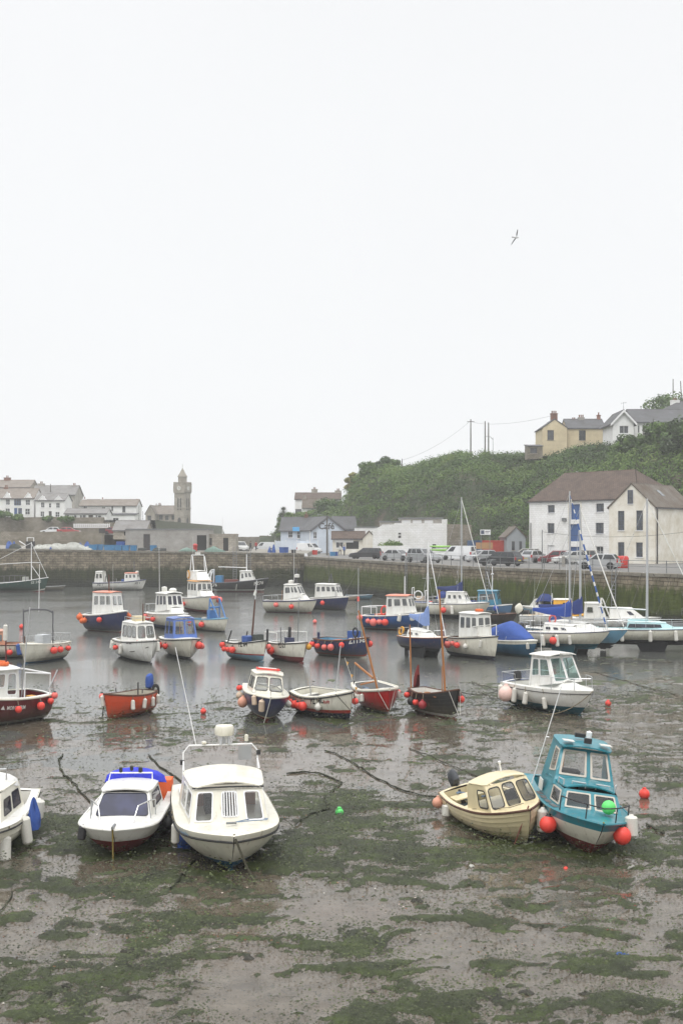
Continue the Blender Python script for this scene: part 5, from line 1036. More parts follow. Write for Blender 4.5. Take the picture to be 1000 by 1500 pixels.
JB = paint('blue_jacket', (.03, .10, .36, 1), .8); JD = paint('dark_jacket', (.03, .03, .035, 1), .8); JW = paint('pale_shirt', (.6, .6, .58, 1), .8); JR = paint('red_jacket', (.4, .04, .04, 1), .8); TR = paint('dark_trousers', (.035, .04, .055, 1), .85)
person('person in a blue jacket standing at the kiosk hatch', at(504, 814, ZR), R(200), JB, TR); person('person in a pale shirt beside the blue jacketed person', at(498, 813.5, ZR), R(150), JW, TR)
person('person in dark clothes walking past the cafe fence', at(423, 809, ZR), R(100), JD, TR); person('person in a red jacket near the pier end van', Vector(((375 - 500) / F * 205, 205, ZL1)), R(30), JR, TR); person('person in dark clothes near the pale pick-up', Vector(((367 - 500) / F * 203, 203, ZL1)), R(-60), JD, TR)
# ================================================================ gulls
M_gull = paint('gull_white', (.55, .55, .55, 1), .8); M_gullw = paint('gull_grey_wing', (.16, .165, .175, 1), .8)
def gull(label, p, rz, bank, s, flying=True):
    t = thing('seagull', label, 'gull', p, rz); t.rotation_euler = (bank, 0, rz); t.scale = (s,) * 3; mb = MB()
    mb.tube([(-.30, 0, .0), (-.18, 0, .0), (-.05, 0, -.01), (.08, 0, 0), (.17, 0, .03), (.22, 0, .045), (.27, 0, .04), (.31, 0, .03)], [.01, .05, .075, .07, .045, .045, .03, .006], n=8)
    mb.poly([(-.2, -.02, 0), (-.2, .02, 0), (-.38, .09, 0), (-.38, -.09, 0)]); mb.build('body', M_gull, t)
    if flying:
        for sd in (-1, 1):
            mb = MB(); st = [(0, .08, .07, .02), (.25, .10, -.02, .12), (.45, .07, -.03, .16), (.62, -.02, -.09, .10), (.74, -.13, -.15, .02)]
            mb.grid([[(a, sd * y, z + .012), (b, sd * y, z)] for (y, a, b, z) in st]); mb.grid([[(a, sd * y, z - .006), (b, sd * y, z - .004)] for (y, a, b, z) in st]); mb.build('wing', M_gullw, t)
    else:
        for sd in (-1, 1): mb = MB(); mb.tube([(.06, sd * .07, .03), (-.1, sd * .075, .035), (-.3, sd * .03, .02)], [.03, .045, .01], n=6); mb.build('wing', M_gullw, t)
        mb = MB(); mb.tube([(.0, 0, -.05), (.0, 0, -.16)], .015, n=5); mb.build('leg', M_plate_y, t)
gull('seagull gliding high in the white sky', atD(755, 348, 82), R(25), R(-48), .82); gull('seagull perched on the white warehouse ridge', Vector((29.6 + 3.2, 166.5, 16.62)), R(200), 0, .8, False)
# ================================================================ boats
def gel(name, r, g, b, dirt=.30, rough=.32, **k):
    m = paint('gelcoat_' + name, rgb(r, g, b), rough, 0, dirt, 1.6, coat=.25, dirtcol=k.get('dirtcol'), streak=.35)
    N, L, P = nt(m); tc = N.new('ShaderNodeTexCoord'); sp = N.new('ShaderNodeSeparateXYZ'); L.new(tc.outputs['Object'], sp.inputs[0])      # scum and weed line low on the hull
    nz = N.new('ShaderNodeTexNoise'); nz.inputs['Scale'].default_value = 3.5; nz.inputs['Detail'].default_value = 6; mp = N.new('ShaderNodeMapping'); mp.inputs['Scale'].default_value = (1, 1, .3); L.new(tc.outputs['Object'], mp.inputs[0]); L.new(mp.outputs[0], nz.inputs['Vector'])
    ad = N.new('ShaderNodeMath'); ad.operation = 'MULTIPLY_ADD'; ad.inputs[1].default_value = -.7; L.new(nz.outputs['Fac'], ad.inputs[0]); L.new(sp.outputs['Z'], ad.inputs[2])
    mr = N.new('ShaderNodeMapRange'); mr.inputs[1].default_value = .30; mr.inputs[2].default_value = -.22; mr.inputs[3].default_value = 0; mr.inputs[4].default_value = .55; L.new(ad.outputs[0], mr.inputs[0])
    mx = N.new('ShaderNodeMix'); mx.data_type = 'RGBA'; mx.inputs[7].default_value = (.09, .08, .045, 1); L.new(mr.outputs[0], mx.inputs[0]); L.new(P.inputs['Base Color'].links[0].from_socket, mx.inputs[6]); L.new(mx.outputs[2], P.inputs['Base Color'])
    n3 = N.new('ShaderNodeTexNoise'); n3.inputs['Scale'].default_value = 5; n3.inputs['Detail'].default_value = 3; m3 = N.new('ShaderNodeMapping'); m3.inputs['Scale'].default_value = (1.6, 1.6, .12); L.new(tc.outputs['Object'], m3.inputs[0]); L.new(m3.outputs[0], n3.inputs['Vector'])      # rust and grime runs
    r3 = N.new('ShaderNodeMapRange'); r3.inputs[1].default_value = .60; r3.inputs[2].default_value = .74; r3.inputs[4].default_value = .45; L.new(n3.outputs['Fac'], r3.inputs[0]); x3 = N.new('ShaderNodeMix'); x3.data_type = 'RGBA'; x3.inputs[7].default_value = (.20, .13, .075, 1); L.new(r3.outputs[0], x3.inputs[0]); L.new(mx.outputs[2], x3.inputs[6]); L.new(x3.outputs[2], P.inputs['Base Color'])
    return m
WHITE = gel('white', 226, 226, 222, .30, dirtcol=(.42, .38, .28, 1)); CREAMW = gel('cream_white', 222, 219, 205, .30, dirtcol=(.40, .35, .24, 1)); CREAM = gel('cream', 220, 206, 168, .25); TEAL = gel('teal', 38, 124, 138, .25); NAVY = gel('navy', 36, 44, 84); ROYAL = gel('royal_blue', 32, 82, 140)
BLACK = gel('black', 26, 26, 28); RED = gel('red', 168, 26, 26); MAROON = gel('maroon', 92, 22, 30); ORANGE = gel('orange', 205, 74, 36); GREEN = gel('dark_green', 22, 62, 52); GREY = gel('grey', 150, 152, 154); LBLUE = gel('light_blue', 108, 160, 190); YELLOW = gel('yellow', 232, 172, 40); PEACH = gel('peach', 196, 140, 112); SALMON = gel('salmon_deck', 222, 130, 100); CYAN = gel('pale_cyan', 176, 212, 216)
AF_RED = paint('antifoul_red', rgb(112, 34, 30), .75, 0, .4, 2); AF_BLUE = paint('antifoul_blue', rgb(24, 84, 116), .75, 0, .4, 2); AF_BLACK = paint('antifoul_black', rgb(34, 35, 38), .8, 0, .4, 2); AF_TEAL = paint('antifoul_teal', rgb(22, 82, 96), .75, 0, .4, 2)
WOOD = paint('varnished_wood', rgb(170, 110, 58), .45, 0, .35, 2.5); WOODD = paint('dark_wood_rail', rgb(92, 60, 46), .6, 0, .4, 2.5); RUBB = paint('black_rubber_rail', (.03, .03, .032, 1), .7); STEEL = paint('stainless_steel', (.55, .56, .57, 1), .25, .9, .2, 5); ALU = paint('mast_alloy', (.52, .53, .54, 1), .4, .5, .15, 2)
TARP_B = paint('blue_canvas', rgb(52, 84, 158), .8, 0, .35, 2.5, bump=.5); TARP_N = paint('navy_canvas', rgb(40, 58, 118), .8, 0, .3, 2.5, bump=.5); TARP_L = paint('pale_blue_canvas', rgb(130, 154, 206), .8, 0, .3, 2.5, bump=.5); TARP_G = paint('grey_canvas', rgb(186, 190, 194), .7, 0, .35, 2, bump=.4); TARP_V = paint('bright_blue_canvas', rgb(40, 52, 190), .7, 0, .2, 2, bump=.3)
ROPE = paint('rope', rgb(150, 140, 118), .9, 0, .4, 8); ROPEB = paint('weedy_rope', rgb(62, 60, 46), .95, 0, .5, 4); ROPEW = paint('white_rope', rgb(205, 203, 195), .9, 0, .3, 8)
FR = paint('float_red', rgb(232, 64, 52), .45, 0, .22, 6, dirtcol=(.40, .10, .07, 1)); FP = paint('float_pink', rgb(236, 116, 108), .5, 0, .3, 6); FO = paint('float_orange', rgb(222, 104, 44), .5, 0, .35, 6); FW = paint('float_white', rgb(214, 212, 204), .5, 0, .35, 6); FBUFF = paint('float_buff', rgb(204, 182, 160), .55, 0, .35, 6); FY = paint('float_yellow', rgb(206, 148, 36), .5, 0, .3, 6); FBK = paint('float_black', rgb(46, 46, 48), .6, 0, .3, 6); FB = paint('float_blue', rgb(44, 78, 168), .5, 0, .2, 6); FGREEN = paint('float_green', rgb(96, 214, 110), .45, 0, .15, 6); FSAL = paint('float_salmon', rgb(212, 152, 128), .55, 0, .3, 6)
GB = glass('boat_glass', (.10, .105, .105, 1), .08); GBL = glass('tinted_boat_glass', (.030, .030, .045, 1), .07); GTEAL = clear_glass('green_boat_glass', (.50, .74, .70, 1)); GCLR = clear_glass('clear_boat_glass', (.72, .74, .73, 1))
SPAN = {'cruiser with the blue canopy': (116, 258), 'cream boat with the radar': (250, 409), 'cream clinker boat': (641, 788), 'white sport boat': (733, 868), 'black two masted boat': (598, 673), 'red open boat': (516, 583), 'white boat marked PZ 18L': (424, 516),
 'navy cabin boat': (357, 424), 'orange open boat': (152, 231), 'boat with the steel posts': (30, 104), 'navy boat with the orange roof': (120, 187), 'boat with the cream roof box': (163, 231), 'boat with the dark round wheelhouse': (211, 275), 'boat with the blue wheelhouse': (230, 292),
 'sport fisher with the orange band': (261, 317), 'white boat with the blue gantry': (280, 334), 'white boat marked PZ 64': (329, 391), 'white boat marked PZ 21': (391, 450), 'navy boat marked Z1198': (458, 541), 'small navy yacht': (581, 654), 'boat with the boxy wheelhouse': (653, 727),
 'boat under the blue canvas': (722, 780), 'yacht with the striped jib': (763, 890), 'white motor sailer': (638, 709), 'blue boat with the pink roof': (531, 623), 'white motor boat off the steps': (384, 465), 'navy motor boat': (459, 507), 'maroon fishing boat': (-66, 78), 'blue cabin boat': (699, 738), 'white speedboat': (780, 824)}
BOATS = []
class Boat:
    def __init__(s, name, label, short, px, py, zb, head, L, B, zs=None, roll=0, pitch=0, ws=.80, tm=.42, fp=2.4, rake=.55, sag=.0, pe=2.3, pz=1.5, group='boats aground in the harbour', cat='boat', double=False, sink=None):
        BOATS.append(s); s.cp = None; s.short, s.L, s.B, s.zb, s.zs, s.ws, s.tm, s.fp, s.rake, s.pe, s.pz, s.sag = short, L, B, zb, zs or zb * .78, ws, tm, fp, rake, pe, pz, sag
        up = max(0, sink or 0); D = (H - zb - up) * F / (py - HY); kz = 1.16 if short in SPAN and sink is None and D > 46 and short != 'white sport boat' else 1; zt = zb * kz; D = (H - zt - up) * F / (py - HY); s.M = Matrix.Rotation(R(head), 3, 'Z') @ Matrix.Rotation(R(pitch), 3, 'Y') @ Matrix.Rotation(R(roll), 3, 'X')
        s.loc = Vector(((px - 500) / F * D, D, zb)) - s.M @ Vector((L / 2, 0, zb)); s.loc.z = -.05 if sink is None else sink
        s.T = [1 - (1 - i / 24) ** 1.35 for i in range(25)]; kx = ky = 1
        if short in SPAN:                     # turn and trim the boat until it is as wide in the view as in the photo
            lo, hi = SPAN[short]; tw = hi - lo; best = (1e9,)
            for kx in (1, .95, .9, .85, .8):
                for ky in (1, .92, .85, .78):
                    for dh in range(-14, 15, 2):
                        M = Matrix.Rotation(R(head + dh), 3, 'Z') @ Matrix.Rotation(R(pitch), 3, 'Y') @ Matrix.Rotation(R(roll), 3, 'X') @ Matrix.Diagonal((kx, ky, kz))
                        bw = Vector(((px - 500) / F * D, D, zt)) - M @ Vector((L / 2, 0, zb)); q = [bw + M @ Vector((-L / 2 + L * t, sd * s.b(t), s.zg(t))) for t in s.T[::2] for sd in (1, -1)]; xs = [500 + F * p.x / p.y for p in q]
                        c = abs(max(xs) - min(xs) - tw) / tw * 10 + abs(dh) * .07 + (1 - kx) * 2.2 + (1 - ky) * 1.6
                        if c < best[0]: best = (c, kx, ky, dh, M, (min(xs) + max(xs)) / 2)
            kx, ky = best[1:3]; rot = Matrix.Rotation(R(head + best[3]), 3, 'Z') @ Matrix.Rotation(R(pitch), 3, 'Y') @ Matrix.Rotation(R(roll), 3, 'X'); s.M = best[4]
            s.loc = Vector(((px - 500) / F * D, D, zt)) - s.M @ Vector((L / 2, 0, zb)); s.loc.x += ((lo + hi) / 2 - best[5]) * (s.loc.y / F) * .8; s.loc.z = -.05 if sink is None else sink
        else: rot = s.M
        if s.loc.y < 62 and sink is None: s.loc.z = float(bed(np.array([s.loc.x]), np.array([s.loc.y]))[0]) - .05
        s.t = thing(name, label, cat, s.loc, 0, group); s.t.rotation_euler = rot.to_euler(); s.t.scale = (kx, ky, kz)
    def w(s, p): return s.M @ Vector(p) + s.loc
    def b(s, t):
        if t < s.tm: k = s.ws + (1 - s.ws) * math.sin(math.pi / 2 * t / s.tm)
        else: k = 1 - ((t - s.tm) / (1 - s.tm)) ** s.fp
        return max(.012, s.B / 2 * k)
    def zg(s, t): return s.zs + (s.zb - s.zs) * t * t - s.sag * math.sin(math.pi * t)
    def zk(s, t): return (.16 * s.zb) * max(0, (t - .72) / .28) ** 2
    def P(s, t, z, side=1, out=0.0):
        zk, zg = s.zk(t), s.zg(t); f = min(1, max(0, (z - zk) / (zg - zk))); u = f ** (1 / s.pz); k = max(0, (t - .45) / .55); pe = s.pe + (1.12 - s.pe) * k ** 1.3
        y = s.b(t) * (1 - (1 - u) ** pe); x = -s.L / 2 + s.L * t - s.rake * (1 - f) ** 1.3 * max(0, (t - .5) / .5) ** 2
        return Vector((x, side * (y + out), z))
    def hull(s, top, bottom, za, stripe=None, zs_=.08, clink=0, band=None, nb=5, nt=7):
        """bands by height: bottom up to za, a boot stripe zs_ deep, topsides; band = (depth below gunwale, material)"""
        mats = [bottom, stripe or top, top, band[1] if band else top]; R_ = []; mi = None
        for t in s.T:
            zk, zg = s.zk(t), s.zg(t); a = min(max(za, zk + .03), zg * .9); st = min(a + (zs_ if stripe else .004), zg * .93); bd = zg - (band[0] if band else .01)
            bd = max(bd, st + .01); zz = [zk + (a - zk) * k / nb for k in range(nb + 1)] + [st]; m_ = [0] * nb + [1]
            for k in range(1, nt + 1):
                z = st + (bd - st) * k / nt; zz.append(z); m_.append(2)
                if clink and k < nt: zz.append(z + .003); m_.append(2)
            zz.append(zg); m_.append(3); R_.append(zz); mi = m_
        mb = MB(); rows = {1: [], -1: []}
        for t, zz in zip(s.T, R_):
            for sd in (1, -1):
                row = []; j = 0
                for q, z in enumerate(zz):
                    out = 0
                    if clink and q > nb: j = (q - nb - 1); out = clink * (1 - (j % 2)) if j > 0 else 0
                    p = s.P(t, z, sd, out * min(1, s.b(t) * 4)); 
                    if q == 0: p.y = 0
                    row.append(p)
                rows[sd].append(row)
        for sd in (1, -1): mb.grid(rows[sd], mats=mi)
        for q in range(len(R_[0]) - 1): mb.poly([rows[1][0][q], rows[1][0][q + 1], rows[-1][0][q + 1], rows[-1][0][q]], mi[q])
        s.h = mb.build('hull', mats, s.t, smooth=40 if not clink else 28)
        k = MB(); k.prism([(-s.L * .48, -.10), (s.L * .5 - s.rake * 1.25, -.06), (s.L * .5 - s.rake, .12), (-s.L * .48, .10)], 'y', -.05, .05); k.build('keel', bottom, s.t, smooth=0); return s
    def rail(s, m, r=.035, drop=.03, trans=True, name='rub_rail', t0=0, out=.012):
        for sd in (1, -1):
            mb = MB(); mb.tube([s.P(t, s.zg(t) - drop, sd, out) for t in s.T if t >= t0], r, n=6); mb.build(name, m, s.t)
        if trans: mb = MB(); a, b = s.P(0, s.zg(0) - drop, 1, out), s.P(0, s.zg(0) - drop, -1, out); mb.tube([a, b], r, n=6); mb.build(name, m, s.t)
        return s
    def deck(s, m, tc0=None, tc1=None, sd=.16, zf=.35, inner=None, camber=.05, floor=None, lip=.0):
        mb = MB(); tc0 = 9 if tc0 is None else tc0; tc1 = -1 if tc1 is None else tc1; Tm = sorted(set(s.T + ([tc0, tc1] if tc0 < 2 else [])))
        def pt(t, f): b = s.b(t) - .01; return Vector((-s.L / 2 + s.L * t, f * b, s.zg(t) - .012 + camber * (1 - f * f) * min(1, b * 2)))
        for a, b in zip(Tm, Tm[1:]):
            inside = a >= tc0 - 1e-6 and b <= tc1 + 1e-6
            if not inside: mb.grid([[pt(t, f) for f in (-1, -.66, -.33, 0, .33, .66, 1)] for t in (a, b)])
            else:
                for sg in (-1, 1): mb.grid([[pt(t, sg), pt(t, sg * max(.2, (s.b(t) - sd) / s.b(t)))] for t in (a, b)])
        s.d = mb.build('deck', m, s.t, smooth=30)
        if tc0 < 2:
            s.cp = (tc0, tc1, zf, sd); q = MB(); ts = [t for t in Tm if tc0 - 1e-6 <= t <= tc1 + 1e-6]; top, bot = {1: [], -1: []}, {1: [], -1: []}
            for t in ts:
                for sg in (1, -1):
                    y = max(.2 * s.b(t), s.b(t) - sd); hb = s.P(t, max(zf, s.zk(t) + .06)); yb = max(.01, min(y * .86, hb.y - .05)); top[sg].append(Vector((-s.L / 2 + s.L * t, sg * y, s.zg(t) - .012 + lip))); bot[sg].append(Vector((hb.x - .02, sg * yb, hb.z)))
            for sg in (1, -1): q.grid([top[sg], bot[sg]])
            for e in (0, -1): q.poly([top[1][e], top[-1][e], bot[-1][e], bot[1][e]])
            q.build('cockpit_lining', inner or m, s.t, smooth=30); fl = MB(); fl.grid([bot[1], bot[-1]]); fl.build('cockpit_floor', floor or inner or m, s.t, smooth=0)
        return s
    def thwart(s, x, z, w, m=None, d=.24): mb = MB(); mb.bbox(x - d / 2, x + d / 2, -w / 2, w / 2, z - .03, z); mb.build('thwart', m or WOOD, s.t, smooth=0); return s
    def quadpane(s, face, u0, u1, v0, v1, fm, gm, par, r=.06, fw=.035, bars=0, th=.018):
        BL, BR, TR, TL = face; n = (BR - BL).cross(TL - BL).normalized()
        wd, ht = ((BR - BL).length + (TR - TL).length) / 2 * (u1 - u0), (TL - BL).length * (v1 - v0); ru, rv = min(.45, r / wd), min(.45, r / ht)
        def at2(a, b): u, v = u0 + (u1 - u0) * a, v0 + (v1 - v0) * b; return BL.lerp(BR, u).lerp(TL.lerp(TR, u), v)
        def ring(ins):
            iu, iv = ins / wd, ins / ht; o = []
            for (ca, cb, a0) in ((1, 0, -90), (1, 1, 0), (0, 1, 90), (0, 0, 180)):
                for k in range(4):
                    an = R(a0 + 30 * k); cx = (1 - iu - ru) if ca else (iu + ru); cy = (1 - iv - rv) if cb else (iv + rv)
                    o.append(at2(cx + ru * math.cos(an), cy + rv * math.sin(an)))
            return o
        o, i = ring(0), ring(fw); mb = MB(); k = len(o); A = [mb.vert(p - n * .01) for p in o]; Bv = [mb.vert(p + n * th) for p in o]; C = [mb.vert(p + n * th) for p in i]; Dv = [mb.vert(p + n * .008) for p in i]
        for j in range(k):
            h = (j + 1) % k; mb.face((A[j], A[h], Bv[h], Bv[j])); mb.face((Bv[j], Bv[h], C[h], C[j])); mb.face((C[j], C[h], Dv[h], Dv[j]))
        ce = mb.vert(at2(.5, .5) + n * .008)
        for j in range(k): mb.face((Dv[j], Dv[(j + 1) % k], ce), 1)
        for j in range(bars): f = (j + 1) / (bars + 1); a, b = at2(f, .02) + n * .03, at2(f, .98) + n * .03; mb.tube([a, b], .016, 0, 5)
        mb.build('window', [fm, gm], par, smooth=0)
    def cabin(s, x0, x1, wb, wf, z0, z1, rb=.05, rf=.35, tum=.08, z0f=None, z1f=None, m=None, roof=None, over=.08, th=.06, camber=.06, F_=(), S=(), B_=(), fm=None, gm=None, name='cabin', r=.06, fw=.035, overf=None, par=None, bars=None, open_back=False):
        """tapered house: x0 back, x1 front, wb/wf half widths, rb/rf how far the back/front lean; windows as (u0,u1,v0,v1)"""
        m = m or WHITE; z0f = z0 if z0f is None else z0f; z1f = z1 if z1f is None else z1f; V_ = Vector
        b = {('b', 1): V_((x0, wb, z0)), ('b', -1): V_((x0, -wb, z0)), ('f', 1): V_((x1, wf, z0f)), ('f', -1): V_((x1, -wf, z0f))}; t = {('b', 1): V_((x0 + rb, wb - tum, z1)), ('b', -1): V_((x0 + rb, -wb + tum, z1)), ('f', 1): V_((x1 - rf, wf - tum, z1f)), ('f', -1): V_((x1 - rf, -wf + tum, z1f))}
        fc = {'F': (b['f', -1], b['f', 1], t['f', 1], t['f', -1]), 'S': (b['b', -1], b['f', -1], t['f', -1], t['b', -1]), 'P': (b['f', 1], b['b', 1], t['b', 1], t['f', 1]), 'B': (b['b', 1], b['b', -1], t['b', -1], t['b', 1])}
        mb = MB()
        clear = gm is GCLR or gm is GTEAL
        for k, q in fc.items():
            if k == 'B' and open_back: continue
            wl = {'F': F_, 'S': S, 'P': [(1 - w_[1], 1 - w_[0], w_[2], w_[3]) for w_ in S], 'B': B_}[k] if clear else ()
            wd, ht = ((q[1] - q[0]).length + (q[2] - q[3]).length) / 2, (q[3] - q[0]).length; i = max(.32 * r, fw * .5) + .004; hole = [(u0 + i / wd, u1 - i / wd, v0 + i / ht, v1 - i / ht) for (u0, u1, v0, v1) in wl]
            us = sorted({0, .25, .5, .75, 1, *[h[0] for h in hole], *[h[1] for h in hole]}); vs = sorted({0, .5, 1, *[h[2] for h in hole], *[h[3] for h in hole]}); P_ = lambda u, v: q[0].lerp(q[1], u).lerp(q[3].lerp(q[2], u), v)
            for a, b2 in zip(us, us[1:]):
                for c, d in zip(vs, vs[1:]):
                    if not any(h[0] < (a + b2) / 2 < h[1] and h[2] < (c + d) / 2 < h[3] for h in hole): mb.poly([P_(a, c), P_(b2, c), P_(b2, d), P_(a, d)])
        c = mb.build(name, m, par or s.t, smooth=25); fm = fm or m; gm = gm or GB
        pr = c if par is None else par
        for i, w_ in enumerate(F_): s.quadpane(fc['F'], *w_, fm, gm, pr, r, fw, (bars or {}).get(('F', i), 0))
        for w_ in S: s.quadpane(fc['S'], *w_, fm, gm, pr, r, fw); s.quadpane(fc['P'], 1 - w_[1], 1 - w_[0], w_[2], w_[3], fm, gm, pr, r, fw)
        for w_ in B_: s.quadpane(fc['B'], *w_, fm, gm, pr, r, fw)
        rm = MB(); of = over if overf is None else overf; xa, xb = x0 + rb - over, x1 - rf + of; wa, wc = wb - tum + over, wf - tum + over; g = []
        for k in range(7):
            f = k / 6; x = xa + (xb - xa) * f; ww = wa + (wc - wa) * f; e = 1 - (.10 if k in (0, 6) else 0); zz = z1 + (z1f - z1) * f + .01; g.append([(x, y * ww * e, zz + th + camber * (1 - y * y) - (.4 * th if abs(y) == 1 or k in (0, 6) else 0)) for y in (-1, -.8, -.4, 0, .4, .8, 1)])
        ids = rm.grid(g); lo = [[rm.vert((x, y, z - th * .6 - (camber * (1 - (i / 3 - 1) ** 2) * 0))) for i, (x, y, z) in enumerate(rw)] for rw in g]
        edge = [(0, j) for j in range(7)] + [(k, 6) for k in range(1, 7)] + [(6, j) for j in range(5, -1, -1)] + [(k, 0) for k in range(5, 0, -1)]
        for a, b2 in zip(edge, edge[1:] + edge[:1]): rm.face((ids[a[0]][a[1]], ids[b2[0]][b2[1]], lo[b2[0]][b2[1]], lo[a[0]][a[1]]))
        for k in range(6):
            for j in range(6): rm.face((lo[k][j], lo[k][j + 1], lo[k + 1][j + 1], lo[k + 1][j]))
        rm.build('roof', roof or m, pr, smooth=40); return c
    def tube(s, name, pts, r, m=None, n=6): mb = MB(); mb.tube(pts, r, n=n); return mb.build(name, m or STEEL, s.t)
    def tubes(s, name, lst, r, m=None):
        """one welded frame: several tubes that meet"""
        mb = MB()
        for p in lst: mb.tube(p, r, n=6)
        return mb.build(name, m or STEEL, s.t)
    def mast(s, x, h, r=.06, m=None, z=0, lean=(0, 0), y=0, name='mast'): return s.tube(name, [(x, y, z), (x + lean[0] * .5, y + lean[1] * .5, z + (h - z) * .5), (x + lean[0], y + lean[1], h)], [r, r * .95, r * .75], m or ALU, 8)
    def spar(s, name, a, b, r, m=None): return s.tube(name, [a, b], r, m or WOOD)
    def aerial(s, x, y, z, h, lean=(0, 0), r=.012, m=None): return s.tube('aerial', [(x, y, z), (x + lean[0], y + lean[1], z + h)], [r, r * .6], m or M_wood_w, 5)
    def pulpit(s, t0, h=.5, m=None, r=.018, sd_t=None):
        """bow rail"""
        ts = [t for t in s.T if t >= t0]; L_ = [s.P(t, s.zg(t), 1, -.06) + Vector((-.03, 0, h)) for t in ts]; Rr = [s.P(t, s.zg(t), -1, -.06) + Vector((-.03, 0, h)) for t in ts][::-1]
        lst = [L_ + Rr[1:]]
        for t in (ts[0], ts[len(ts) // 2]):
            for sg in (1, -1): p = s.P(t, s.zg(t), sg, -.06); lst.append([p, p + Vector((-.03, 0, h))])
        return s.tubes('bow_rail', lst, r, m)
    def pushpit(s, t1, h=.55, m=None, r=.018):
        ts = [t for t in s.T if t <= t1]; L_ = [s.P(t, s.zg(t), 1, -.08) + Vector((0, 0, h)) for t in ts][::-1]; Rr = [s.P(t, s.zg(t), -1, -.08) + Vector((0, 0, h)) for t in ts]; lst = [L_ + Rr]
        for t in (ts[0], ts[-1]):
            for sg in (1, -1): p = s.P(t, s.zg(t), sg, -.08); lst.append([p, p + Vector((0, 0, h))])
        return s.tubes('stern_rail', lst, r, m)
    def guard(s, t0, t1, h=.55, n=5, m=None, r=.012):
        for sg in (1, -1):
            lst = []; top = []
            for k in range(n + 1): t = t0 + (t1 - t0) * k / n; p = s.P(t, s.zg(t), sg, -.06); lst.append([p, p + Vector((0, 0, h))]); top.append(p + Vector((0, 0, h)))
            lst.append(top); s.tubes('guard_rail', lst, r, m)
    def outboard(s, m, x=None, y=0, tilt=0, z=None, sc=1.0):
        x = -s.L / 2 - .12 if x is None else x; z = s.zg(0) + .18 if z is None else z; Mx = Matrix.Rotation(R(tilt), 3, 'Y'); mb = MB()
        rows = []
        for (zz, w, d, dx) in ((-.16, .13, .18, 0), (-.10, .17, .26, 0), (.12, .17, .27, -.01), (.24, .13, .22, -.02), (.28, .07, .12, -.03)):
            rows.append([Mx @ Vector((dx + d * math.cos(a) * sc, w * math.sin(a) * sc, zz * sc)) + Vector((x, y, z)) for a in [2 * math.pi * j / 12 for j in range(13)]])
        ids = mb.grid(rows); mb.face(ids[0][:-1]); mb.face(ids[-1][:-1]); c = mb.build('outboard_motor', m, s.t, smooth=40); q = MB()
        q.box(Mx @ Vector((0, 0, -.42 * sc)) + Vector((x, y, z)), (.14 * sc, .09 * sc, .52 * sc), M=Mx); q.box(Mx @ Vector((-.03, 0, -.74 * sc)) + Vector((x, y, z)), (.36 * sc, .05, .16 * sc), M=Mx); q.build('motor_leg', M_trim, c, smooth=0); return c
    def text(s, txt, t, z, h, side=-1, m=None, name='registration_number'):
        V, Fc, w = text_verts(txt, h); mb = MB(); dirn = 1 if side < 0 else -1
        for (a, b) in V:
            tt = t + dirn * a / s.L; zz = z + b + (s.zg(tt) - s.zg(t)); p = s.P(min(.985, tt), zz, side, .014); mb.vert(p)
        for f in Fc: mb.face(f)
        mb.build(name, m or BLACK, s.t, smooth=0, fix=False); return s
    def lifebuoy(s, p, m=None, r=.3, rot=None):
        Mx = rot or Matrix.Identity(3); mb = MB(); mb.tube([Vector(p) + Mx @ Vector((r * math.cos(a), r * math.sin(a), 0)) for a in [2 * math.pi * k / 16 for k in range(16)]], .07, n=7, closed=True); mb.build('lifebuoy', m or FO, s.t)
    # ---- things that hang on or run from the boat (top-level)
    def fenders(s, lst, grp=None):
        """(t, side, drop of the middle below the gunwale, radius or (radius, length), material, word)"""
        cnt = {}
        for f in lst: cnt[(f[5], f[1])] = cnt.get((f[5], f[1]), 0) + 1
        seen = {}
        for (t, sd, drop, size, m, word) in lst:
            key = (word, sd); seen[key] = seen.get(key, 0) + 1; ball = not isinstance(size, tuple); r = size if ball else size[0]
            g = s.w(s.P(t, s.zg(t) - .02, sd, .03)); base = s.w(s.P(t, max(s.zk(t), s.zg(t) - drop), sd, r + .01)); c = Vector((base.x, base.y, g.z - drop))
            side_w = 'port side' if sd > 0 else 'starboard side'
            sd_w = 'right' if (s.M @ Vector((0, sd, 0))).x > 0 else 'left'
            tot = cnt[key]; o_ = '' if tot == 1 else ', ' + (('sternmost' if seen[key] == 1 else 'nearest the bow' if seen[key] == tot else ('second', 'third', 'fourth', 'fifth', 'sixth', 'seventh')[seen[key] - 2] + ' from stern'))
            fender(m, c, size, f'{word} {sd_w} on {s.short}{o_}'.replace(' left on ', ' at the left of ').replace(' right on ', ' at the right of '), g, m.name)
        return s
    def line(s, p, end, sag=.2, m=None, r=.018, label=None, name='mooring_rope', n=9):
        a = s.w(p); b = Vector(end); mb = MB(); mb.tube([a.lerp(b, k / n) - Vector((0, 0, sag * 4 * (k / n) * (1 - k / n))) for k in range(n + 1)], r, n=5)
        tag(mb.build(name, m or ROPE), label or f'slack mooring rope from the bow of the {s.short}', 'rope', 'mooring ropes'); return s
FPROTO = {}
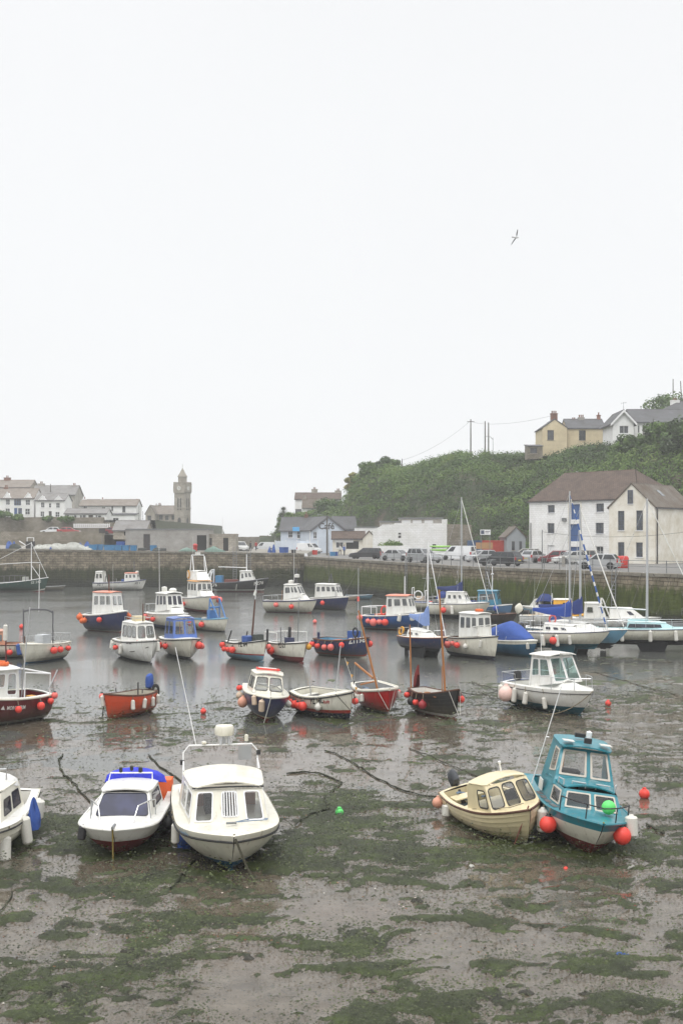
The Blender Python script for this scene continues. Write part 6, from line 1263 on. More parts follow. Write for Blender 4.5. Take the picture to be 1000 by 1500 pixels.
def fender(m, c, size, label, g, key):
    ball = not isinstance(size, tuple); kk = (m.name, ball)
    if kk not in FPROTO:
        mb = MB()
        if ball: mb.lathe([(0, -1)] + [(math.sin(a), -math.cos(a)) for a in [math.pi * k / 12 for k in range(1, 11)]] + [(.42, .93), (.28, 1.08), (.26, 1.28), (0, 1.3)], n=18, mats=[0] * 11 + [1, 1, 1])
        else: mb.lathe([(0, -1), (.45, -.99), (.8, -.93), (1, -.80), (1, .80), (.8, .93), (.4, 1.0), (.3, 1.12), (0, 1.13)], n=14, mats=[0] * 5 + [1, 1, 1])
        o = mb.build('float_fender' if ball else 'fender', [m, FBK if m is FR or m is FP else m], smooth=50); FPROTO[kk] = o.data; first = o
    else: first = bpy.data.objects.new('float_fender' if ball else 'fender', FPROTO[kk]); COL.objects.link(first)
    first.location = c; size = size * random.uniform(.88, 1.12) if ball else size; first.scale = (size, size, size * random.uniform(.95, 1.08)) if ball else (size[0], size[0], size[1] / 2)
    first.rotation_euler = (random.uniform(-.15, .15), random.uniform(-.15, .15), random.uniform(0, 6)); tag(first, label, 'fender', 'fenders hung along the boats')
    topz = c.z + (size * 1.25 if ball else size[1] * .55)
    if (g - Vector((c.x, c.y, topz))).length > .03:
        mb = MB(); M_ = Matrix.LocRotScale(first.location, first.rotation_euler, first.scale).inverted(); mb.tube([M_ @ Vector((c.x, c.y, topz - .02)), M_ @ g], .014 / (size if ball else size[0]), n=5); mb.build('lanyard', ROPE, first)
RF, WF, CF = 'round red float', 'white cylinder fender', 'pale round float'
def cover(b, name, secs, m, n=9, par=None):
    """canvas stretched over hoops: (x, half width, edge height, top height)"""
    mb = MB(); rows = []
    for (x, w, ze, zt) in secs: rows.append([(x, w * math.sin(a) , ze + (zt - ze) * max(0, math.cos(a)) ** .75) for a in [R(-90 + 180 * k / (n - 1)) for k in range(n)]])
    ids = mb.grid(rows); mb.face(ids[0]); mb.face(ids[-1]); return mb.build(name, m, par or b.t, smooth=45)
def seat(b, x0, x1, y0, y1, z0, z1, m, name='seat_box'): mb = MB(); mb.bbox(x0, x1, y0, y1, z0, z1); return mb.build(name, m, b.t, smooth=0)
# ---------------------------------------------------------------- foreground
b = Boat('cabin_cruiser', 'white cabin cruiser cut off by the left edge, with blue bags on its side', 'left edge cruiser', -64, 1222, .95, -84, 5.4, 2.4, zs=.9, ws=.9, fp=4, rake=.6)
b.hull(CREAMW, AF_BLUE, .12, clink=.025, nt=6).rail(RUBB, .025, .10); b.deck(WHITE, .04, .36, .2, .3)
c = b.cabin(-.75, 1.5, .98, .78, .86, 1.52, rf=.75, tum=.14, F_=[(.06, .47, .14, .82), (.53, .94, .14, .82)], S=[(.12, .46, .22, .80), (.54, .86, .22, .74)], m=CREAMW, gm=GBL, fm=RUBB, fw=.02, over=.02)
cover(b, 'canopy', [(-.95, .82, 1.35, 1.62), (-.75, .86, 1.40, 1.78), (-.45, .86, 1.45, 1.80), (-.25, .78, 1.5, 1.66)], paint('white_canvas', rgb(214, 214, 212), .7, 0, .25, 3, bump=.5)); b.tubes('roof_rail', [[(-.3, -.6, 1.5), (-.3, -.6, 1.9), (-.3, .6, 1.9), (-.3, .6, 1.5)]], .025)
p = b.w(b.P(.55, b.zg(.55), 1, .16)); blob('kit_bag', 'blue canvas bag slung on the side of the left edge cruiser', 'bag', (p.x, p.y, p.z - .38), (.18, .24, .60), TARP_B, 5, None, 12, .22)
b.fenders([(.44, 1, .02, (.16, .50), FW, WF), (.64, 1, .30, (.13, .70), FW, WF), (.80, 1, .55, (.15, .6), FW, WF)])

b = Boat('cabin_cruiser', 'white cabin cruiser with dark red bottom and bright blue folded canopy', 'cruiser with the blue canopy', 168, 1211, .88, -91, 5.0, 2.1, zs=.86, ws=.92, tm=.40, fp=11, rake=.75, pe=1.9)
b.hull(WHITE, AF_RED, .52).rail(WHITE, .035, .02); b.deck(WHITE, .03, .38, .2, .25)
c = b.cabin(-.75, 1.25, .84, .80, .80, 1.36, rb=.05, rf=.62, tum=.16, z0f=.86, F_=[(.05, .95, .06, .96)], S=[(.12, .80, .26, .86)], m=WHITE, gm=glass('navy_tinted_glass', (.022, .024, .060, 1), .08), fm=RUBB, fw=.012, over=.05, r=.09)
cover(b, 'canopy', [(-1.35, .80, 1.20, 1.34), (-1.2, .86, 1.22, 1.62), (-.85, .86, 1.30, 1.70), (-.62, .80, 1.36, 1.64), (-.55, .74, 1.38, 1.45)], TARP_V)
b.tubes('roof_rail', [[(-.05, -.62, 1.38), (-.3, -.58, 1.66), (-.3, .58, 1.66), (-.05, .62, 1.38)]], .022, M_wood_w)
for sg in (-1, 1): b.tubes('bow_rail', [[(.95, sg * .86, .88), (1.0, sg * .86, 1.26), (1.35, sg * .74, 1.30), (1.72, sg * .52, 1.26), (1.95, sg * .42, .90)], [(1.35, sg * .74, 1.30), (1.38, sg * .80, .88)]], .018)
mb = MB()
for (x, y, z, r_) in ((-.32, .0, 1.78, .05), (-.32, .25, 1.74, .06), (-.32, -.3, 1.74, .05)): mb.lathe([(0, -.08), (r_, -.06), (r_, .05), (0, .07)], (x, y, z), n=8)
b_l = mb.build('roof_lamps', M_trim, b.t); seat(b, -2.3, -1.8, .35, .9, .6, 1.16, paint('orange_cover', rgb(240, 110, 60), .8, 0, .2, 4, bump=.5), 'orange_bag'); b.outboard(M_trim, tilt=20, y=-.2)
sw = MB()
for k, (t0, t1, z0, z1) in enumerate(((.70, .76, .66, .80), (.70, .72, .60, .70))): sw.poly([b.P(t0, z0, 1, .014), b.P(t1, z0 + .03, 1, .014), b.P(t1, z1, 1, .014), b.P(t0, z1 - .03, 1, .014)])
sw.build('decal', paint('purple_decal', rgb(88, 64, 130), .5, 0, .1), b.t, smooth=0); sw = MB()
for k in range(3): t0 = .63 + k * .022; sw.poly([b.P(t0, .66, 1, .014), b.P(t0 + .016, .665, 1, .014), b.P(t0 + .016, .76, 1, .014), b.P(t0, .755, 1, .014)])
sw.build('name_mark', paint('maroon_decal', rgb(120, 30, 50), .5, 0, .1), b.t, smooth=0)
b.fenders([(.60, 1, .30, .15, FBK, 'black ball fender'), (.50, 1, .26, .14, FBK, 'black ball fender'), (.92, -1, .16, (.10, .34), FBK, 'black cylinder fender'), (.72, -1, .30, (.11, .36), FBK, 'black cylinder fender')]); b.tubes('bow_roller', [[(2.2, 0, .92), (2.56, 0, .93)]], .04)
b.line((2.5, 0, .92), at(166, 1262), .02, paint('yellow_rope', rgb(150, 132, 70), .9, 0, .5, 8), .02, 'yellow green mooring rope hanging from the bow of the white cruiser with the blue canopy')

b = Boat('cabin_boat', 'large cream white cabin boat with barred middle window and white radar dome', 'cream boat with the radar', 345, 1222, 1.08, -82, 6.2, 2.5, zs=1.0, ws=.92, tm=.38, fp=6.5, rake=.75, pe=2.1, pz=1.25)
b.hull(CREAMW, AF_BLUE, .36, nt=6).rail(RUBB, .028, .16); b.deck(CREAMW, .03, .36, .22, .3, camber=.08)
c = b.cabin(-.7, 1.85, 1.08, .92, .98, 1.80, rb=.02, rf=.42, tum=.12, z0f=1.04, F_=[(.05, .285, .10, .92), (.40, .625, .20, .92), (.715, .95, .10, .92)], S=[(.60, .93, .16, .86), (.22, .54, .18, .86)], m=CREAMW, gm=GCLR, fm=M_wood_w, open_back=True, over=.05, th=.05, camber=.13, bars={('F', 1): 5}, r=.05, fw=.03)
b.tubes('roof_trim', [[(1.46, -.84, 1.83), (1.49, 0, 1.85), (1.46, .84, 1.83)]], .022, RUBB)
b.tubes('gantry', [[(-.85, -.96, .9), (-.95, -.94, 2.25), (-.95, -.80, 2.42), (-.95, .80, 2.42), (-.95, .94, 2.25), (-.85, .96, .9)], [(-.6, -.95, 1.85), (-.95, -.94, 2.05)], [(-.6, .95, 1.85), (-.95, .94, 2.05)]], .022, M_wood_w)
mb = MB(); mb.lathe([(0, 0), (.23, 0), (.25, .05), (.25, .18), (.22, .24), (0, .25)], (-1.0, .10, 2.66), n=20); rd = mb.build('radar_dome', CREAMW, b.t, smooth=50); b.tubes('radar_stand', [[(-1.0, .1, 2.42), (-1.0, .1, 2.68)], [(-.9, .0, 2.42), (-.95, .04, 2.68)], [(-.9, .22, 2.42), (-.95, .18, 2.68)]], .035, ALU)
b.aerial(-.95, -.62, 2.42, 2.5, (-.1, -.52), .016); mb = MB(); mb.lathe([(0, 0), (.06, .01), (.07, .06), (0, .09)], (-.95, -.42, 2.44), n=10); mb.build('antenna', CREAMW, b.t); mb = MB(); mb.lathe([(0, 0), (.05, 0), (.05, .15), (0, .17)], (-.95, .66, 2.5), n=8); mb.build('antenna', CREAMW, b.t)
mb = MB(); mb.box((-.95, .62, 2.2), (.05, .34, .36)); mb.build('radar_reflector', GREY, b.t, smooth=0); mb = MB(); mb.box((-.95, -.97, 2.0), (.1, .1, .12)); mb.box((-.95, .97, 2.2), (.1, .1, .12)); mb.build('side_lamp', M_trim, b.t, smooth=0)
seat(b, -2.4, -1.5, -1.02, -.55, .6, 1.12, WHITE); b.tube('cleat', [(2.35, -.12, 1.20), (2.35, .12, 1.20)], .03, met); b.tubes('grab_rope', [[(2.3, .0, 1.2), (2.2, .5, 1.2), (2.0, .85, 1.16), (1.8, .9, 1.14), (1.75, .5, 1.14), (2.3, .05, 1.2)]], .012, paint('blue_rope', rgb(120, 140, 165), .9, 0, .4, 8))
seat(b, .2, .9, -.5, .1, 1.0, 1.5, M_trim, 'console'); seat(b, -.5, -.1, -.8, .8, 1.0, 1.35, PEACH, 'bench'); b.text('Sarah', .80, .88, .13, -1, paint('pale_blue_script', rgb(150, 185, 215), .6, 0, .1), 'boat_name')
b.fenders([(.52, -1, .72, (.17, .95), TARP_B, 'blue cylinder fender'), (.60, -1, .42, (.10, .5), FW, WF), (.45, 1, .4, (.12, .5), FB, 'blue cylinder fender')]); b.line((3.0, 0, 1.1), at(376, 1300), .05, ROPEB, .028, 'weedy mooring rope running from the bow of the cream white boat with the radar')

b = Boat('cabin_boat', 'small cream clinker cabin boat tilted over beside the teal boat', 'cream clinker boat', 780, 1180, 1.14, -70, 4.9, 2.2, zs=.80, roll=11, ws=.74, tm=.42, fp=3.8, rake=.55, pe=2.5, pz=1.35)
b.hull(CREAM, paint('pale_bottom', rgb(176, 172, 158), .8, 0, .4, 2), .20, clink=.035, nt=6).rail(WOODD, .032, .03); b.deck(CREAM, .03, .46, .14, .25, floor=CREAM)
c = b.cabin(.05, 1.55, .96, .86, .84, 1.50, rb=.0, rf=.40, tum=.12, z0f=1.0, z1f=1.60, F_=[(.03, .31, .10, .90), (.36, .64, .06, .94), (.69, .97, .10, .90)], S=[(.52, .93, .14, .84)], m=CREAM, gm=GCLR, open_back=True, fm=RUBB, over=.015, th=.035, camber=.09, r=.10, fw=.025)
seat(b, .55, .8, .1, .6, .8, 1.2, M_trim, 'console'); b.outboard(paint('dark_motor', (.05, .055, .065, 1), .4), tilt=-38, y=-.1); b.thwart(-1.7, .72, 1.3, CREAM, .5); mb = MB(); mb.lathe([(0, 0), (.03, 0), (.03, .22), (.05, .24), (.05, .3), (0, .31)], (.35, .3, 1.62), n=8); mb.build('nav_lamp', M_wood_w, b.t)
b.tubes('deck_rope', [[(2.2, -.05, 1.24), (1.9, -.4, 1.14), (.9, -.82, 1.0), (.4, -.96, .92)]], .012, ROPE)
b.fenders([(.06, -1, .20, .17, FSAL, 'salmon round float'), (.10, -1, .42, (.09, .42), FW, WF), (.22, -1, .26, (.10, .3), FW, WF)]); b.line((2.4, 0, 1.2), at(752, 1240), .0, paint('red_white_rope', rgb(150, 96, 84), .9, 0, .5, 14), .018, 'red and white rope hanging down the stem of the cream clinker boat')

b = Boat('cabin_boat', 'teal cabin boat with tall raked wheelhouse and red floats at its bow', 'teal boat', 884, 1203, 1.08, -90, 5.9, 2.15, zs=.95, roll=-8, ws=.85, tm=.40, fp=4.6, rake=.85, pe=1.9, pz=1.35)
b.hull(CREAMW, AF_RED, .46, band=(.22, TEAL), nt=6).rail(TEAL, .035, .02); b.deck(TEAL, .03, .30, .2, .3, camber=.07)
c = b.cabin(-.5, 1.55, .92, .76, .95, 1.46, rb=0, rf=.36, tum=.10, z0f=1.02, F_=[(.06, .50, .10, .88), (.56, .94, .10, .88)], S=[(.52, .92, .10, .84)], m=TEAL, gm=GCLR, fm=paint('grey_window_frame', rgb(196, 188, 176), .5, 0, .3, 4), over=.0, camber=.10, r=.03, fw=.04)
c = b.cabin(-1.25, .45, .84, .78, 1.0, 2.40, rb=.35, rf=.45, tum=.17, z0f=1.4, z1f=2.30, F_=[(.05, .53, .26, .93), (.60, .95, .24, .93)], S=[(.50, .92, .34, .90)], m=TEAL, gm=GCLR, fm=MATS['grey_window_frame'], over=.05, overf=.22, camber=.05, r=.03, fw=.05, name='wheelhouse', open_back=True)
seat(b, -.1, .25, -.6, -.1, 1.3, 1.75, M_trim, 'console'); b.aerial(-1.3, -1.0, 1.0, 2.7, (.05, .42), .018); b.tubes('aerial_bracket', [[(-1.25, -.72, 2.3), (-1.28, -.80, 2.3)]], .02, M_wood_w)
for sg in (-1, 1): mb = MB(); mb.bbox(-.05, .22, sg * .48 - .14, sg * .48 + .14, 2.475, 2.49); mb.build('roof_panel', WHITE, b.t, smooth=0)
mb = MB(); mb.box((.15, 0, 2.54), (.12, .18, .13)); mb.build('flood_lamp', M_trim, b.t, smooth=0); mb = MB(); mb.box((-.4, -.1, 2.58), (.12, .26, .1)); mb.build('flood_lamp', M_trim, b.t, smooth=0); mb = MB(); mb.lathe([(0, 0), (.07, 0), (.08, .16), (0, .2)], (-.35, .12, 2.54), n=10); mb.build('nav_lamp', M_wood_w, b.t)
for (x0, y0, x1, y1) in ((1.05, -.45, 1.10, -.12), (1.05, .15, 1.10, .48), (.75, -.72, 1.0, -.64), (.75, .72, 1.0, .64)): b.tubes('grab_rail', [[(x0, y0, 1.5), (x0, y0, 1.63), (x1, y1, 1.63), (x1, y1, 1.5)]], .018, ALU)
seat(b, .62, 1.0, -.22, .22, 1.5, 1.62, TEAL, 'hatch'); b.pulpit(.80, .34, M_trim, .016); mb = MB()
for k in range(4): t0 = .42 + .09 * k; mb.poly([b.P(t0, b.zg(t0) + .008, -1, -.05) , b.P(t0 + .07, b.zg(t0 + .07) + .008, -1, -.05), b.P(t0 + .07, b.zg(t0 + .07) + .015, -1, -.20), b.P(t0, b.zg(t0) + .015, -1, -.20)])
mb.build('deck_tread', paint('grey_tread', (.12, .12, .12, 1), .9), b.t, smooth=0); mb = MB(); mb.box((-.42, -.93, 1.20), (.42, .03, .28)); mb.build('notice_panel', WHITE, b.t, smooth=0)
mb = MB(); mb.lathe([(math.sin(a) * .17, -math.cos(a) * .17) for a in [math.pi * k / 12 for k in range(13)]], (2.05, .28, 1.30), n=18); fg = mb.build('float_fender', FGREEN, None, smooth=50); fg.matrix_world = Matrix.Translation(b.loc) @ b.M.to_4x4(); tag(fg, 'bright green ball float lying on the foredeck of the teal boat', 'fender', 'fenders hung along the boats')
b.fenders([(.69, -1, .42, (.16, .58), FW, 'white and blue fender'), (.50, -1, .25, .17, FB, 'dark blue ball float'), (.77, -1, .42, .20, FR, RF), (.93, 1, .30, .20, FR, RF), (.88, 1, .08, (.15, .5), FW, 'white and blue fender')])
b.line((2.9, 0, 1.1), at(882, 1240), .0, paint('yellow_rope', rgb(150, 132, 70), .9, 0, .5, 8), .022, 'pale rope hanging from the bow of the teal boat')

# ---------------------------------------------------------------- middle of the harbour, nearest row
b = Boat('sport_boat', 'white sport fishing boat with teal bottom and pale green windscreens', 'white sport boat', 868, 1010, 1.22, -46, 6.2, 2.4, zs=1.15, ws=.88, tm=.42, fp=2.7, rake=.9, pe=2.0)
b.hull(WHITE, AF_TEAL, .46, nt=6).rail(RUBB, .018, .16); b.deck(WHITE, .03, .40, .2, .5, camber=.1)
b.cabin(-.3, 2.1, .95, .45, 1.10, 1.50, rf=.9, tum=.15, z0f=1.2, z1f=1.40, m=WHITE, over=0, camber=.08, name='foredeck_trunk'); c = b.cabin(-.85, 1.15, .90, .80, 1.1, 2.52, rb=.1, rf=.65, tum=.12, z0f=1.40, F_=[(.04, .49, .06, .94), (.52, .96, .06, .94)], S=[(.10, .44, .34, .90), (.48, .92, .30, .90)], m=WHITE, gm=GTEAL, open_back=True, fm=M_wood_w, over=.14, overf=.22, camber=.08, r=.05)
b.pulpit(.68, .5); b.pushpit(.22, .45); b.aerial(-.5, -.4, 2.6, 1.6, (-.05, -.05), .015); b.tube('wiper', [(1.0, .1, 1.5), (.75, .25, 2.0)], .015, M_trim); b.outboard(M_trim, tilt=0)
seat(b, .75, 1.15, -.2, .2, 2.62, 2.68, WHITE, 'roof_hatch'); b.fenders([(.16, -1, .42, .30, FSAL if False else paint('float_pale_pink', rgb(236, 200, 190), .5, 0, .25, 5), 'large pale pink float'), (.03, -1, .40, (.13, .62), FW, WF), (.24, -1, .45, (.12, .65), FW, WF), (.40, -1, .50, (.12, .55), FW, WF), (.62, -1, .62, (.10, .50), FW, WF)])
b.tube('rudder', [(-2.7, -.4, .35), (-2.7, -.4, -.05)], .09, AF_TEAL); b.line((3.1, 0, 1.2), at(793, 1046), .3, ROPE)
b = Boat('sailing_boat', 'black open sailing boat with two brown masts and white inside', 'black two masted boat', 670, 1008, 1.2, -58, 4.4, 1.8, zs=.92, ws=.62, tm=.42, fp=2.4, rake=.25, sag=.08, pe=2.5)
b.hull(BLACK, AF_RED, .12, stripe=WHITE, zs_=.10, nt=6, clink=.015).rail(WOODD, .035, .02); b.deck(WOODD, .02, .80, .10, .25, inner=WHITE, camber=.03, floor=paint('grey_floor', (.35, .34, .32, 1), .8)); b.thwart(.9, .85, 1.5); b.thwart(-.6, .72, 1.5); b.thwart(-1.8, .75, 1.2)
b.mast(.95, 4.7, .06, WOOD, .2, (-.05, -.42)); b.mast(-2.2, 3.3, .045, WOOD, .4, (.1, -.15), -.35, 'mizzen_mast'); cover(b, 'furled_sail', [(-2.45, .10, .8, 1.0), (-2.3, .16, .9, 1.5), (-2.1, .14, 1.0, 1.75), (-2.0, .05, 1.4, 1.8)], paint('red_sail', rgb(120, 40, 38), .85, 0, .3, 5, bump=.5)); mb = MB(); mb.tube([(-2.6, 0, .9), (-2.62, 0, .1)], [.05, .12], n=6); mb.build('rudder', BLACK, b.t)
b.tubes('bow_rope', [[b.P(.90, b.zg(.9), -1, .03), (2.26, -.05, .25)], [b.P(.90, b.zg(.9), 1, .03), (2.26, .05, .25)]], .014, ROPEW); b.fenders([(.05, -1, .25, .13, FR, RF), (.36, -1, .40, .15, FR, RF), (.52, -1, .48, .17, paint('float_dark_red', rgb(150, 40, 46), .5, 0, .3, 6), 'dark red round float'), (.82, 1, .36, .15, FR, RF), (.72, 1, .25, .16, paint('float_brown', rgb(92, 56, 50), .6, 0, .3, 6), 'brown round float'), (.22, -1, .42, .17, FBK, 'black ball fender')])
b.line((2.5, 0, 1.1), at(735, 1008), .2, ROPEB, .02)
b = Boat('sailing_dinghy', 'red hulled open boat with white inside and one leaning brown mast', 'red open boat', 567, 1008, 1.05, -76, 4.5, 2.05, zs=.88, roll=3, ws=.70, tm=.42, fp=2.5, rake=.22, sag=.05, pe=2.5)
b.hull(RED, WHITE, .14, nt=6).rail(CREAMW, .06, .02); b.deck(WHITE, .03, .78, .16, .22, inner=GREY, camber=.05, floor=GREY); b.thwart(.6, .72, 1.6, WHITE, .3); b.thwart(-1.4, .6, 1.5, WHITE, .3); b.mast(.75, 3.9, .055, WOOD, .2, (-.1, -.95)); b.spar('boom', (.4, -.3, 1.3), (-1.3, -.75, 1.75), .05); b.spar('oar', (-1.2, .2, .98), (-.4, -.75, 1.0), .035); b.tubes('bow_rope', [[b.P(.88, b.zg(.88), -1, .03), (2.05, -.05, .25)], [b.P(.88, b.zg(.88), 1, .03), (2.05, .05, .25)]], .014, ROPEW)
b.tubes('sheer_leg', [[(-1.3, -.75, 1.75), (-1.9, -.7, .85)]], .02, ALU); b.fenders([(.40, -1, .33, (.09, .32), FW, WF), (.47, -1, .36, (.09, .32), FW, WF), (.54, -1, .36, (.09, .32), FW, WF), (.64, -1, .33, (.10, .34), FW, WF), (.50, 1, .25, .14, FP, 'round pink float'), (.60, 1, .34, (.09, .32), FW, WF)])
b = Boat('fishing_boat', 'white open fishing boat marked PZ 18L with red stripe and row of red floats', 'white boat marked PZ 18L', 516, 1009, 1.2, -50, 5.0, 1.8, zs=.92, roll=6, ws=.68, tm=.42, fp=2.3, rake=.42, sag=.06, pe=2.4)
b.hull(CREAMW, paint('antifoul_navy', rgb(34, 38, 60), .8, 0, .4, 2), .36, stripe=RED, zs_=.12, nt=6).rail(RUBB, .03, .07); b.deck(CREAMW, .04, .60, .18, .3, inner=CREAMW, floor=GREY); b.mast(.9, 2.7, .03, ALU, .9, (.25, .35)); b.text('PZ 18L', .53, .68, .22); b.text('Rudy', .715, .73, .12, -1, RED, 'boat_name'); seat(b, -1.0, -.5, -.55, .0, .3, .82, M_trim, 'engine_box'); b.thwart(-2.0, .72, 1.4, WHITE, .4)
b.tubes('anchor', [[(1.5, -.2, 1.02), (1.9, .1, 1.1)], [(1.6, .15, 1.05), (1.75, -.3, 1.06)]], .03, M_trim)
bt = thing('bunting', 'string of small yellow and black flags on the boat marked PZ 18L', 'bunting', b.loc); bt.rotation_euler = b.M.to_euler(); mb = MB(); A, B_ = Vector((1.15, .35, 2.65)), Vector((2.2, .1, 1.3)); mb.tube([A.lerp(B_, k / 6) for k in range(7)], .008, n=4); mb.build('cord', ROPEW, bt)
for k in range(5):
    p = A.lerp(B_, (k + .6) / 5.6); q = MB(); q.poly([p, p + Vector((.14, .04, -.03)), p + Vector((.08, -.02, -.20))]); q.build('flag', FY if k % 2 == 0 else M_trim, bt, smooth=0)
b.tubes('bow_rope', [[b.P(.86, b.zg(.86), -1, .03), (2.6, -.03, .35)], [b.P(.9, b.zg(.9), 1, .03), (2.6, .03, .35)]], .014, ROPEB); b.fenders([(.02, -1, .28, .17, FR, RF), (.12, -1, .36, .17, FR, RF), (.22, -1, .38, .17, FR, RF), (.32, -1, .38, .17, FR, RF), (.42, -1, .38, .18, FR, RF), (.66, -1, .42, .14, FW, CF), (.90, 1, .45, .15, FR, RF)])
b = Boat('cabin_boat', 'small navy cabin boat with white cabin facing the viewer and pale floats', 'navy cabin boat', 391, 1021, .98, -84, 5.0, 2.05, zs=.9, roll=-6, ws=.86, tm=.42, fp=3.0, rake=.55, pe=2.1)
b.hull(NAVY, AF_RED, .16, stripe=CREAM, zs_=.05, nt=6).rail(CREAMW, .035, .02); b.deck(CREAMW, .03, .36, .2, .3, camber=.08)
c = b.cabin(-.7, 1.2, .84, .72, .92, 1.58, rf=.45, tum=.12, z0f=.98, F_=[(.05, .47, .12, .88), (.53, .95, .12, .88)], S=[(.15, .52, .2, .82), (.58, .92, .2, .82)], m=CREAMW, gm=GCLR, open_back=True, fm=RUBB, over=.06, r=.08, fw=.022); b.tubes('roof_rack', [[(-.5, -.5, 1.72), (.2, -.5, 1.76), (.2, .5, 1.76), (-.5, .5, 1.72)]], .04, FR); seat(b, -.5, .1, -.42, .42, 1.66, 1.76, WHITE, 'life_raft')
b.tubes('bow_rail', [[(1.0, -.7, 1.0), (1.35, -.55, 1.35), (2.25, 0, 1.3), (1.35, .55, 1.35), (1.0, .7, 1.0)], [(2.2, 0, 1.0), (2.25, 0, 1.3)], [(1.35, -.55, 1.35), (1.4, -.62, .98)], [(1.35, .55, 1.35), (1.4, .62, .98)]], .014)
b.fenders([(.42, -1, .28, .17, FBUFF, 'buff round float'), (.60, -1, .46, .20, FSAL, 'salmon round float'), (.30, -1, .02, .15, FR, RF), (.86, -1, .22, (.11, .40), FBUFF, 'buff cylinder fender'), (.95, -1, .38, (.13, .50), FBUFF, 'buff cylinder fender'), (.55, 1, .40, .15, FW, CF)]); b.line((2.5, 0, 1), at(386, 1060), .05, ROPEW)
b = Boat('open_boat', 'orange open boat with white cylinder fenders and blue covered outboard', 'orange open boat', 156, 1014, 1.05, -118, 4.1, 1.85, zs=.86, ws=.72, tm=.42, fp=2.4, rake=.3, sag=.04, pe=2.4)
b.hull(ORANGE, AF_RED, .10, nt=6, clink=.012).rail(WOODD, .035, .02); b.deck(WOODD, .03, .86, .10, .25, inner=paint('off_white_lining', rgb(190, 186, 172), .6, 0, .35, 2), camber=.03); b.thwart(.5, .66, 1.5, WOODD); b.thwart(-.8, .62, 1.5, WOODD, .4); b.outboard(TARP_B, tilt=8, sc=1.15, z=1.12); b.tubes('rowlock', [[(-.2, -.86, .9), (-.2, -.86, 1.05)], [(-.2, .86, .9), (-.2, .86, 1.05)]], .03, M_trim); b.lifebuoy((-2.02, .5, .84), M_tyre, .2, Matrix.Rotation(R(80), 3, 'Y')); b.tubes('tiller_post', [[(-1.2, -.1, .4), (-1.2, -.1, 1.2)]], .04, M_trim)
b.fenders([(.06, 1, .32, (.09, .40), FW, WF), (.22, 1, .36, (.09, .40), FW, WF), (.44, 1, .36, (.09, .42), FW, WF), (.66, 1, .40, (.09, .42), FW, WF), (.93, -1, .30, (.10, .46), FW, WF), (.86, -1, .32, (.09, .42), FW, WF), (.8, -1, .1, .14, FP, 'round pink float')]); b.line((2.0, 0, 1.0), at(150, 1050), .05, ROPEB, .02)
b = Boat('fishing_boat', 'maroon fishing boat with white wheelhouse at the left edge', 'maroon fishing boat', -62, 1018, 1.22, -132, 5.3, 2.3, zs=1.0, roll=-3, ws=.74, tm=.42, fp=2.5, rake=.45, pe=2.4)
b.hull(MAROON, AF_BLACK, .10, stripe=WHITE, zs_=.12, nt=6).rail(CREAMW, .04, .02); b.deck(WHITE, .03, .45, .2, .35, inner=MAROON, camber=.06)
c = b.cabin(-.45, 1.35, .84, .66, 1.0, 2.02, rf=.36, tum=.06, z0f=1.08, F_=[(.05, .47, .32, .90), (.53, .95, .32, .90)], S=[(.10, .42, .12, .90), (.50, .93, .38, .90)], m=WHITE, gm=GCLR, fm=M_wood_w, open_back=True, over=.12, r=.08, name='wheelhouse'); b.lifebuoy((.1, .1, 2.2), FO, .34); b.mast(-.7, 4.2, .03, ALU, .9, (-.15, .2), .7); b.mast(-.1, 3.6, .035, MAROON, 2.0, (.25, .1), .3, 'flag_staff'); mb = MB(); mb.lathe([(0, 0), (.10, .05), (.10, .55), (0, .62)], (.12, .38, 3.0), n=10); mb.build('staff_float', FW, b.t)
b.tubes('working_frame', [[(-.7, -.9, 1.0), (-.7, -.9, 1.9), (-2.4, -.85, 1.75), (-2.4, -.85, .95)], [(-.7, .9, 1.0), (-.7, .9, 1.9), (-2.4, .85, 1.75), (-2.4, .85, .95)], [(-2.4, -.85, 1.75), (-2.4, .85, 1.75)]], .035, M_wood_w); seat(b, -1.9, -1.5, .2, .5, .5, .95, FY, 'oilskin'); b.tubes('handline_pole', [[(-2.2, .95, 1.2), (-2.6, 1.1, 1.9)]], .03, ALU)
b.text('MOROGERIM', .60, .70, .13, 1, WHITE, 'boat_name'); mb = MB(); mb.poly([b.P(.66, .72, 1, .014), b.P(.62, .70, 1, .014), b.P(.64, .86, 1, .014)]); mb.build('emblem', WHITE, b.t, smooth=0); b.fenders([(.50, 1, .40, .15, FR, RF), (.22, 1, .35, .15, FR, RF), (.08, 1, .22, .15, FR, RF), (.02, 1, .02, .14, FP, 'round pink float')]); b.line((2.4, 0, 1.1), at(-20, 1060), .1, ROPE)
# ---------------------------------------------------------------- second row
b = Boat('cabin_boat', 'white boat with peach cabin cut off by the left edge', 'boat with the peach cabin', -100, 938, 1.2, -165, 5.6, 2.2, zs=.95, ws=.8, rake=.5); b.hull(CREAMW, AF_BLACK, .15).rail(WOODD, .04); b.deck(PEACH, .03, .30, .2, .4); b.cabin(-1.7, 1.0, .85, .65, .95, 1.75, rf=.3, F_=[(.1, .45, .2, .85), (.55, .9, .2, .85)], S=[(.08, .34, .22, .82), (.40, .66, .22, .82), (.72, .94, .22, .82)], m=PEACH, fm=PEACH, over=.08); b.fenders([(.16, 1, .45, .20, FR, RF), (.06, 1, .3, (.16, .7), BAGB, 'navy bag fender')])
b = Boat('open_boat', 'white open boat with tall steel posts and three red floats on its right side', 'boat with the steel posts', 30, 942, 1.12, -120, 5.2, 2.3, zs=.98, ws=.8, tm=.42, fp=2.5, rake=.4, pe=2.3)
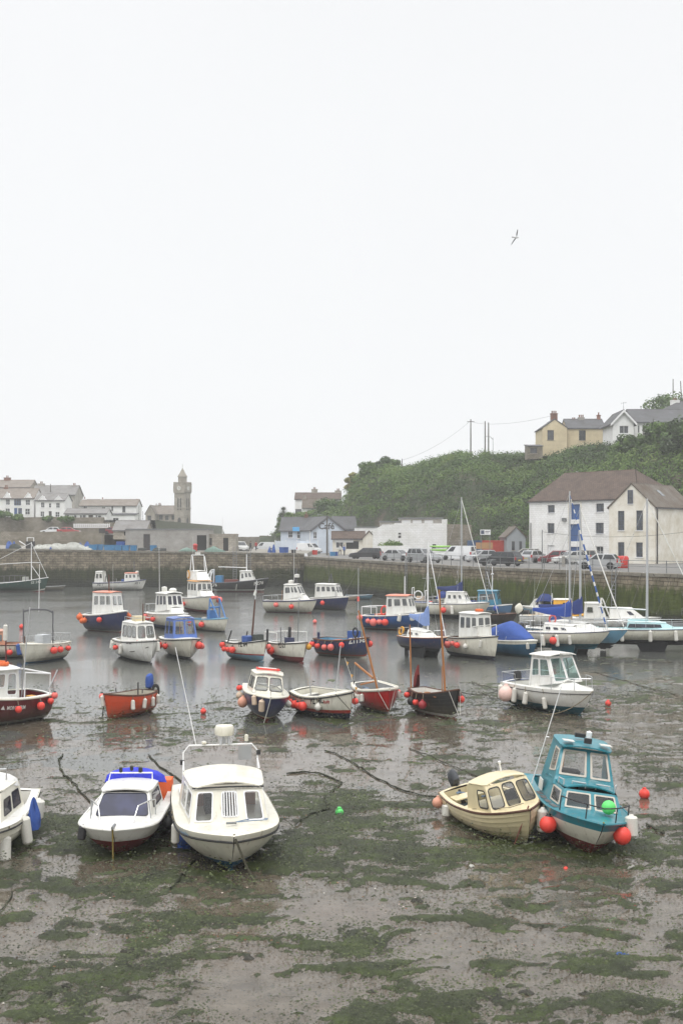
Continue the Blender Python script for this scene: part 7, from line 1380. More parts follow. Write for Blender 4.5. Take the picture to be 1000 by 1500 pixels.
b.hull(CREAMW, AF_BLUE, .14, nt=6, clink=.015).rail(CREAMW, .04, .02); b.deck(CREAMW, .04, .66, .18, .35, inner=WHITE); b.tubes('post_frame', [[(.9, -.9, .9), (.9, -.9, 2.85)], [(.0, 1.0, .9), (.0, 1.0, 2.75)], [(.9, -.9, 2.7), (.7, -.3, 2.82), (.2, .6, 2.8), (.0, 1.0, 2.65)]], .055, M_gtrim); b.mast(.45, 5.2, .025, M_wood_w, 2.7, (.05, .1), .1, 'aerial_mast'); seat(b, -.8, .3, -.35, .35, .4, 1.45, TARP_G, 'covered_console'); b.pushpit(.3, .45); b.guard(.35, .75, .35, 3); b.fenders([(.56, 1, .38, .22, FR, RF), (.40, 1, .36, .20, FR, RF), (.16, 1, .35, .19, FR, RF)]); b.tube('stem_post', [(2.2, .1, 1.0), (2.3, .1, 1.5)], .05, WOODD)
b = Boat('fishing_boat', 'navy hulled boat with white wheelhouse and salmon orange roof', 'navy boat with the orange roof', 186, 893, 1.6, -38, 5.8, 2.4, zs=1.2, ws=.78, tm=.42, fp=2.4, rake=.5, pe=2.4); b.hull(NAVY, AF_RED, .10, stripe=WHITE, zs_=.06).rail(WHITE, .06, .04); b.deck(WHITE, .03, .30, .2, .5, inner=NAVY, camber=.1); b.cabin(-1.3, 1.5, .92, .62, 1.25, 2.75, rf=.25, tum=.08, z0f=1.5, F_=[(.06, .46, .30, .86), (.54, .94, .30, .86)], S=[(.08, .32, .40, .86), (.38, .66, .38, .86), (.70, .94, .36, .86)], m=WHITE, gm=GCLR, fm=M_wood_w, open_back=True, roof=SALMON, over=.10, name='wheelhouse'); b.mast(.1, 4.0, .06, WOODD, 2.8, (0, .0)); b.aerial(.3, .3, 2.8, 1.9)
b.fenders([(.02, -1, .20, .26, FO, 'orange round float'), (.08, -1, .5, .22, FO, 'orange round float'), (.16, -1, .45, .20, FO, 'orange round float'), (.58, -1, .45, .22, FR, RF), (.85, 1, .4, .24, FO, 'orange round float')]); b.line((2.7, 0, 1.5), at(166, 925), .05, ROPEB)
b = Boat('cabin_boat', 'white cabin boat with four rounded front windows and cream roof box', 'boat with the cream roof box', 230, 936, 1.34, -55, 6.0, 2.4, zs=1.05, ws=.80, tm=.42, fp=2.5, rake=.45, pe=2.4)
b.hull(WHITE, AF_BLACK, .16, nt=6).rail(RUBB, .028, .08); b.deck(WHITE, .03, .34, .2, .45, inner=CREAMW, camber=.08); b.cabin(-1.1, 1.6, .95, .72, 1.1, 2.05, rf=.3, tum=.10, z0f=1.2, F_=[(.06, .47, .16, .88), (.53, .94, .16, .88)], S=[(.10, .36, .2, .86), (.40, .66, .18, .86), (.70, .95, .18, .86)], m=WHITE, gm=GCLR, open_back=True, fm=RUBB, over=.06, r=.12, fw=.02); b.tubes('trim_band', [[(1.64, -.74, 1.22), (1.68, 0, 1.24), (1.64, .74, 1.22)]], .03, FP); seat(b, -.3, .5, -.4, .3, 2.15, 2.42, CREAM, 'roof_box'); b.mast(.9, 3.1, .05, WOODD, 2.1); b.tubes('roof_rail', [[(-.9, -.7, 2.1), (-.9, -.7, 2.35), (.9, -.55, 2.35), (.9, .55, 2.35), (-.9, .7, 2.35), (-.9, .7, 2.1)]], .018)
b.text('Silver Spray', .60, 1.0, .10, -1, M_gtrim, 'boat_name'); b.fenders([(.04, -1, .35, (.10, .55), FW, WF), (.12, -1, .4, (.10, .55), FW, WF), (.30, -1, .42, .18, FR, RF), (.46, -1, .50, (.12, .6), FW, WF), (.90, 1, .4, (.14, .6), FW, WF)]); b.tubes('chain', [[b.P(.1, .75, -1, .03), b.P(.4, .55, -1, .03), b.P(.7, .62, -1, .03), b.P(.95, .95, -1, .03)]], .02, ROPEB)
b = Boat('cabin_boat', 'white boat with blue bottom and rounded wheelhouse of dark windows', 'boat with the dark round wheelhouse', 273, 897.5, 1.3, -48, 7.0, 2.6, zs=1.1, ws=.82, tm=.42, fp=2.5, rake=.6, pe=2.2); b.hull(CREAMW, paint('antifoul_royal', rgb(34, 60, 116), .7, 0, .3, 2), .34, nt=6).rail(WHITE, .04); b.deck(WHITE, .03, .40, .2, .5, camber=.1); b.cabin(-1.0, 2.3, 1.0, .55, 1.1, 1.6, rf=.7, m=WHITE, over=0, name='coach_roof'); b.cabin(-.9, 1.5, .98, .72, 1.2, 2.55, rf=.45, tum=.08, z0f=1.45, F_=[(.04, .33, .30, .90), (.36, .64, .28, .92), (.67, .96, .30, .90)], S=[(.08, .30, .36, .90), (.34, .62, .36, .90), (.66, .94, .34, .90)], m=WHITE, gm=GBL, fm=WHITE, over=.16, camber=.10, name='wheelhouse'); mb = MB(); mb.lathe([(0, 0), (.3, 0), (.32, .12), (.2, .22), (0, .24)], (.2, .2, 2.72), n=14); mb.lathe([(0, 0), (.22, 0), (.24, .3), (0, .36)], (-.5, -.3, 2.7), n=12); mb.build('radar_dome', WHITE, b.t, smooth=50); b.aerial(-.6, -.7, 2.7, 3.2, (-.1, 0), .02); b.pushpit(.25, .6)
b.fenders([(.10, -1, .40, .22, FR, RF), (.16, -1, .28, .22, FP, 'round pink float'), (.28, -1, .42, .20, FR, RF), (.48, -1, .45, .22, FR, RF)])
b = Boat('cabin_boat', 'white boat with blue framed wheelhouse and row of red floats', 'boat with the blue wheelhouse', 291, 934, 1.25, -66, 5.6, 2.3, zs=1.0, ws=.80, tm=.42, fp=2.6, rake=.5, pe=2.2); b.hull(CREAMW, AF_BLACK, .22, nt=6).rail(RUBB, .03, .06); b.deck(WHITE, .03, .34, .2, .4, camber=.08); BLUEC = gel('cabin_blue', 70, 104, 176); b.cabin(-1.0, 1.1, .92, .76, 1.0, 2.14, rf=.42, tum=.12, z0f=1.15, F_=[(.05, .48, .18, .92), (.52, .95, .18, .92)], S=[(.06, .44, .22, .90), (.50, .94, .22, .90)], m=BLUEC, gm=GCLR, open_back=True, fm=BLUEC, over=.06, name='wheelhouse', fw=.03); mb = MB(); mb.lathe([(0, 0), (.42, 0), (.44, .06), (0, .12)], (.2, .1, 2.26), n=16); mb.build('hatch', WHITE, b.t, smooth=50); b.tubes('side_rail', [[(-.6, .9, 1.1), (-.9, .98, 1.8), (-2.4, .9, 1.7), (-2.4, .9, .95)]], .03, BLUEC)
b.fenders([(.06, -1, .38, .20, FP, 'round pink float'), (.34, -1, .42, .21, FR, RF), (.62, -1, .42, .20, FR, RF), (.90, 1, .42, .21, FR, RF), (.82, 1, .45, .2, FP, 'round pink float'), (.72, 1, .5, .19, FP, 'round pink float'), (.01, -1, .45, (.14, .6), FW, WF)])
b = Boat('sport_boat', 'large white sport fisher with flybridge frame and orange roof band', 'sport fisher with the orange band', 316, 872, 1.62, -58, 8.0, 2.9, zs=1.2, ws=.86, tm=.42, fp=2.6, rake=.9, pe=2.1); b.hull(CREAMW, AF_RED, .34, nt=6).rail(GREY, .05); b.deck(WHITE, .03, .40, .25, .5, camber=.12); b.cabin(-1.4, 2.4, 1.15, .75, 1.2, 1.95, rf=.9, tum=.12, z0f=1.55, m=WHITE, over=0, name='coach_roof'); c = b.cabin(-1.4, 1.3, 1.12, .90, 1.6, 2.72, rf=.30, tum=.08, F_=[(.04, .32, .26, .86), (.36, .64, .26, .86), (.68, .96, .26, .86)], S=[(.06, .30, .3, .86), (.35, .64, .3, .86), (.68, .94, .3, .86)], m=WHITE, gm=GB, fm=WHITE, over=.18, roof=paint('orange_band', rgb(232, 176, 112), .5, 0, .2, 2), name='wheelhouse'); b.cabin(-1.6, 1.0, 1.02, .72, 2.86, 3.55, rf=.75, tum=.14, m=WHITE, over=.02, name='flybridge', F_=[(.1, .9, .5, .8)], gm=WHITE); b.tubes('flybridge_frame', [[(-1.2, -.85, 3.5), (-1.1, -.7, 5.0), (-1.1, .7, 5.0), (-1.2, .85, 3.5)], [(-.2, -.75, 3.5), (-.8, -.68, 4.9)], [(-.2, .75, 3.5), (-.8, .68, 4.9)]], .05, M_wood_w); seat(b, -1.3, -.9, -.25, .25, 5.0, 5.25, WHITE, 'radar_box'); b.lifebuoy((-1.3, -1.0, 3.3), FY, .32, Matrix.Rotation(R(90), 3, 'X')); b.aerial(-1.2, -.5, 5.0, 1.6); b.pulpit(.7, .6); seat(b, -1.7, -1.3, -1.05, -.6, 3.0, 3.6, WHITE, 'life_raft_box')
b.fenders([(.06, -1, .35, .30, FR, RF), (.30, -1, .62, .30, FR, RF), (.16, -1, .1, .28, FP, 'round pink float'), (.80, 1, .3, .32, FP, 'round pink float')])
b = Boat('fishing_boat', 'small white boat with blue gantry frame at its bow', 'white boat with the blue gantry', 333, 904, 1.05, -36, 5.2, 2.1, zs=.85, ws=.8, tm=.42, fp=2.4, rake=.5); b.hull(CREAMW, AF_BLACK, .12).rail(LBLUE, .05, .03); b.deck(LBLUE, .03, .66, .18, .35, inner=LBLUE); GB_ = gel('gantry_blue', 70, 124, 186); b.tubes('gantry', [[(.3, -.7, .85), (.35, -.6, 2.3), (.35, .6, 2.3), (.3, .7, .85)], [(1.6, -.45, 1.0), (.4, -.6, 2.3)], [(1.6, .45, 1.0), (.4, .6, 2.3)], [(.35, -.6, 1.7), (.35, .6, 1.7)]], .07, GB_); seat(b, -.4, .2, -.4, .4, .4, 1.5, GB_, 'shelter'); seat(b, -1.6, -1.2, -.2, .2, .4, .95, FW, 'fish_box'); b.tube('roller', [(.35, -.4, 2.38), (.35, .4, 2.38)], .12, FP)
b.fenders([(.04, -1, .38, .26, FR, RF), (.14, -1, .42, .24, FBUFF, 'buff round float'), (.45, -1, .42, .24, FR, RF)])
b = Boat('fishing_boat', 'white fishing boat marked PZ 64 with light blue bottom and dark leaning mast', 'white boat marked PZ 64', 390, 936, 1.25, -50, 4.8, 1.8, zs=1.0, ws=.72, tm=.42, fp=2.4, rake=.35, sag=.04, pe=2.4); b.hull(CREAMW, LBLUE, .40, stripe=RED, zs_=.07, nt=6).rail(RUBB, .04, .04); b.deck(WHITE, .04, .72, .18, .4, inner=WHITE); b.mast(.2, 3.3, .07, WOODD, .4, (.15, .25)); b.mast(.35, 4.3, .03, M_wood_w, 3.2, (.03, .1), .25, 'aerial_mast'); b.tube('mast_lamp', [(.33, .2, 3.5), (.36, .3, 3.75)], .09, WHITE); seat(b, -.3, .5, -.4, .3, .5, 1.35, BAGB, 'net_bin'); seat(b, .6, 1.1, -.1, .5, .6, 1.45, NET_D, 'gear_pile'); b.tubes('hauler', [[(1.6, .5, 1.1), (1.65, .5, 1.75)]], .08, M_trim); b.tubes('derrick', [[(-1.6, -.8, .9), (-1.4, -.6, 1.6)], [(-1.6, .5, .9), (-1.3, .5, 1.5)]], .05, M_trim); b.text('PZ 64', .55, .82, .26)
b.fenders([(.03, -1, .22, .18, FR, RF), (.07, -1, .46, .16, FR, RF), (.24, -1, .42, .17, FR, RF), (.42, -1, .42, .19, FR, RF), (.95, 1, .40, .19, FP, 'round pink float')])
b = Boat('fishing_boat', 'white open boat marked PZ 21 with dark red bottom and steel rails', 'white boat marked PZ 21', 450, 939, 1.2, -54, 4.9, 1.85, zs=.98, ws=.74, tm=.42, fp=2.5, rake=.4, pe=2.4); b.hull(CREAMW, AF_RED, .38, nt=6).rail(RUBB, .035, .04); b.deck(WHITE, .04, .62, .18, .4, inner=WHITE); b.mast(1.2, 3.4, .035, met, 1.1, (0, .05)); b.tube('mast_lamp', [(1.2, .05, 3.35), (1.3, .1, 3.4)], .08, M_wood_w); b.tubes('stern_rail', [[(-2.6, -.8, .95), (-2.6, -.8, 1.5), (-.2, -.95, 1.55), (-.2, -.95, 1.0)], [(-2.6, .8, .95), (-2.6, .8, 1.5), (.5, .98, 1.6), (.5, .98, 1.05)], [(-2.6, -.8, 1.5), (-2.6, .8, 1.5)]], .025, WHITE); seat(b, -.5, .1, -.25, .25, .4, 1.3, NAVY, 'engine_box'); b.tube('exhaust', [(-.2, 0, 1.3), (-.15, 0, 1.85)], .12, M_trim); b.tubes('rod', [[(1.8, -.2, 1.1), (1.85, -.2, 2.1)], [(2.0, .35, 1.15), (2.05, .4, 2.2)]], .015, ALU); b.text('PZ-21', .50, .80, .27); b.fenders([(.30, -1, .45, .22, FR, RF), (.96, 1, .30, .19, FY, 'yellow round float')])
b = Boat('open_boat', 'navy open boat marked Z1198 with wooden rail and light blue inside', 'navy boat marked Z1198', 541, 932, 1.22, -42, 5.2, 1.9, zs=1.0, ws=.72, tm=.42, fp=2.4, rake=.25, sag=.05, pe=2.4); b.hull(NAVY, CREAMW, .14, stripe=RED, zs_=.09, nt=6).rail(WOODD, .05, .03); b.deck(WOODD, .03, .70, .12, .35, inner=LBLUE, floor=LBLUE); seat(b, -.9, -.3, -.3, .3, .4, .95, FO, 'fish_box'); seat(b, .7, 1.5, -.35, .2, .6, 1.5, BAGB, 'engine_cover'); mb = MB(); mb.tube([(1.55 + .24 * math.cos(a), -.35, 1.45 + .24 * math.sin(a)) for a in [2 * math.pi * k / 14 for k in range(14)]], .06, n=6, closed=True); mb.tube([(1.55, -.35, 1.2), (1.55, -.35, .8)], .05, n=6); mb.build('hauler_wheel', M_trim, b.t); b.thwart(-1.7, .85, 1.7, WOODD); b.thwart(.3, .9, 1.9, WOODD); b.mast(1.0, 4.9, .025, ALU, 1.0, (0, .05), .4, 'flag_staff'); b.tube('staff_float', [(1.0, .43, 3.1), (1.0, .43, 3.35)], .09, FP); b.tube('bollard_post', [(-2.0, -.7, 1.0), (-2.0, -.7, 1.35)], .1, NAVY); b.text('Z1198', .74, .84, .30, -1, WHITE)
b.fenders([(.02, -1, .35, .20, FR, RF), (.16, -1, .40, .20, FR, RF), (.32, -1, .44, .20, FP, 'round pink float'), (.46, -1, .42, .20, FP, 'round pink float'), (.66, -1, .30, .19, FR, RF), (.94, 1, .4, .19, FR, RF)])
b = Boat('sailing_yacht', 'small navy yacht standing on its keels with pale blue sail cover', 'small navy yacht', 653, 934, .95, -40, 5.2, 2.0, zs=.82, ws=.62, tm=.45, fp=2.3, rake=.8, pe=2.2, sink=.42); b.hull(NAVY, AF_BLACK, .22, nt=6).rail(WOOD, .028, .0); b.deck(WHITE, .05, .28, .25, .4, camber=.08); b.cabin(-1.3, 1.0, .66, .42, .85, 1.28, rf=.5, tum=.08, z1f=1.15, S=[(.05, .30, .22, .80), (.40, .60, .25, .78)], m=WHITE, over=0, r=.06); b.mast(.35, 6.9, .055, M_wood_w, 1.2); b.spar('boom', (.3, 0, 1.95), (-1.9, 0, 2.15), .04, ALU); cover(b, 'sail_cover', [(-1.9, .07, 2.05, 2.25), (-.9, .10, 1.85, 2.25), (-.1, .14, 1.6, 2.4), (.3, .12, 1.55, 2.9), (.42, .10, 1.6, 2.85)], TARP_L); b.pulpit(.82, .45); b.pushpit(.2, .5); b.tubes('forestay', [[(.35, 0, 6.8), (2.5, 0, 1.0)]], .03, M_wood_w); b.tubes('shroud', [[(.35, 0, 5.2), (.3, -.9, .9)], [(.35, 0, 5.2), (.3, .9, .9)], [(.35, -.45, 4.6), (.35, .45, 4.6)]], .012); b.lifebuoy((-2.2, -.5, 1.15), FY, .24, Matrix.Rotation(R(70), 3, 'X'))
mb = MB()
for sg in (-1, 1): mb.prism([(-1.2, .3), (.9, .3), (.6, -.46), (-.8, -.46)], 'y', sg * .55 - .07, sg * .55 + .07)
mb.build('keel_fin', AF_BLACK, b.t, smooth=0); mb = MB(); mb.prism([(-2.5, .7), (-2.2, .4), (-2.1, -.44), (-2.5, -.44)], 'y', -.04, .04); mb.build('rudder', AF_BLACK, b.t, smooth=0)
b = Boat('fishing_boat', 'white boat with boxy white framed wheelhouse and orange buoy on its roof', 'boat with the boxy wheelhouse', 727, 930, 1.4, -46, 6.0, 2.3, zs=1.1, ws=.76, tm=.42, fp=2.4, rake=.4, pe=2.4); b.hull(CREAMW, paint('antifoul_ink', rgb(28, 30, 48), .8, 0, .4, 2), .28, nt=6).rail(RUBB, .04, .04); b.deck(CREAMW, .03, .34, .18, .5, inner=WOODD); b.cabin(-1.0, 1.3, .86, .70, 1.15, 2.45, rf=.12, tum=.05, z0f=1.3, F_=[(.06, .47, .40, .88), (.53, .94, .40, .88)], S=[(.06, .32, .36, .88), (.37, .64, .36, .88), (.69, .95, .38, .88)], m=WHITE, gm=GB, fm=WHITE, over=.12, name='wheelhouse', fw=.04); b.lifebuoy((.6, 0, 2.66), FO, .28); b.aerial(.2, .3, 2.5, 1.0); b.tubes('bow_rail', [[(.9, -.9, 1.3), (.9, -.9, 1.8), (2.4, -.3, 1.95), (2.4, -.3, 1.4)], [(.9, .9, 1.3), (.9, .9, 1.8), (2.4, .3, 1.95), (2.4, .3, 1.4)]], .03, WHITE)
b.fenders([(.16, -1, .45, .24, FP, 'round pink float'), (.28, -1, .36, .15, FP, 'small pale pink float'), (.40, -1, .45, .22, FR, RF), (.56, -1, .52, .16, FW, CF), (.80, -1, .4, (.09, .45), FW, WF)]); b.line((2.8, 0, 1.3), at(706, 962), .1, ROPEB)
b = Boat('covered_boat', 'teal hulled boat under a large tented blue canvas cover', 'boat under the blue canvas', 779, 936, 1.05, -42, 5.0, 2.2, zs=.9, ws=.86, fp=2.7, rake=.6, pe=2.1); b.hull(AF_BLUE, AF_TEAL, .2, band=(.22, CREAMW)).rail(WHITE, .045, .04); b.deck(CREAMW); cover(b, 'canvas_cover', [(-2.55, .92, .85, 1.5), (-1.6, 1.08, .90, 1.75), (-.6, 1.10, .92, 1.95), (.0, 1.08, .95, 1.82), (1.0, .82, 1.0, 1.42), (1.75, .4, 1.02, 1.12)], TARP_B, 11); b.tubes('tie_rope', [[b.P(.5, .95, -1, .02), (0, -.95, 1.40)]], .012, ROPEW); b.tubes('tie_rope', [[b.P(.3, .9, -1, .02), (-1.0, -1.0, 1.40)]], .012, ROPEW); b.fenders([(.08, -1, .3, .16, FW, CF), (.90, -1, .35, (.10, .4), FW, WF)]); b.outboard(M_trim, tilt=10)
def yacht(name, label, short, px, py, zb, head, L, B, hullm, botm, mast_h, mast_x, deckm=WHITE, covm=None, sink=.5, za=.3, win=3, band=None, trunk=None, boom=True, keel='fin', **k):
    b = Boat(name, label, short, px, py, zb, head, L, B, zs=zb * .86, ws=.66, tm=.45, fp=2.3, rake=1.0, pe=2.2, sink=sink, **k); b.hull(hullm, botm, za, nt=6, band=band).rail(NAVY if hullm is not LBLUE else WHITE, .03, .03); b.deck(deckm, .04, .26, .3, .45, camber=.08); x0, x1 = -L * .22, L * .22
    b.cabin(x0, x1, B * .34, B * .20, zb * .86, zb * .86 + .50, rf=.8, tum=.10, z1f=zb * .86 + .36, S=[(.06 + .22 * i, .22 + .22 * i, .28, .78) for i in range(win)], m=trunk or deckm, gm=GBL, over=0, r=.05, name='coach_roof'); b.mast(mast_x, mast_h, .08, ALU, zb + .4)
    if boom:
        b.spar('boom', (mast_x, 0, zb + 1.1), (mast_x - L * .42, 0, zb + 1.25), .05, ALU)
        if covm: cover(b, 'sail_cover', [(mast_x - L * .42, .08, zb + 1.15, zb + 1.35), (mast_x - L * .25, .13, zb + .95, zb + 1.38), (mast_x - L * .10, .16, zb + .85, zb + 1.48), (mast_x - .25, .17, zb + .8, zb + 1.75), (mast_x + .12, .12, zb + .85, zb + 2.0)], covm)
    b.tubes('shroud', [[(mast_x, 0, mast_h * .97), (mast_x - .1, -B * .46, zb * .95)], [(mast_x, 0, mast_h * .97), (mast_x - .1, B * .46, zb * .95)], [(mast_x, -B * .3, mast_h * .62), (mast_x, B * .3, mast_h * .62)]], .014); b.tubes('backstay', [[(mast_x, 0, mast_h * .99), (-L * .48, 0, zb)]], .012); b.pulpit(.84, .55); b.pushpit(.16, .6); b.guard(.2, .82, .5, 4)
    mb = MB(); fins = (-.5, .5) if keel == 'bilge' else (0,)
    for y in fins: mb.prism([(-L * .16, .35), (L * .14, .35), (L * .10, -sink - .05), (-L * .10, -sink - .05)], 'y', y - .09, y + .09)
    mb.build('keel_fin', botm, b.t, smooth=0); mb = MB(); mb.prism([(-L * .46, .6), (-L * .40, .3), (-L * .40, -sink + .05), (-L * .45, -sink + .05)], 'y', -.05, .05); mb.build('rudder', botm, b.t, smooth=0); return b
b = yacht('sailing_yacht', 'white yacht with bright blue sail cover and blue and white striped furled jib', 'yacht with the striped jib', 890, 924, 1.15, -24, 7.2, 2.5, CREAMW, AF_TEAL, 10.1, .35, covm=paint('royal_canvas', rgb(28, 66, 148), .7, 0, .25, 3, bump=.4), keel='bilge')
jb = paint('jib_blue', rgb(60, 96, 160), .7, 0, .2, 3); A, B_ = Vector((.35, 0, 9.9)), Vector((3.35, 0, 1.25)); mb = MB(); n = 26
for k in range(n):
    r0 = .025 + .045 * min(1, 3.2 * k / n) * (1 if k < n - 4 else .7); f0, f1 = (k + (.0 if k % 2 else -.25)) / n, (k + 1 - (.25 if k % 2 else 0)) / n; a, c = A.lerp(B_, max(0, f0)), A.lerp(B_, f1); mb.tube([a, c], [r0, r0 + .004], k % 2, 8, cap=False)
mb.build('furled_jib', [jb, WHITE], b.t, smooth=40); b.lifebuoy((-1.2, .5, 1.75), FP, .26, Matrix.Rotation(R(80), 3, 'X')); b.fenders([(.30, -1, .50, (.13, .75), FW, WF), (.42, -1, .48, .22, FR, RF), (.46, -1, .50, (.13, .75), FW, WF), (.60, -1, .45, (.11, .6), FW, WF)]); b.outboard(M_trim, tilt=30, y=.4)
b = yacht('sailing_yacht', 'light blue yacht moored behind the white yacht with the striped jib', 'light blue yacht', 919, 921.5, 1.25, -40, 7.4, 2.5, LBLUE, AF_BLACK, 9.1, .3, covm=TARP_N); b.tubes('furled_jib', [[(.3, 0, 9.0), (3.4, 0, 1.4)]], .04, WHITE); cover(b, 'spray_hood', [(-1.9, .7, 1.2, 1.6), (-1.5, .75, 1.25, 1.95), (-1.1, .7, 1.3, 1.7)], TARP_N); b.fenders([(.5, -1, .5, (.12, .6), FW, WF)])
b = yacht('sailing_yacht', 'white yacht with pale cyan coach roof at the right edge', 'yacht with the cyan coach roof', 1042, 919, 1.15, -14, 7.6, 2.6, CREAMW, AF_BLACK, 9.7, -.35, deckm=CYAN, trunk=CYAN, covm=None, win=1, sink=.5, keel='bilge'); seat(b, -1.5, -.3, -.5, .5, 1.5, 1.62, CYAN, 'hatch'); b.tubes('furled_jib', [[(-.35, 0, 9.6), (3.5, 0, 1.3)]], .035, WHITE); mb = MB(); mb.poly([(-1.62, -.895, 1.10), (.6, -.80, 1.12), (.5, -.775, 1.34), (-1.5, -.85, 1.36)]); mb.build('window', GBL, b.t, smooth=0); b.fenders([(.06, -1, .35, (.13, .75), FW, WF), (.24, -1, .42, (.13, .75), FW, WF), (.48, -1, .42, (.13, .75), FW, WF), (.70, -1, .42, (.13, .7), FW, WF)])
b = yacht('sailing_yacht', 'white motor sailer with navy sail cover behind the boxy wheelhouse boat', 'white motor sailer', 709, 882, 1.5, -22, 7.2, 2.7, CREAMW, AF_BLACK, 11.2, .2, covm=paint('navy_sail_canvas', rgb(28, 44, 96), .7, 0, .25, 3, bump=.4), sink=.1, win=4); b.cabin(-1.4, 1.1, .95, .75, 1.4, 2.35, rf=.5, tum=.12, F_=[(.1, .45, .3, .8), (.55, .9, .3, .8)], S=[(.1, .28, .35, .8), (.38, .56, .35, .8), (.66, .84, .35, .8)], m=WHITE, gm=GB, fm=WHITE, over=.05, name='deck_house'); b.tubes('furled_jib', [[(.2, 0, 11), (3.4, 0, 1.6)]], .045, WHITE); cover(b, 'canopy', [(-2.6, .8, 1.7, 2.1), (-2.1, .85, 1.8, 2.5), (-1.5, .8, 1.9, 2.3)], TARP_N); b.fenders([(.3, -1, .55, .28, FR, RF), (.44, -1, .55, (.16, .8), FW, WF)])
b = Boat('fishing_boat', 'blue hulled boat with white wheelhouse and salmon pink roof', 'blue boat with the pink roof', 623, 896, 1.35, -28, 6.8, 2.4, zs=1.05, ws=.78, tm=.42, fp=2.4, rake=.5); b.hull(ROYAL, AF_RED, .12, stripe=WHITE, zs_=.05).rail(WHITE, .04, .03); b.deck(WHITE, .03, .42, .2, .5, inner=ROYAL); b.cabin(-.6, 2.0, .92, .62, 1.1, 2.45, rf=.45, tum=.06, z0f=1.3, F_=[(.06, .47, .36, .88), (.53, .94, .36, .88)], S=[(.06, .26, .42, .88), (.34, .64, .44, .86), (.72, .95, .42, .88)], m=WHITE, gm=GB, fm=WHITE, roof=SALMON, over=.14, name='wheelhouse'); b.pushpit(.3, .6, M_wood_w, .035); b.lifebuoy((-1.2, -.3, 1.4), FR, .32, Matrix.Rotation(R(70), 3, 'X')); seat(b, -2.2, -1.4, -.4, .4, .5, 1.15, SALMON, 'engine_box'); b.text('Girl Rona', .80, 1.02, .12, -1, NAVY, 'boat_name')
b.fenders([(.0, -1, .15, .26, FP, 'round pink float'), (.14, -1, .42, .22, FP, 'round pink float'), (.24, -1, .52, .30, FP, 'round pink float'), (.34, -1, .48, .24, FP, 'round pink float'), (.44, -1, .52, .30, FR, RF), (.66, -1, .22, (.16, .6), FW, WF), (.84, -1, .15, (.18, .8), FW, WF)])
# ---------------------------------------------------------------- back row
b = Boat('cabin_boat', 'white motor boat with rounded wheelhouse and radar mast moored off the steps', 'white motor boat off the steps', 464, 877, 1.25, -24, 6.9, 2.5, zs=1.1, ws=.84, rake=.7, pe=2.1); b.hull(CREAMW, AF_RED, .1).rail(NAVY, .06, .06); b.deck(WHITE, .03, .42, .2, .5, inner=GREY); b.cabin(-.6, 2.3, 1.0, .55, 1.1, 1.6, rf=.6, m=WHITE, over=0, name='coach_roof'); b.cabin(-.6, 1.6, 1.0, .7, 1.2, 2.45, rf=.7, tum=.1, z0f=1.45, F_=[(.05, .48, .25, .88), (.52, .95, .25, .88)], S=[(.08, .46, .4, .86), (.52, .70, .4, .86), (.74, .95, .36, .86)], m=WHITE, gm=GB, fm=WHITE, over=.1, name='wheelhouse'); mb = MB(); mb.lathe([(0, 0), (.36, 0), (.36, .22), (0, .28)], (-.1, 0, 2.6), n=14); mb.lathe([(0, 0), (.32, 0), (.32, .25), (0, .3)], (.7, 0, 3.1), n=14); mb.build('radar_dome', WHITE, b.t, smooth=50); b.tubes('radar_mast', [[(.7, 0, 2.5), (.7, 0, 3.2)], [(.4, -.2, 2.5), (.65, 0, 3.9)], [(.4, .2, 2.5), (.65, 0, 3.9)]], .05, M_gtrim); b.aerial(.1, .3, 2.6, 3.4, (0, 0), .025); b.pushpit(.35, .4); b.fenders([(.3, -1, .4, .22, FP, 'round pink float'), (.6, -1, .6, .24, FR, RF)])
b = Boat('cabin_boat', 'navy hulled motor boat with white wheelhouse below the quay lamp post', 'navy motor boat', 507, 873, 1.3, -22, 5.6, 2.3, zs=1.1, ws=.84, rake=.5); b.hull(NAVY, AF_BLACK, .1).rail(WHITE, .05, .03); b.deck(WHITE, .03, .2, .2, .5); b.cabin(-2.0, 1.5, .95, .62, 1.15, 2.3, rf=.5, tum=.1, z0f=1.3, F_=[(.06, .47, .3, .88), (.53, .94, .3, .88)], S=[(.06, .24, .42, .86), (.30, .48, .42, .86), (.54, .72, .42, .86), (.78, .95, .40, .86)], m=WHITE, gm=GB, fm=WHITE, over=.1, name='wheelhouse'); b.tubes('mast_frame', [[(-.2, -.3, 2.4), (0, 0, 3.3)], [(-.2, .3, 2.4), (0, 0, 3.3)], [(.3, 0, 2.4), (0, 0, 3.3)]], .04, M_gtrim); b.aerial(-.4, 0, 2.4, 4.4, (0, 0), .025, M_gtrim); b.pulpit(.7, .6, M_gtrim, .03); b.fenders([(.42, -1, .5, .26, FR, RF), (.02, -1, .5, .22, FO, 'orange round float')])
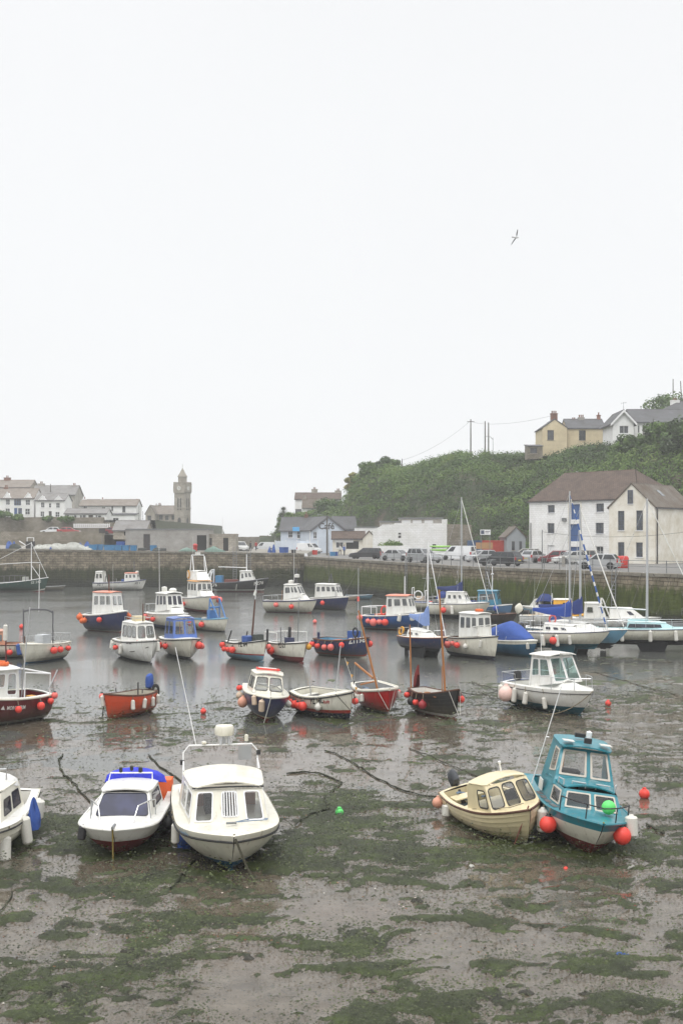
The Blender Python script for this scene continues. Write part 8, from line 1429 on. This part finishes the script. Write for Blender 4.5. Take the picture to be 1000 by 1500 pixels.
b = Boat('fishing_boat', 'long black fishing boat marked PZ 76 lying along the pier', 'black boat marked PZ 76', 393, 846, 2.0, -5, 8.8, 3.0, zs=1.35, ws=.8, rake=.6, fp=2.6); b.hull(BLACK, AF_RED, .28, stripe=WHITE, zs_=.16).rail(M_gtrim, .07, .04); b.deck(GREY, .03, .58, .2, .7, inner=BAGB); b.cabin(.6, 2.6, 1.0, .75, 1.5, 2.9, rf=.5, tum=.1, z0f=1.6, F_=[(.08, .46, .4, .86), (.54, .92, .4, .86)], S=[(.10, .30, .3, .8), (.40, .62, .4, .86), (.68, .92, .4, .86)], m=WHITE, gm=GB, fm=WHITE, over=.1, name='wheelhouse'); b.tubes('gantry', [[(-3.4, -1.1, 1.3), (-3.3, -1.0, 3.1), (-3.3, 1.0, 3.1), (-3.4, 1.1, 1.3)], [(-4.2, -1.0, 1.3), (-3.4, -1.0, 3.0)], [(-4.2, 1.0, 1.3), (-3.4, 1.0, 3.0)]], .09, M_wood_w); b.mast(1.4, 5.2, .07, M_wood_w, 2.9); b.tube('derrick_boom', [(1.3, 0, 3.4), (-2.5, 0, 3.5)], .06, M_wood_w); seat(b, -2.8, -1.9, -.7, .7, .7, 2.3, TUBB, 'net_bin'); seat(b, -1.6, .2, -.6, .8, .7, 1.75, paint('red_brown_gear', rgb(120, 60, 50), .8, 0, .4, 3), 'deck_gear'); b.text('PZ76', .08, .86, .42, -1, WHITE); b.text('PZ76', .80, 1.02, .42, -1, WHITE); b.tubes('fender_rope', [[(.3, -1.5, 1.2), (.2, -1.6, .3)]], .03, ROPEW)
b = Boat('fishing_boat', 'white fishing boat with orange topped wheelhouse moored by the pier on the left', 'white fishing boat by the pier', 214, 848, 1.6, -4, 7.4, 2.6, zs=1.15, ws=.82, rake=.5, fp=2.6); b.hull(WHITE, AF_BLACK, .06).rail(NAVY, .08, .06); b.deck(GREY, .03, .55, .2, .5, inner=WHITE); b.cabin(.8, 2.7, .9, .7, 1.3, 2.45, rf=.2, tum=.06, z0f=1.45, F_=[(.1, .45, .4, .85), (.55, .9, .4, .85)], S=[(.08, .26, .4, .85), (.36, .56, .4, .85), (.66, .88, .4, .85)], m=WHITE, gm=GB, fm=WHITE, over=.08, roof=SALMON, name='wheelhouse'); b.cabin(-3.5, -2.1, .95, .95, 1.1, 2.65, rb=.2, rf=.25, tum=.05, S=[(.1, .45, .4, .85), (.55, .9, .4, .85)], B_=[(.1, .45, .4, .85), (.55, .9, .4, .85)], m=WHITE, gm=GCLR, fm=WHITE, over=.05, name='stern_shelter'); b.mast(2.0, 4.2, .06, M_gtrim, 2.5); mb = MB(); mb.lathe([(0, 0), (.25, 0), (.25, .2), (0, .26)], (2.4, .1, 2.55), n=12); mb.build('radar_dome', WHITE, b.t, smooth=50); b.tube('gear_pole', [(-2.0, -.6, 1.2), (-1.9, -.6, 2.1)], .06, M_gtrim); seat(b, .3, .7, -.5, .1, .6, 1.6, BAGB, 'net_bin'); b.text('PZ 1', .10, .68, .30, -1, M_gtrim); b.text('PZ 1', .82, .90, .26, -1, M_gtrim)
b = Boat('trawler', 'dark green trawler with white derrick poles at the left edge', 'dark green trawler', 71, 845, 2.05, -3, 11.5, 3.4, zs=1.3, ws=.7, rake=.5, fp=2.6, sag=.15); b.hull(GREEN, AF_RED, .06, stripe=WHITE, zs_=.16).rail(M_wood_w, .05, .03); b.deck(GREY, .04, .78, .2, .8, inner=GREEN); b.mast(3.4, 6.9, .07, M_wood_w, 1.2); b.tubes('derrick_pole', [[(3.4, 0, 4.1), (-2.6, 0, 3.75)], [(3.4, 0, 4.1), (4.6, 0, 4.05)], [(3.4, 0, 3.7), (4.6, 0, 2.0)]], .045, M_wood_w); b.tubes('stay', [[(3.4, 0, 6.8), (5.6, 0, 2.1)], [(3.4, 0, 6.8), (-2.6, 0, 3.75)]], .03, M_wood_w); b.cabin(-4.8, -1.9, 1.2, 1.0, 1.3, 3.5, rf=.2, m=WHITE, roof=FO, S=[(.1, .4, .5, .85), (.6, .9, .5, .85)], gm=GB, name='wheelhouse'); b.tubes('bulwark_rail', [[(-1.5 + k * .75, -1.3, 1.4), (-1.5 + k * .75, -1.3, 2.2)] for k in range(7)] + [[(-1.5, -1.3, 2.2), (3.0, -1.3, 2.35)]], .04, M_gtrim); seat(b, -1.6, -1.1, -1.2, -.7, 1.2, 1.9, BAGB, 'barrel'); b.text('SS 242', .82, 1.15, .34, -1, paint('worn_white_letter', rgb(190, 195, 190), .7)); seat(b, 2.3, 2.9, -.6, .4, 1.2, 2.1, NET_W, 'gear_pile')
def small(name, label, short, px, py, zb, head, L, B, hm_, inner, extra=None, bot=None, **k):
    b = Boat(name, label, short, px, py, zb, head, L, B, zs=zb * .82, ws=.8, rake=.35, **k); b.hull(hm_, bot or AF_BLACK, .06, nt=4, nb=3).rail(GREY if hm_ is not GREY else M_gtrim, .045, .03); b.deck(hm_, .05, .78, .16, .25, inner=inner); b.thwart(-L * .2, zb * .7, B * .8, GREY); b.thwart(L * .1, zb * .75, B * .85, GREY); return b
small('tender', 'grey tender lying behind the bow of the green trawler', 'grey tender', 96, 857, .75, -2, 2.9, 1.4, gel('tender_grey', 128, 126, 116), GREY)
small('dinghy', 'small blue dinghy below the kiosk quay wall', 'blue dinghy', 546, 870, .7, -15, 3.3, 1.5, LBLUE, WHITE); small('dinghy', 'buff dinghy beside the small blue dinghy', 'buff dinghy', 524, 872, .6, -20, 2.6, 1.3, FBUFF, GREY)
b = small('open_boat', 'white open boat with hauler ring behind the pink roofed boat', 'white boat with the hauler ring', 583, 879, .95, 172, 4.6, 1.9, CREAMW, BAGB); mb = MB(); mb.tube([(.2 + .42 * math.cos(a), 0, 1.55 + .42 * math.sin(a)) for a in [2 * math.pi * k / 14 for k in range(14)]], .07, n=6, closed=True); mb.build('hauler_wheel', M_wood_w, b.t); b.mast(-.6, 3.6, .035, M_gtrim, .5, (-.4, 0)); seat(b, .6, 1.2, -.4, .4, .3, 1.2, NET_D, 'net_bin')
b = small('open_boat', 'white open boat with steel arch between the pink roofed boat and the motor sailer', 'white boat with the steel arch', 655, 877, 1.0, -12, 5.4, 2.0, CREAMW, GREY); b.tubes('arch', [[(-1.0, -.8, .8), (-1.0, -.7, 2.2), (-1.0, .7, 2.2), (-1.0, .8, .8)], [(.4, -.8, .9), (.4, -.7, 1.9), (.4, .7, 1.9), (.4, .8, .9)]], .05, M_wood_w); b.mast(-1.9, 3.4, .07, M_wood_w, .8); seat(b, -.6, .2, -.5, .3, .3, 1.3, FBUFF, 'gear_pile'); b.fenders([(.7, -1, .3, .24, FP, 'round pink float')])
b = Boat('cabin_boat', 'small blue cabin boat with teal roof behind the motor sailer bow', 'blue cabin boat', 737, 884, 1.2, -22, 5.4, 2.1, zs=1.0, ws=.8, rake=.4); b.hull(gel('slate_blue', 84, 122, 160), AF_BLACK, .1).rail(WHITE, .04); b.deck(GREY, .03, .4, .2, .4, inner=GREY); TB = gel('teal_roof', 56, 128, 156); b.cabin(-1.2, 1.2, .85, .65, 1.0, 2.2, rf=.25, z0f=1.15, F_=[(.08, .46, .35, .86), (.54, .92, .35, .86)], S=[(.08, .45, .38, .86), (.52, .92, .38, .86)], m=TB, fm=TB, gm=GB, over=.15, name='wheelhouse'); b.mast(.3, 4.2, .06, M_wood_w, 2.2); b.tubes('mast_head', [[(.3, -.4, 3.6), (.3, .4, 3.6)]], .06, M_wood_w); seat(b, -2.4, -1.5, -.6, .6, .5, 1.4, TARP_N, 'canvas_bundle'); b.fenders([(.70, -1, .25, .26, FB, 'dark blue ball float'), (.4, -1, .5, .26, FR, RF)])
b = Boat('open_boat', 'dark open boat with leaning pale pole between the blue boats', 'dark open boat', 757, 897, .95, -12, 4.8, 2.0, zs=.8, ws=.8, rake=.4); b.hull(gel('dark_brown', 54, 44, 42), AF_BLACK, .06).rail(WOODD, .05); b.deck(WOODD, .04, .8, .15, .3, inner=NET_D); seat(b, -1.0, .4, -.5, .5, .3, 1.1, NET_D, 'gear_pile'); b.mast(.8, 4.6, .03, M_wood_w, .5, (-1.1, .2), name='pole')
b = Boat('cabin_boat', 'pale blue boat with navy folding canopy and outboard showing its stern', 'pale blue boat with the navy canopy', 764, 886, 1.0, 140, 4.6, 2.1, zs=.9, ws=.9, rake=.5, fp=2.8); b.hull(LBLUE, AF_BLACK, .08, band=(.2, WHITE)).rail(WHITE, .04); b.deck(WHITE, .04, .5, .2, .3); b.cabin(-.2, 1.2, .8, .55, .95, 1.6, rf=.5, S=[(.1, .5, .25, .85)], F_=[(.1, .45, .2, .8), (.55, .9, .2, .8)], m=WHITE, gm=GBL, over=.02); cover(b, 'canopy', [(-1.6, .85, 1.5, 1.95), (-.9, .9, 1.55, 2.25), (-.1, .88, 1.5, 2.25), (.3, .8, 1.4, 1.75)], TARP_N); b.tubes('canopy_frame', [[(-1.5, -.85, .9), (-1.4, -.85, 1.6)], [(-1.5, .85, .9), (-1.4, .85, 1.6)], [(0, -.85, 1), (0, -.85, 1.6)]], .03, M_wood_w); b.outboard(WHITE, tilt=-10, sc=1.2); b.aerial(-1.2, .5, 1.9, 1.6)
b = Boat('sport_boat', 'white speedboat with big pale outboard behind the white yacht', 'white speedboat', 824, 899, 1.0, -14, 5.4, 2.1, zs=.9, ws=.9, rake=.8, pe=1.9); b.hull(WHITE, AF_BLACK, .05).rail(GREY, .03); b.deck(WHITE, .04, .45, .2, .4, inner=CREAMW); b.cabin(-.1, 1.0, .8, .6, .9, 1.5, rf=.6, m=WHITE, gm=GCLR, F_=[(.05, .95, .1, .9)], S=[(.2, .9, .2, .85)], over=0, name='windshield'); b.outboard(CREAMW, tilt=-30, sc=1.5, z=1.3); b.tubes('arch', [[(-1.4, -.8, .9), (-1.2, -.7, 1.9), (-1.2, .7, 1.9), (-1.4, .8, .9)]], .04, STEEL); b.aerial(-1.2, 0, 1.9, 1.8)
b = Boat('cabin_boat', 'yellow boat with white wheelhouse close under the quay wall', 'yellow boat', 878, 898, 1.15, -12, 6.0, 2.2, zs=.95, ws=.8, rake=.6); b.hull(YELLOW, AF_BLACK, .06, band=(.10, YELLOW)).rail(YELLOW, .06); b.deck(YELLOW, .04, .4, .2, .4, inner=WHITE); b.cabin(-.9, 1.3, .85, .6, 1.0, 2.3, rf=.7, z0f=1.15, F_=[(.08, .92, .3, .86)], S=[(.45, .92, .40, .84)], m=YELLOW, gm=GBL, fm=YELLOW, over=.04, name='wheelhouse', roof=WHITE); seat(b, -2.4, -1.0, -.7, .7, .5, 1.7, WHITE, 'shelter'); b.tubes('arch', [[(-1.0, -.6, 2.2), (-1.0, -.5, 2.8), (-1.0, .5, 2.8), (-1.0, .6, 2.2)]], .04, STEEL); b.outboard(M_trim, tilt=-10)
b = Boat('sport_boat', 'white cruiser with steel arch and low cabin behind the cyan roofed yacht', 'white cruiser with the steel arch', 968, 903, 1.25, -10, 7.0, 2.5, zs=1.15, ws=.88, rake=.9, pe=1.9); b.hull(WHITE, AF_BLACK, .06).rail(GREY, .03); b.deck(WHITE, .04, .42, .2, .5); b.cabin(-.6, 2.2, .95, .6, 1.15, 1.9, rf=1.0, tum=.15, S=[(.62, .82, .3, .8)], F_=[(.1, .45, .2, .8), (.55, .9, .2, .8)], m=WHITE, gm=GBL, over=.02); b.cabin(-2.6, -.8, .95, .9, 1.15, 2.3, rb=.1, rf=.4, m=WHITE, over=.05, name='canopy', S=[(.1, .45, .35, .8)], gm=GCLR); b.tubes('arch', [[(-1.4, -.9, 1.2), (-1.2, -.8, 2.7), (-1.2, .8, 2.7), (-1.4, .9, 1.2)], [(-.6, -.9, 1.3), (-1.1, -.8, 2.7)], [(-.6, .9, 1.3), (-1.1, .8, 2.7)]], .04, WHITE)
b = Boat('inflatable_boat', 'grey inflatable boat at the right edge behind the cyan roofed yacht', 'grey inflatable', 1012, 914, .8, -15, 5.0, 2.0, zs=.7, ws=.9, rake=.3, pe=3); IG = paint('inflatable_grey', rgb(96, 98, 100), .6, 0, .2, 3); b.hull(IG, AF_BLACK, .1); b.rail(IG, .2, .05, name='tube', out=.06); b.deck(IG, .05, .8, .3, .35, inner=GREY); b.thwart(-.4, .7, 1.4, GREY, .5); b.fenders([(.9, -1, .15, .15, FR, RF)])

# gear left lying in the open boats
rg = random.Random(21)
for b in BOATS:
    if b.cp is None or b.L < 4.2: continue
    t0, t1, zf, sd = b.cp; xa, xb = -b.L / 2 + b.L * t0 + .3, -b.L / 2 + b.L * t1 - .35
    if xb - xa < .8: continue
    for k in range(rg.randint(2, 4)):
        x = rg.uniform(xa, xb); y = rg.uniform(-.5, .5) * (b.b((x + b.L / 2) / b.L) - sd) * .9; kind = rg.random()
        if kind < .45: h = rg.uniform(.25, .5); seat(b, x - .22, x + .22, y - .16, y + .16, zf, zf + h, rg.choice((TUBB, FO, FW, FY, NET_D, GREY)), 'fish_box')
        elif kind < .75: mb = MB(); mb.tube([(x + .2 * math.cos(a) * (1 - .01 * i), y + .2 * math.sin(a) * (1 - .01 * i), zf + .04 + .02 * i) for i, a in enumerate([.7 * q for q in range(26)])], .03, n=5); mb.build('rope_coil', rg.choice((ROPE, ROPEW, MATS['blue_rope'])), b.t)
        else: mb = MB(); mb.tube([(x, y, zf), (x + rg.uniform(-.15, .15), y, zf + rg.uniform(.9, 1.6))], .025, n=5); mb.build('rod', rg.choice((M_trim, ALU, WOOD)), b.t)
# mooring warps from the quay down to the boats under it
def edge(px): return next((Vector((a[0] + (b_[0] - a[0]) * f, a[1] + (b_[1] - a[1]) * f, ZR)) for a, b_ in ((QC, QM), (QM, QR), (QR, QE)) for f in [k / 200 for k in range(201)] if abs(500 + F * (a[0] + (b_[0] - a[0]) * f) / (a[1] + (b_[1] - a[1]) * f) - px) < 2.2), None)
for (x0, x1, y1, D, sag, lb) in ((531, 503, 870, 134, .3, 'taut warp from the quay top to the navy motor boat'), (648, 640, 868, 122, .4, 'warp from the quay top to the boats beside the motor sailer'), (782, 760, 884, 112, .4, 'warp from the quay top to the pale blue boat'), (806, 790, 893, 106, .3, 'warp from the quay top to the white speedboat'), (862, 876, 895, 100, .3, 'warp from the quay top to the yellow boat'), (940, 918, 899, 97, .4, 'warp from the quay top to the white cruiser with the steel arch'), (982, 960, 900, 95, .3, 'second warp from the quay top to the white cruiser')):
    p = edge(x0)
    if p: wire(lb, p, atD(x1, y1, D), sag, .022, 8, 'mooring_rope', 'rope', ROPEB)
for px in (600, 720, 905):
    p = edge(px); ladder(f'rusty ladder on the right quay wall {"below the silver off-road car" if px == 600 else "below the black estate car" if px == 720 else "below the red round container"}', (p.x, p.y, 0), math.atan2(-28, 16) if px > 660 else math.atan2(QM[1] - QC[1], QM[0] - QC[0]), 0, ZR)
# ================================================================ lines, buoys and litter on the mud
def ground_line(label, pts, r, m, name='mooring_rope', cat='rope', wob=.03, lift=.02, grp='ropes lying on the mud'):
    P_ = [at(*p) for p in pts]; out = []; rr = random.Random(len(label) * 7 + int(pts[0][0]))
    for a, c in zip(P_, P_[1:]):
        n = max(3, int((c - a).length / .3))
        for k in range(n): q = a.lerp(c, k / n); out.append(q + Vector((rr.uniform(-wob, wob), rr.uniform(-wob, wob) * 2, 0)))
    out.append(P_[-1]); zz = bed(np.array([p.x for p in out]), np.array([p.y for p in out])); out = [Vector((p.x, p.y, max(z, -.0) + lift + r * .4)) for p, z in zip(out, zz)]
    mb = MB(); mb.tube(out, [r * rr.uniform(.7, 1.35) for _ in out], n=6); tag(mb.build(name, m, smooth=60), label, cat, grp)
WEEDR = paint('weed_covered_rope', (.030, .034, .016, 1), .8, 0, .5, 6, bump=.8)
ground_line('thick weed covered rope curving down to the white cruiser with the blue canopy', [(92, 1106), (87, 1113), (88, 1124), (96, 1138), (110, 1150), (120, 1164), (130, 1174), (150, 1185)], .025, WEEDR)
ground_line('weed covered rope between the two white boats running up to the left', [(218, 1108), (232, 1122), (250, 1136), (272, 1150)], .022, WEEDR)
ground_line('long weed covered rope slanting across the mud to the cream clinker boat', [(474, 1101), (490, 1105), (510, 1115), (530, 1128), (552, 1142), (580, 1155), (605, 1164), (640, 1172)], .022, WEEDR)
ground_line('bent weed covered rope beside the green ball float', [(420, 1135), (445, 1132), (478, 1138), (500, 1148), (486, 1163), (474, 1172), (482, 1190), (455, 1200), (432, 1213)], .025, WEEDR)
ground_line('rope running away over the mud behind the black two masted boat', [(690, 1000), (740, 1016), (800, 1030), (860, 1044)], .016, ROPEB); ground_line('rope over the wet mud left of the sport boat', [(700, 1013), (722, 1024), (748, 1024)], .016, ROPEB)
ground_line('rope from the cream clinker boat stern over the mud behind', [(600, 1098), (640, 1115), (680, 1132), (720, 1148)], .016, ROPEB); ground_line('dark line on the right side of the mud towards the edge', [(870, 985), (920, 1000), (970, 1014), (1000, 1022)], .016, ROPEB)
ground_line('weed line on the mud below the radar boat', [(285, 1262), (266, 1290), (250, 1310)], .022, WEEDR); ground_line('weed line on the mud at the left below the cruisers', [(20, 1310), (10, 1330), (-4, 1345)], .012, WEEDR)
ground_line('short chain by the floats at the right of the teal boat', [(946, 1212), (958, 1222), (972, 1226)], .03, ROPEB, 'mooring_chain', 'chain')
wl = Vector((286 / 1, 0, 0)); a = at(289, 1085, 1.0)
for (px, py, r, m, lb) in ((497, 1190, .115, FGREEN, 'green ball float lying alone on the mud'), (943, 1162, .155, FR, 'red ball float lying on the mud right of the teal boat'), (890, 1027, .14, FR, 'small red ball float on the mud right of the sport boat'), (298, 1038, .13, FR, 'small red ball float on the mud beside the orange boat'), (461, 910, .18, FP, 'small pink mooring buoy in the water near the navy open boat'), (32, 918, .20, FR, 'small orange mooring buoy in the water near the left edge'), (512, 914, .0, FR, '')):
    if r == 0: continue
    p = at(px, py + (r * 60 if py > 1000 else 3)); mb = MB(); mb.lathe([(math.sin(t_) * r, -math.cos(t_) * r) for t_ in [math.pi * k / 12 for k in range(11)]] + [(.06, r * .98), (.05, r * 1.2), (0, r * 1.22)], n=16); z = float(bed(np.array([p.x]), np.array([p.y]))[0]); o = mb.build('mooring_buoy', m, smooth=50, loc=(p.x, p.y, max(z, 0) + r * .8)); tag(o, lb, 'buoy', 'loose mooring buoys')
def litter(label, px, py, sz, m, seed): p = at(px, py); z = float(bed(np.array([p.x]), np.array([p.y]))[0]); o = blob('litter', label, 'litter', (p.x, p.y, z), sz, m, seed, 'litter on the mud', 8, .5); o.rotation_euler.z = seed
litter('scrap of bright blue plastic on the near mud', 909, 1405, (.12, .07, .05), BAGB, 3); litter('scrap of white plastic on the mud below the teal boat', 924, 1279, (.13, .05, .04), WHITE, 4); litter('scrap of white plastic on the mud below the cream clinker boat', 690, 1274, (.14, .06, .04), WHITE, 5); litter('scrap of red plastic on the mud below the cream clinker boat', 828, 1278, (.06, .05, .04), FR, 6)
litter('small white scrap by the teal boat mooring', 575, 1264, (.06, .04, .03), WHITE, 8)
for (px, py, r) in ((364, 1410, .12), (190, 1402, .14), (770, 1462, .13), (856, 1462, .10), (98, 1455, .10), (610, 1325, .13), (545, 1460, .09), (250, 1478, .12)):
    p = at(px, py); z = float(bed(np.array([p.x]), np.array([p.y]))[0]); o = blob('stone', f'dark weedy stone on the near mud, {"left" if px < 330 else "middle" if px < 680 else "right"} of the foreground, {"nearest" if py > 1450 else "farther"} row', 'stone', (p.x, p.y, z - .01), (r, r * .7, r * .5), paint('weedy_stone', (.05, .048, .038, 1), .7, 0, .6, 9, bump=.6), px, 'stones on the near mud', 8, .3)
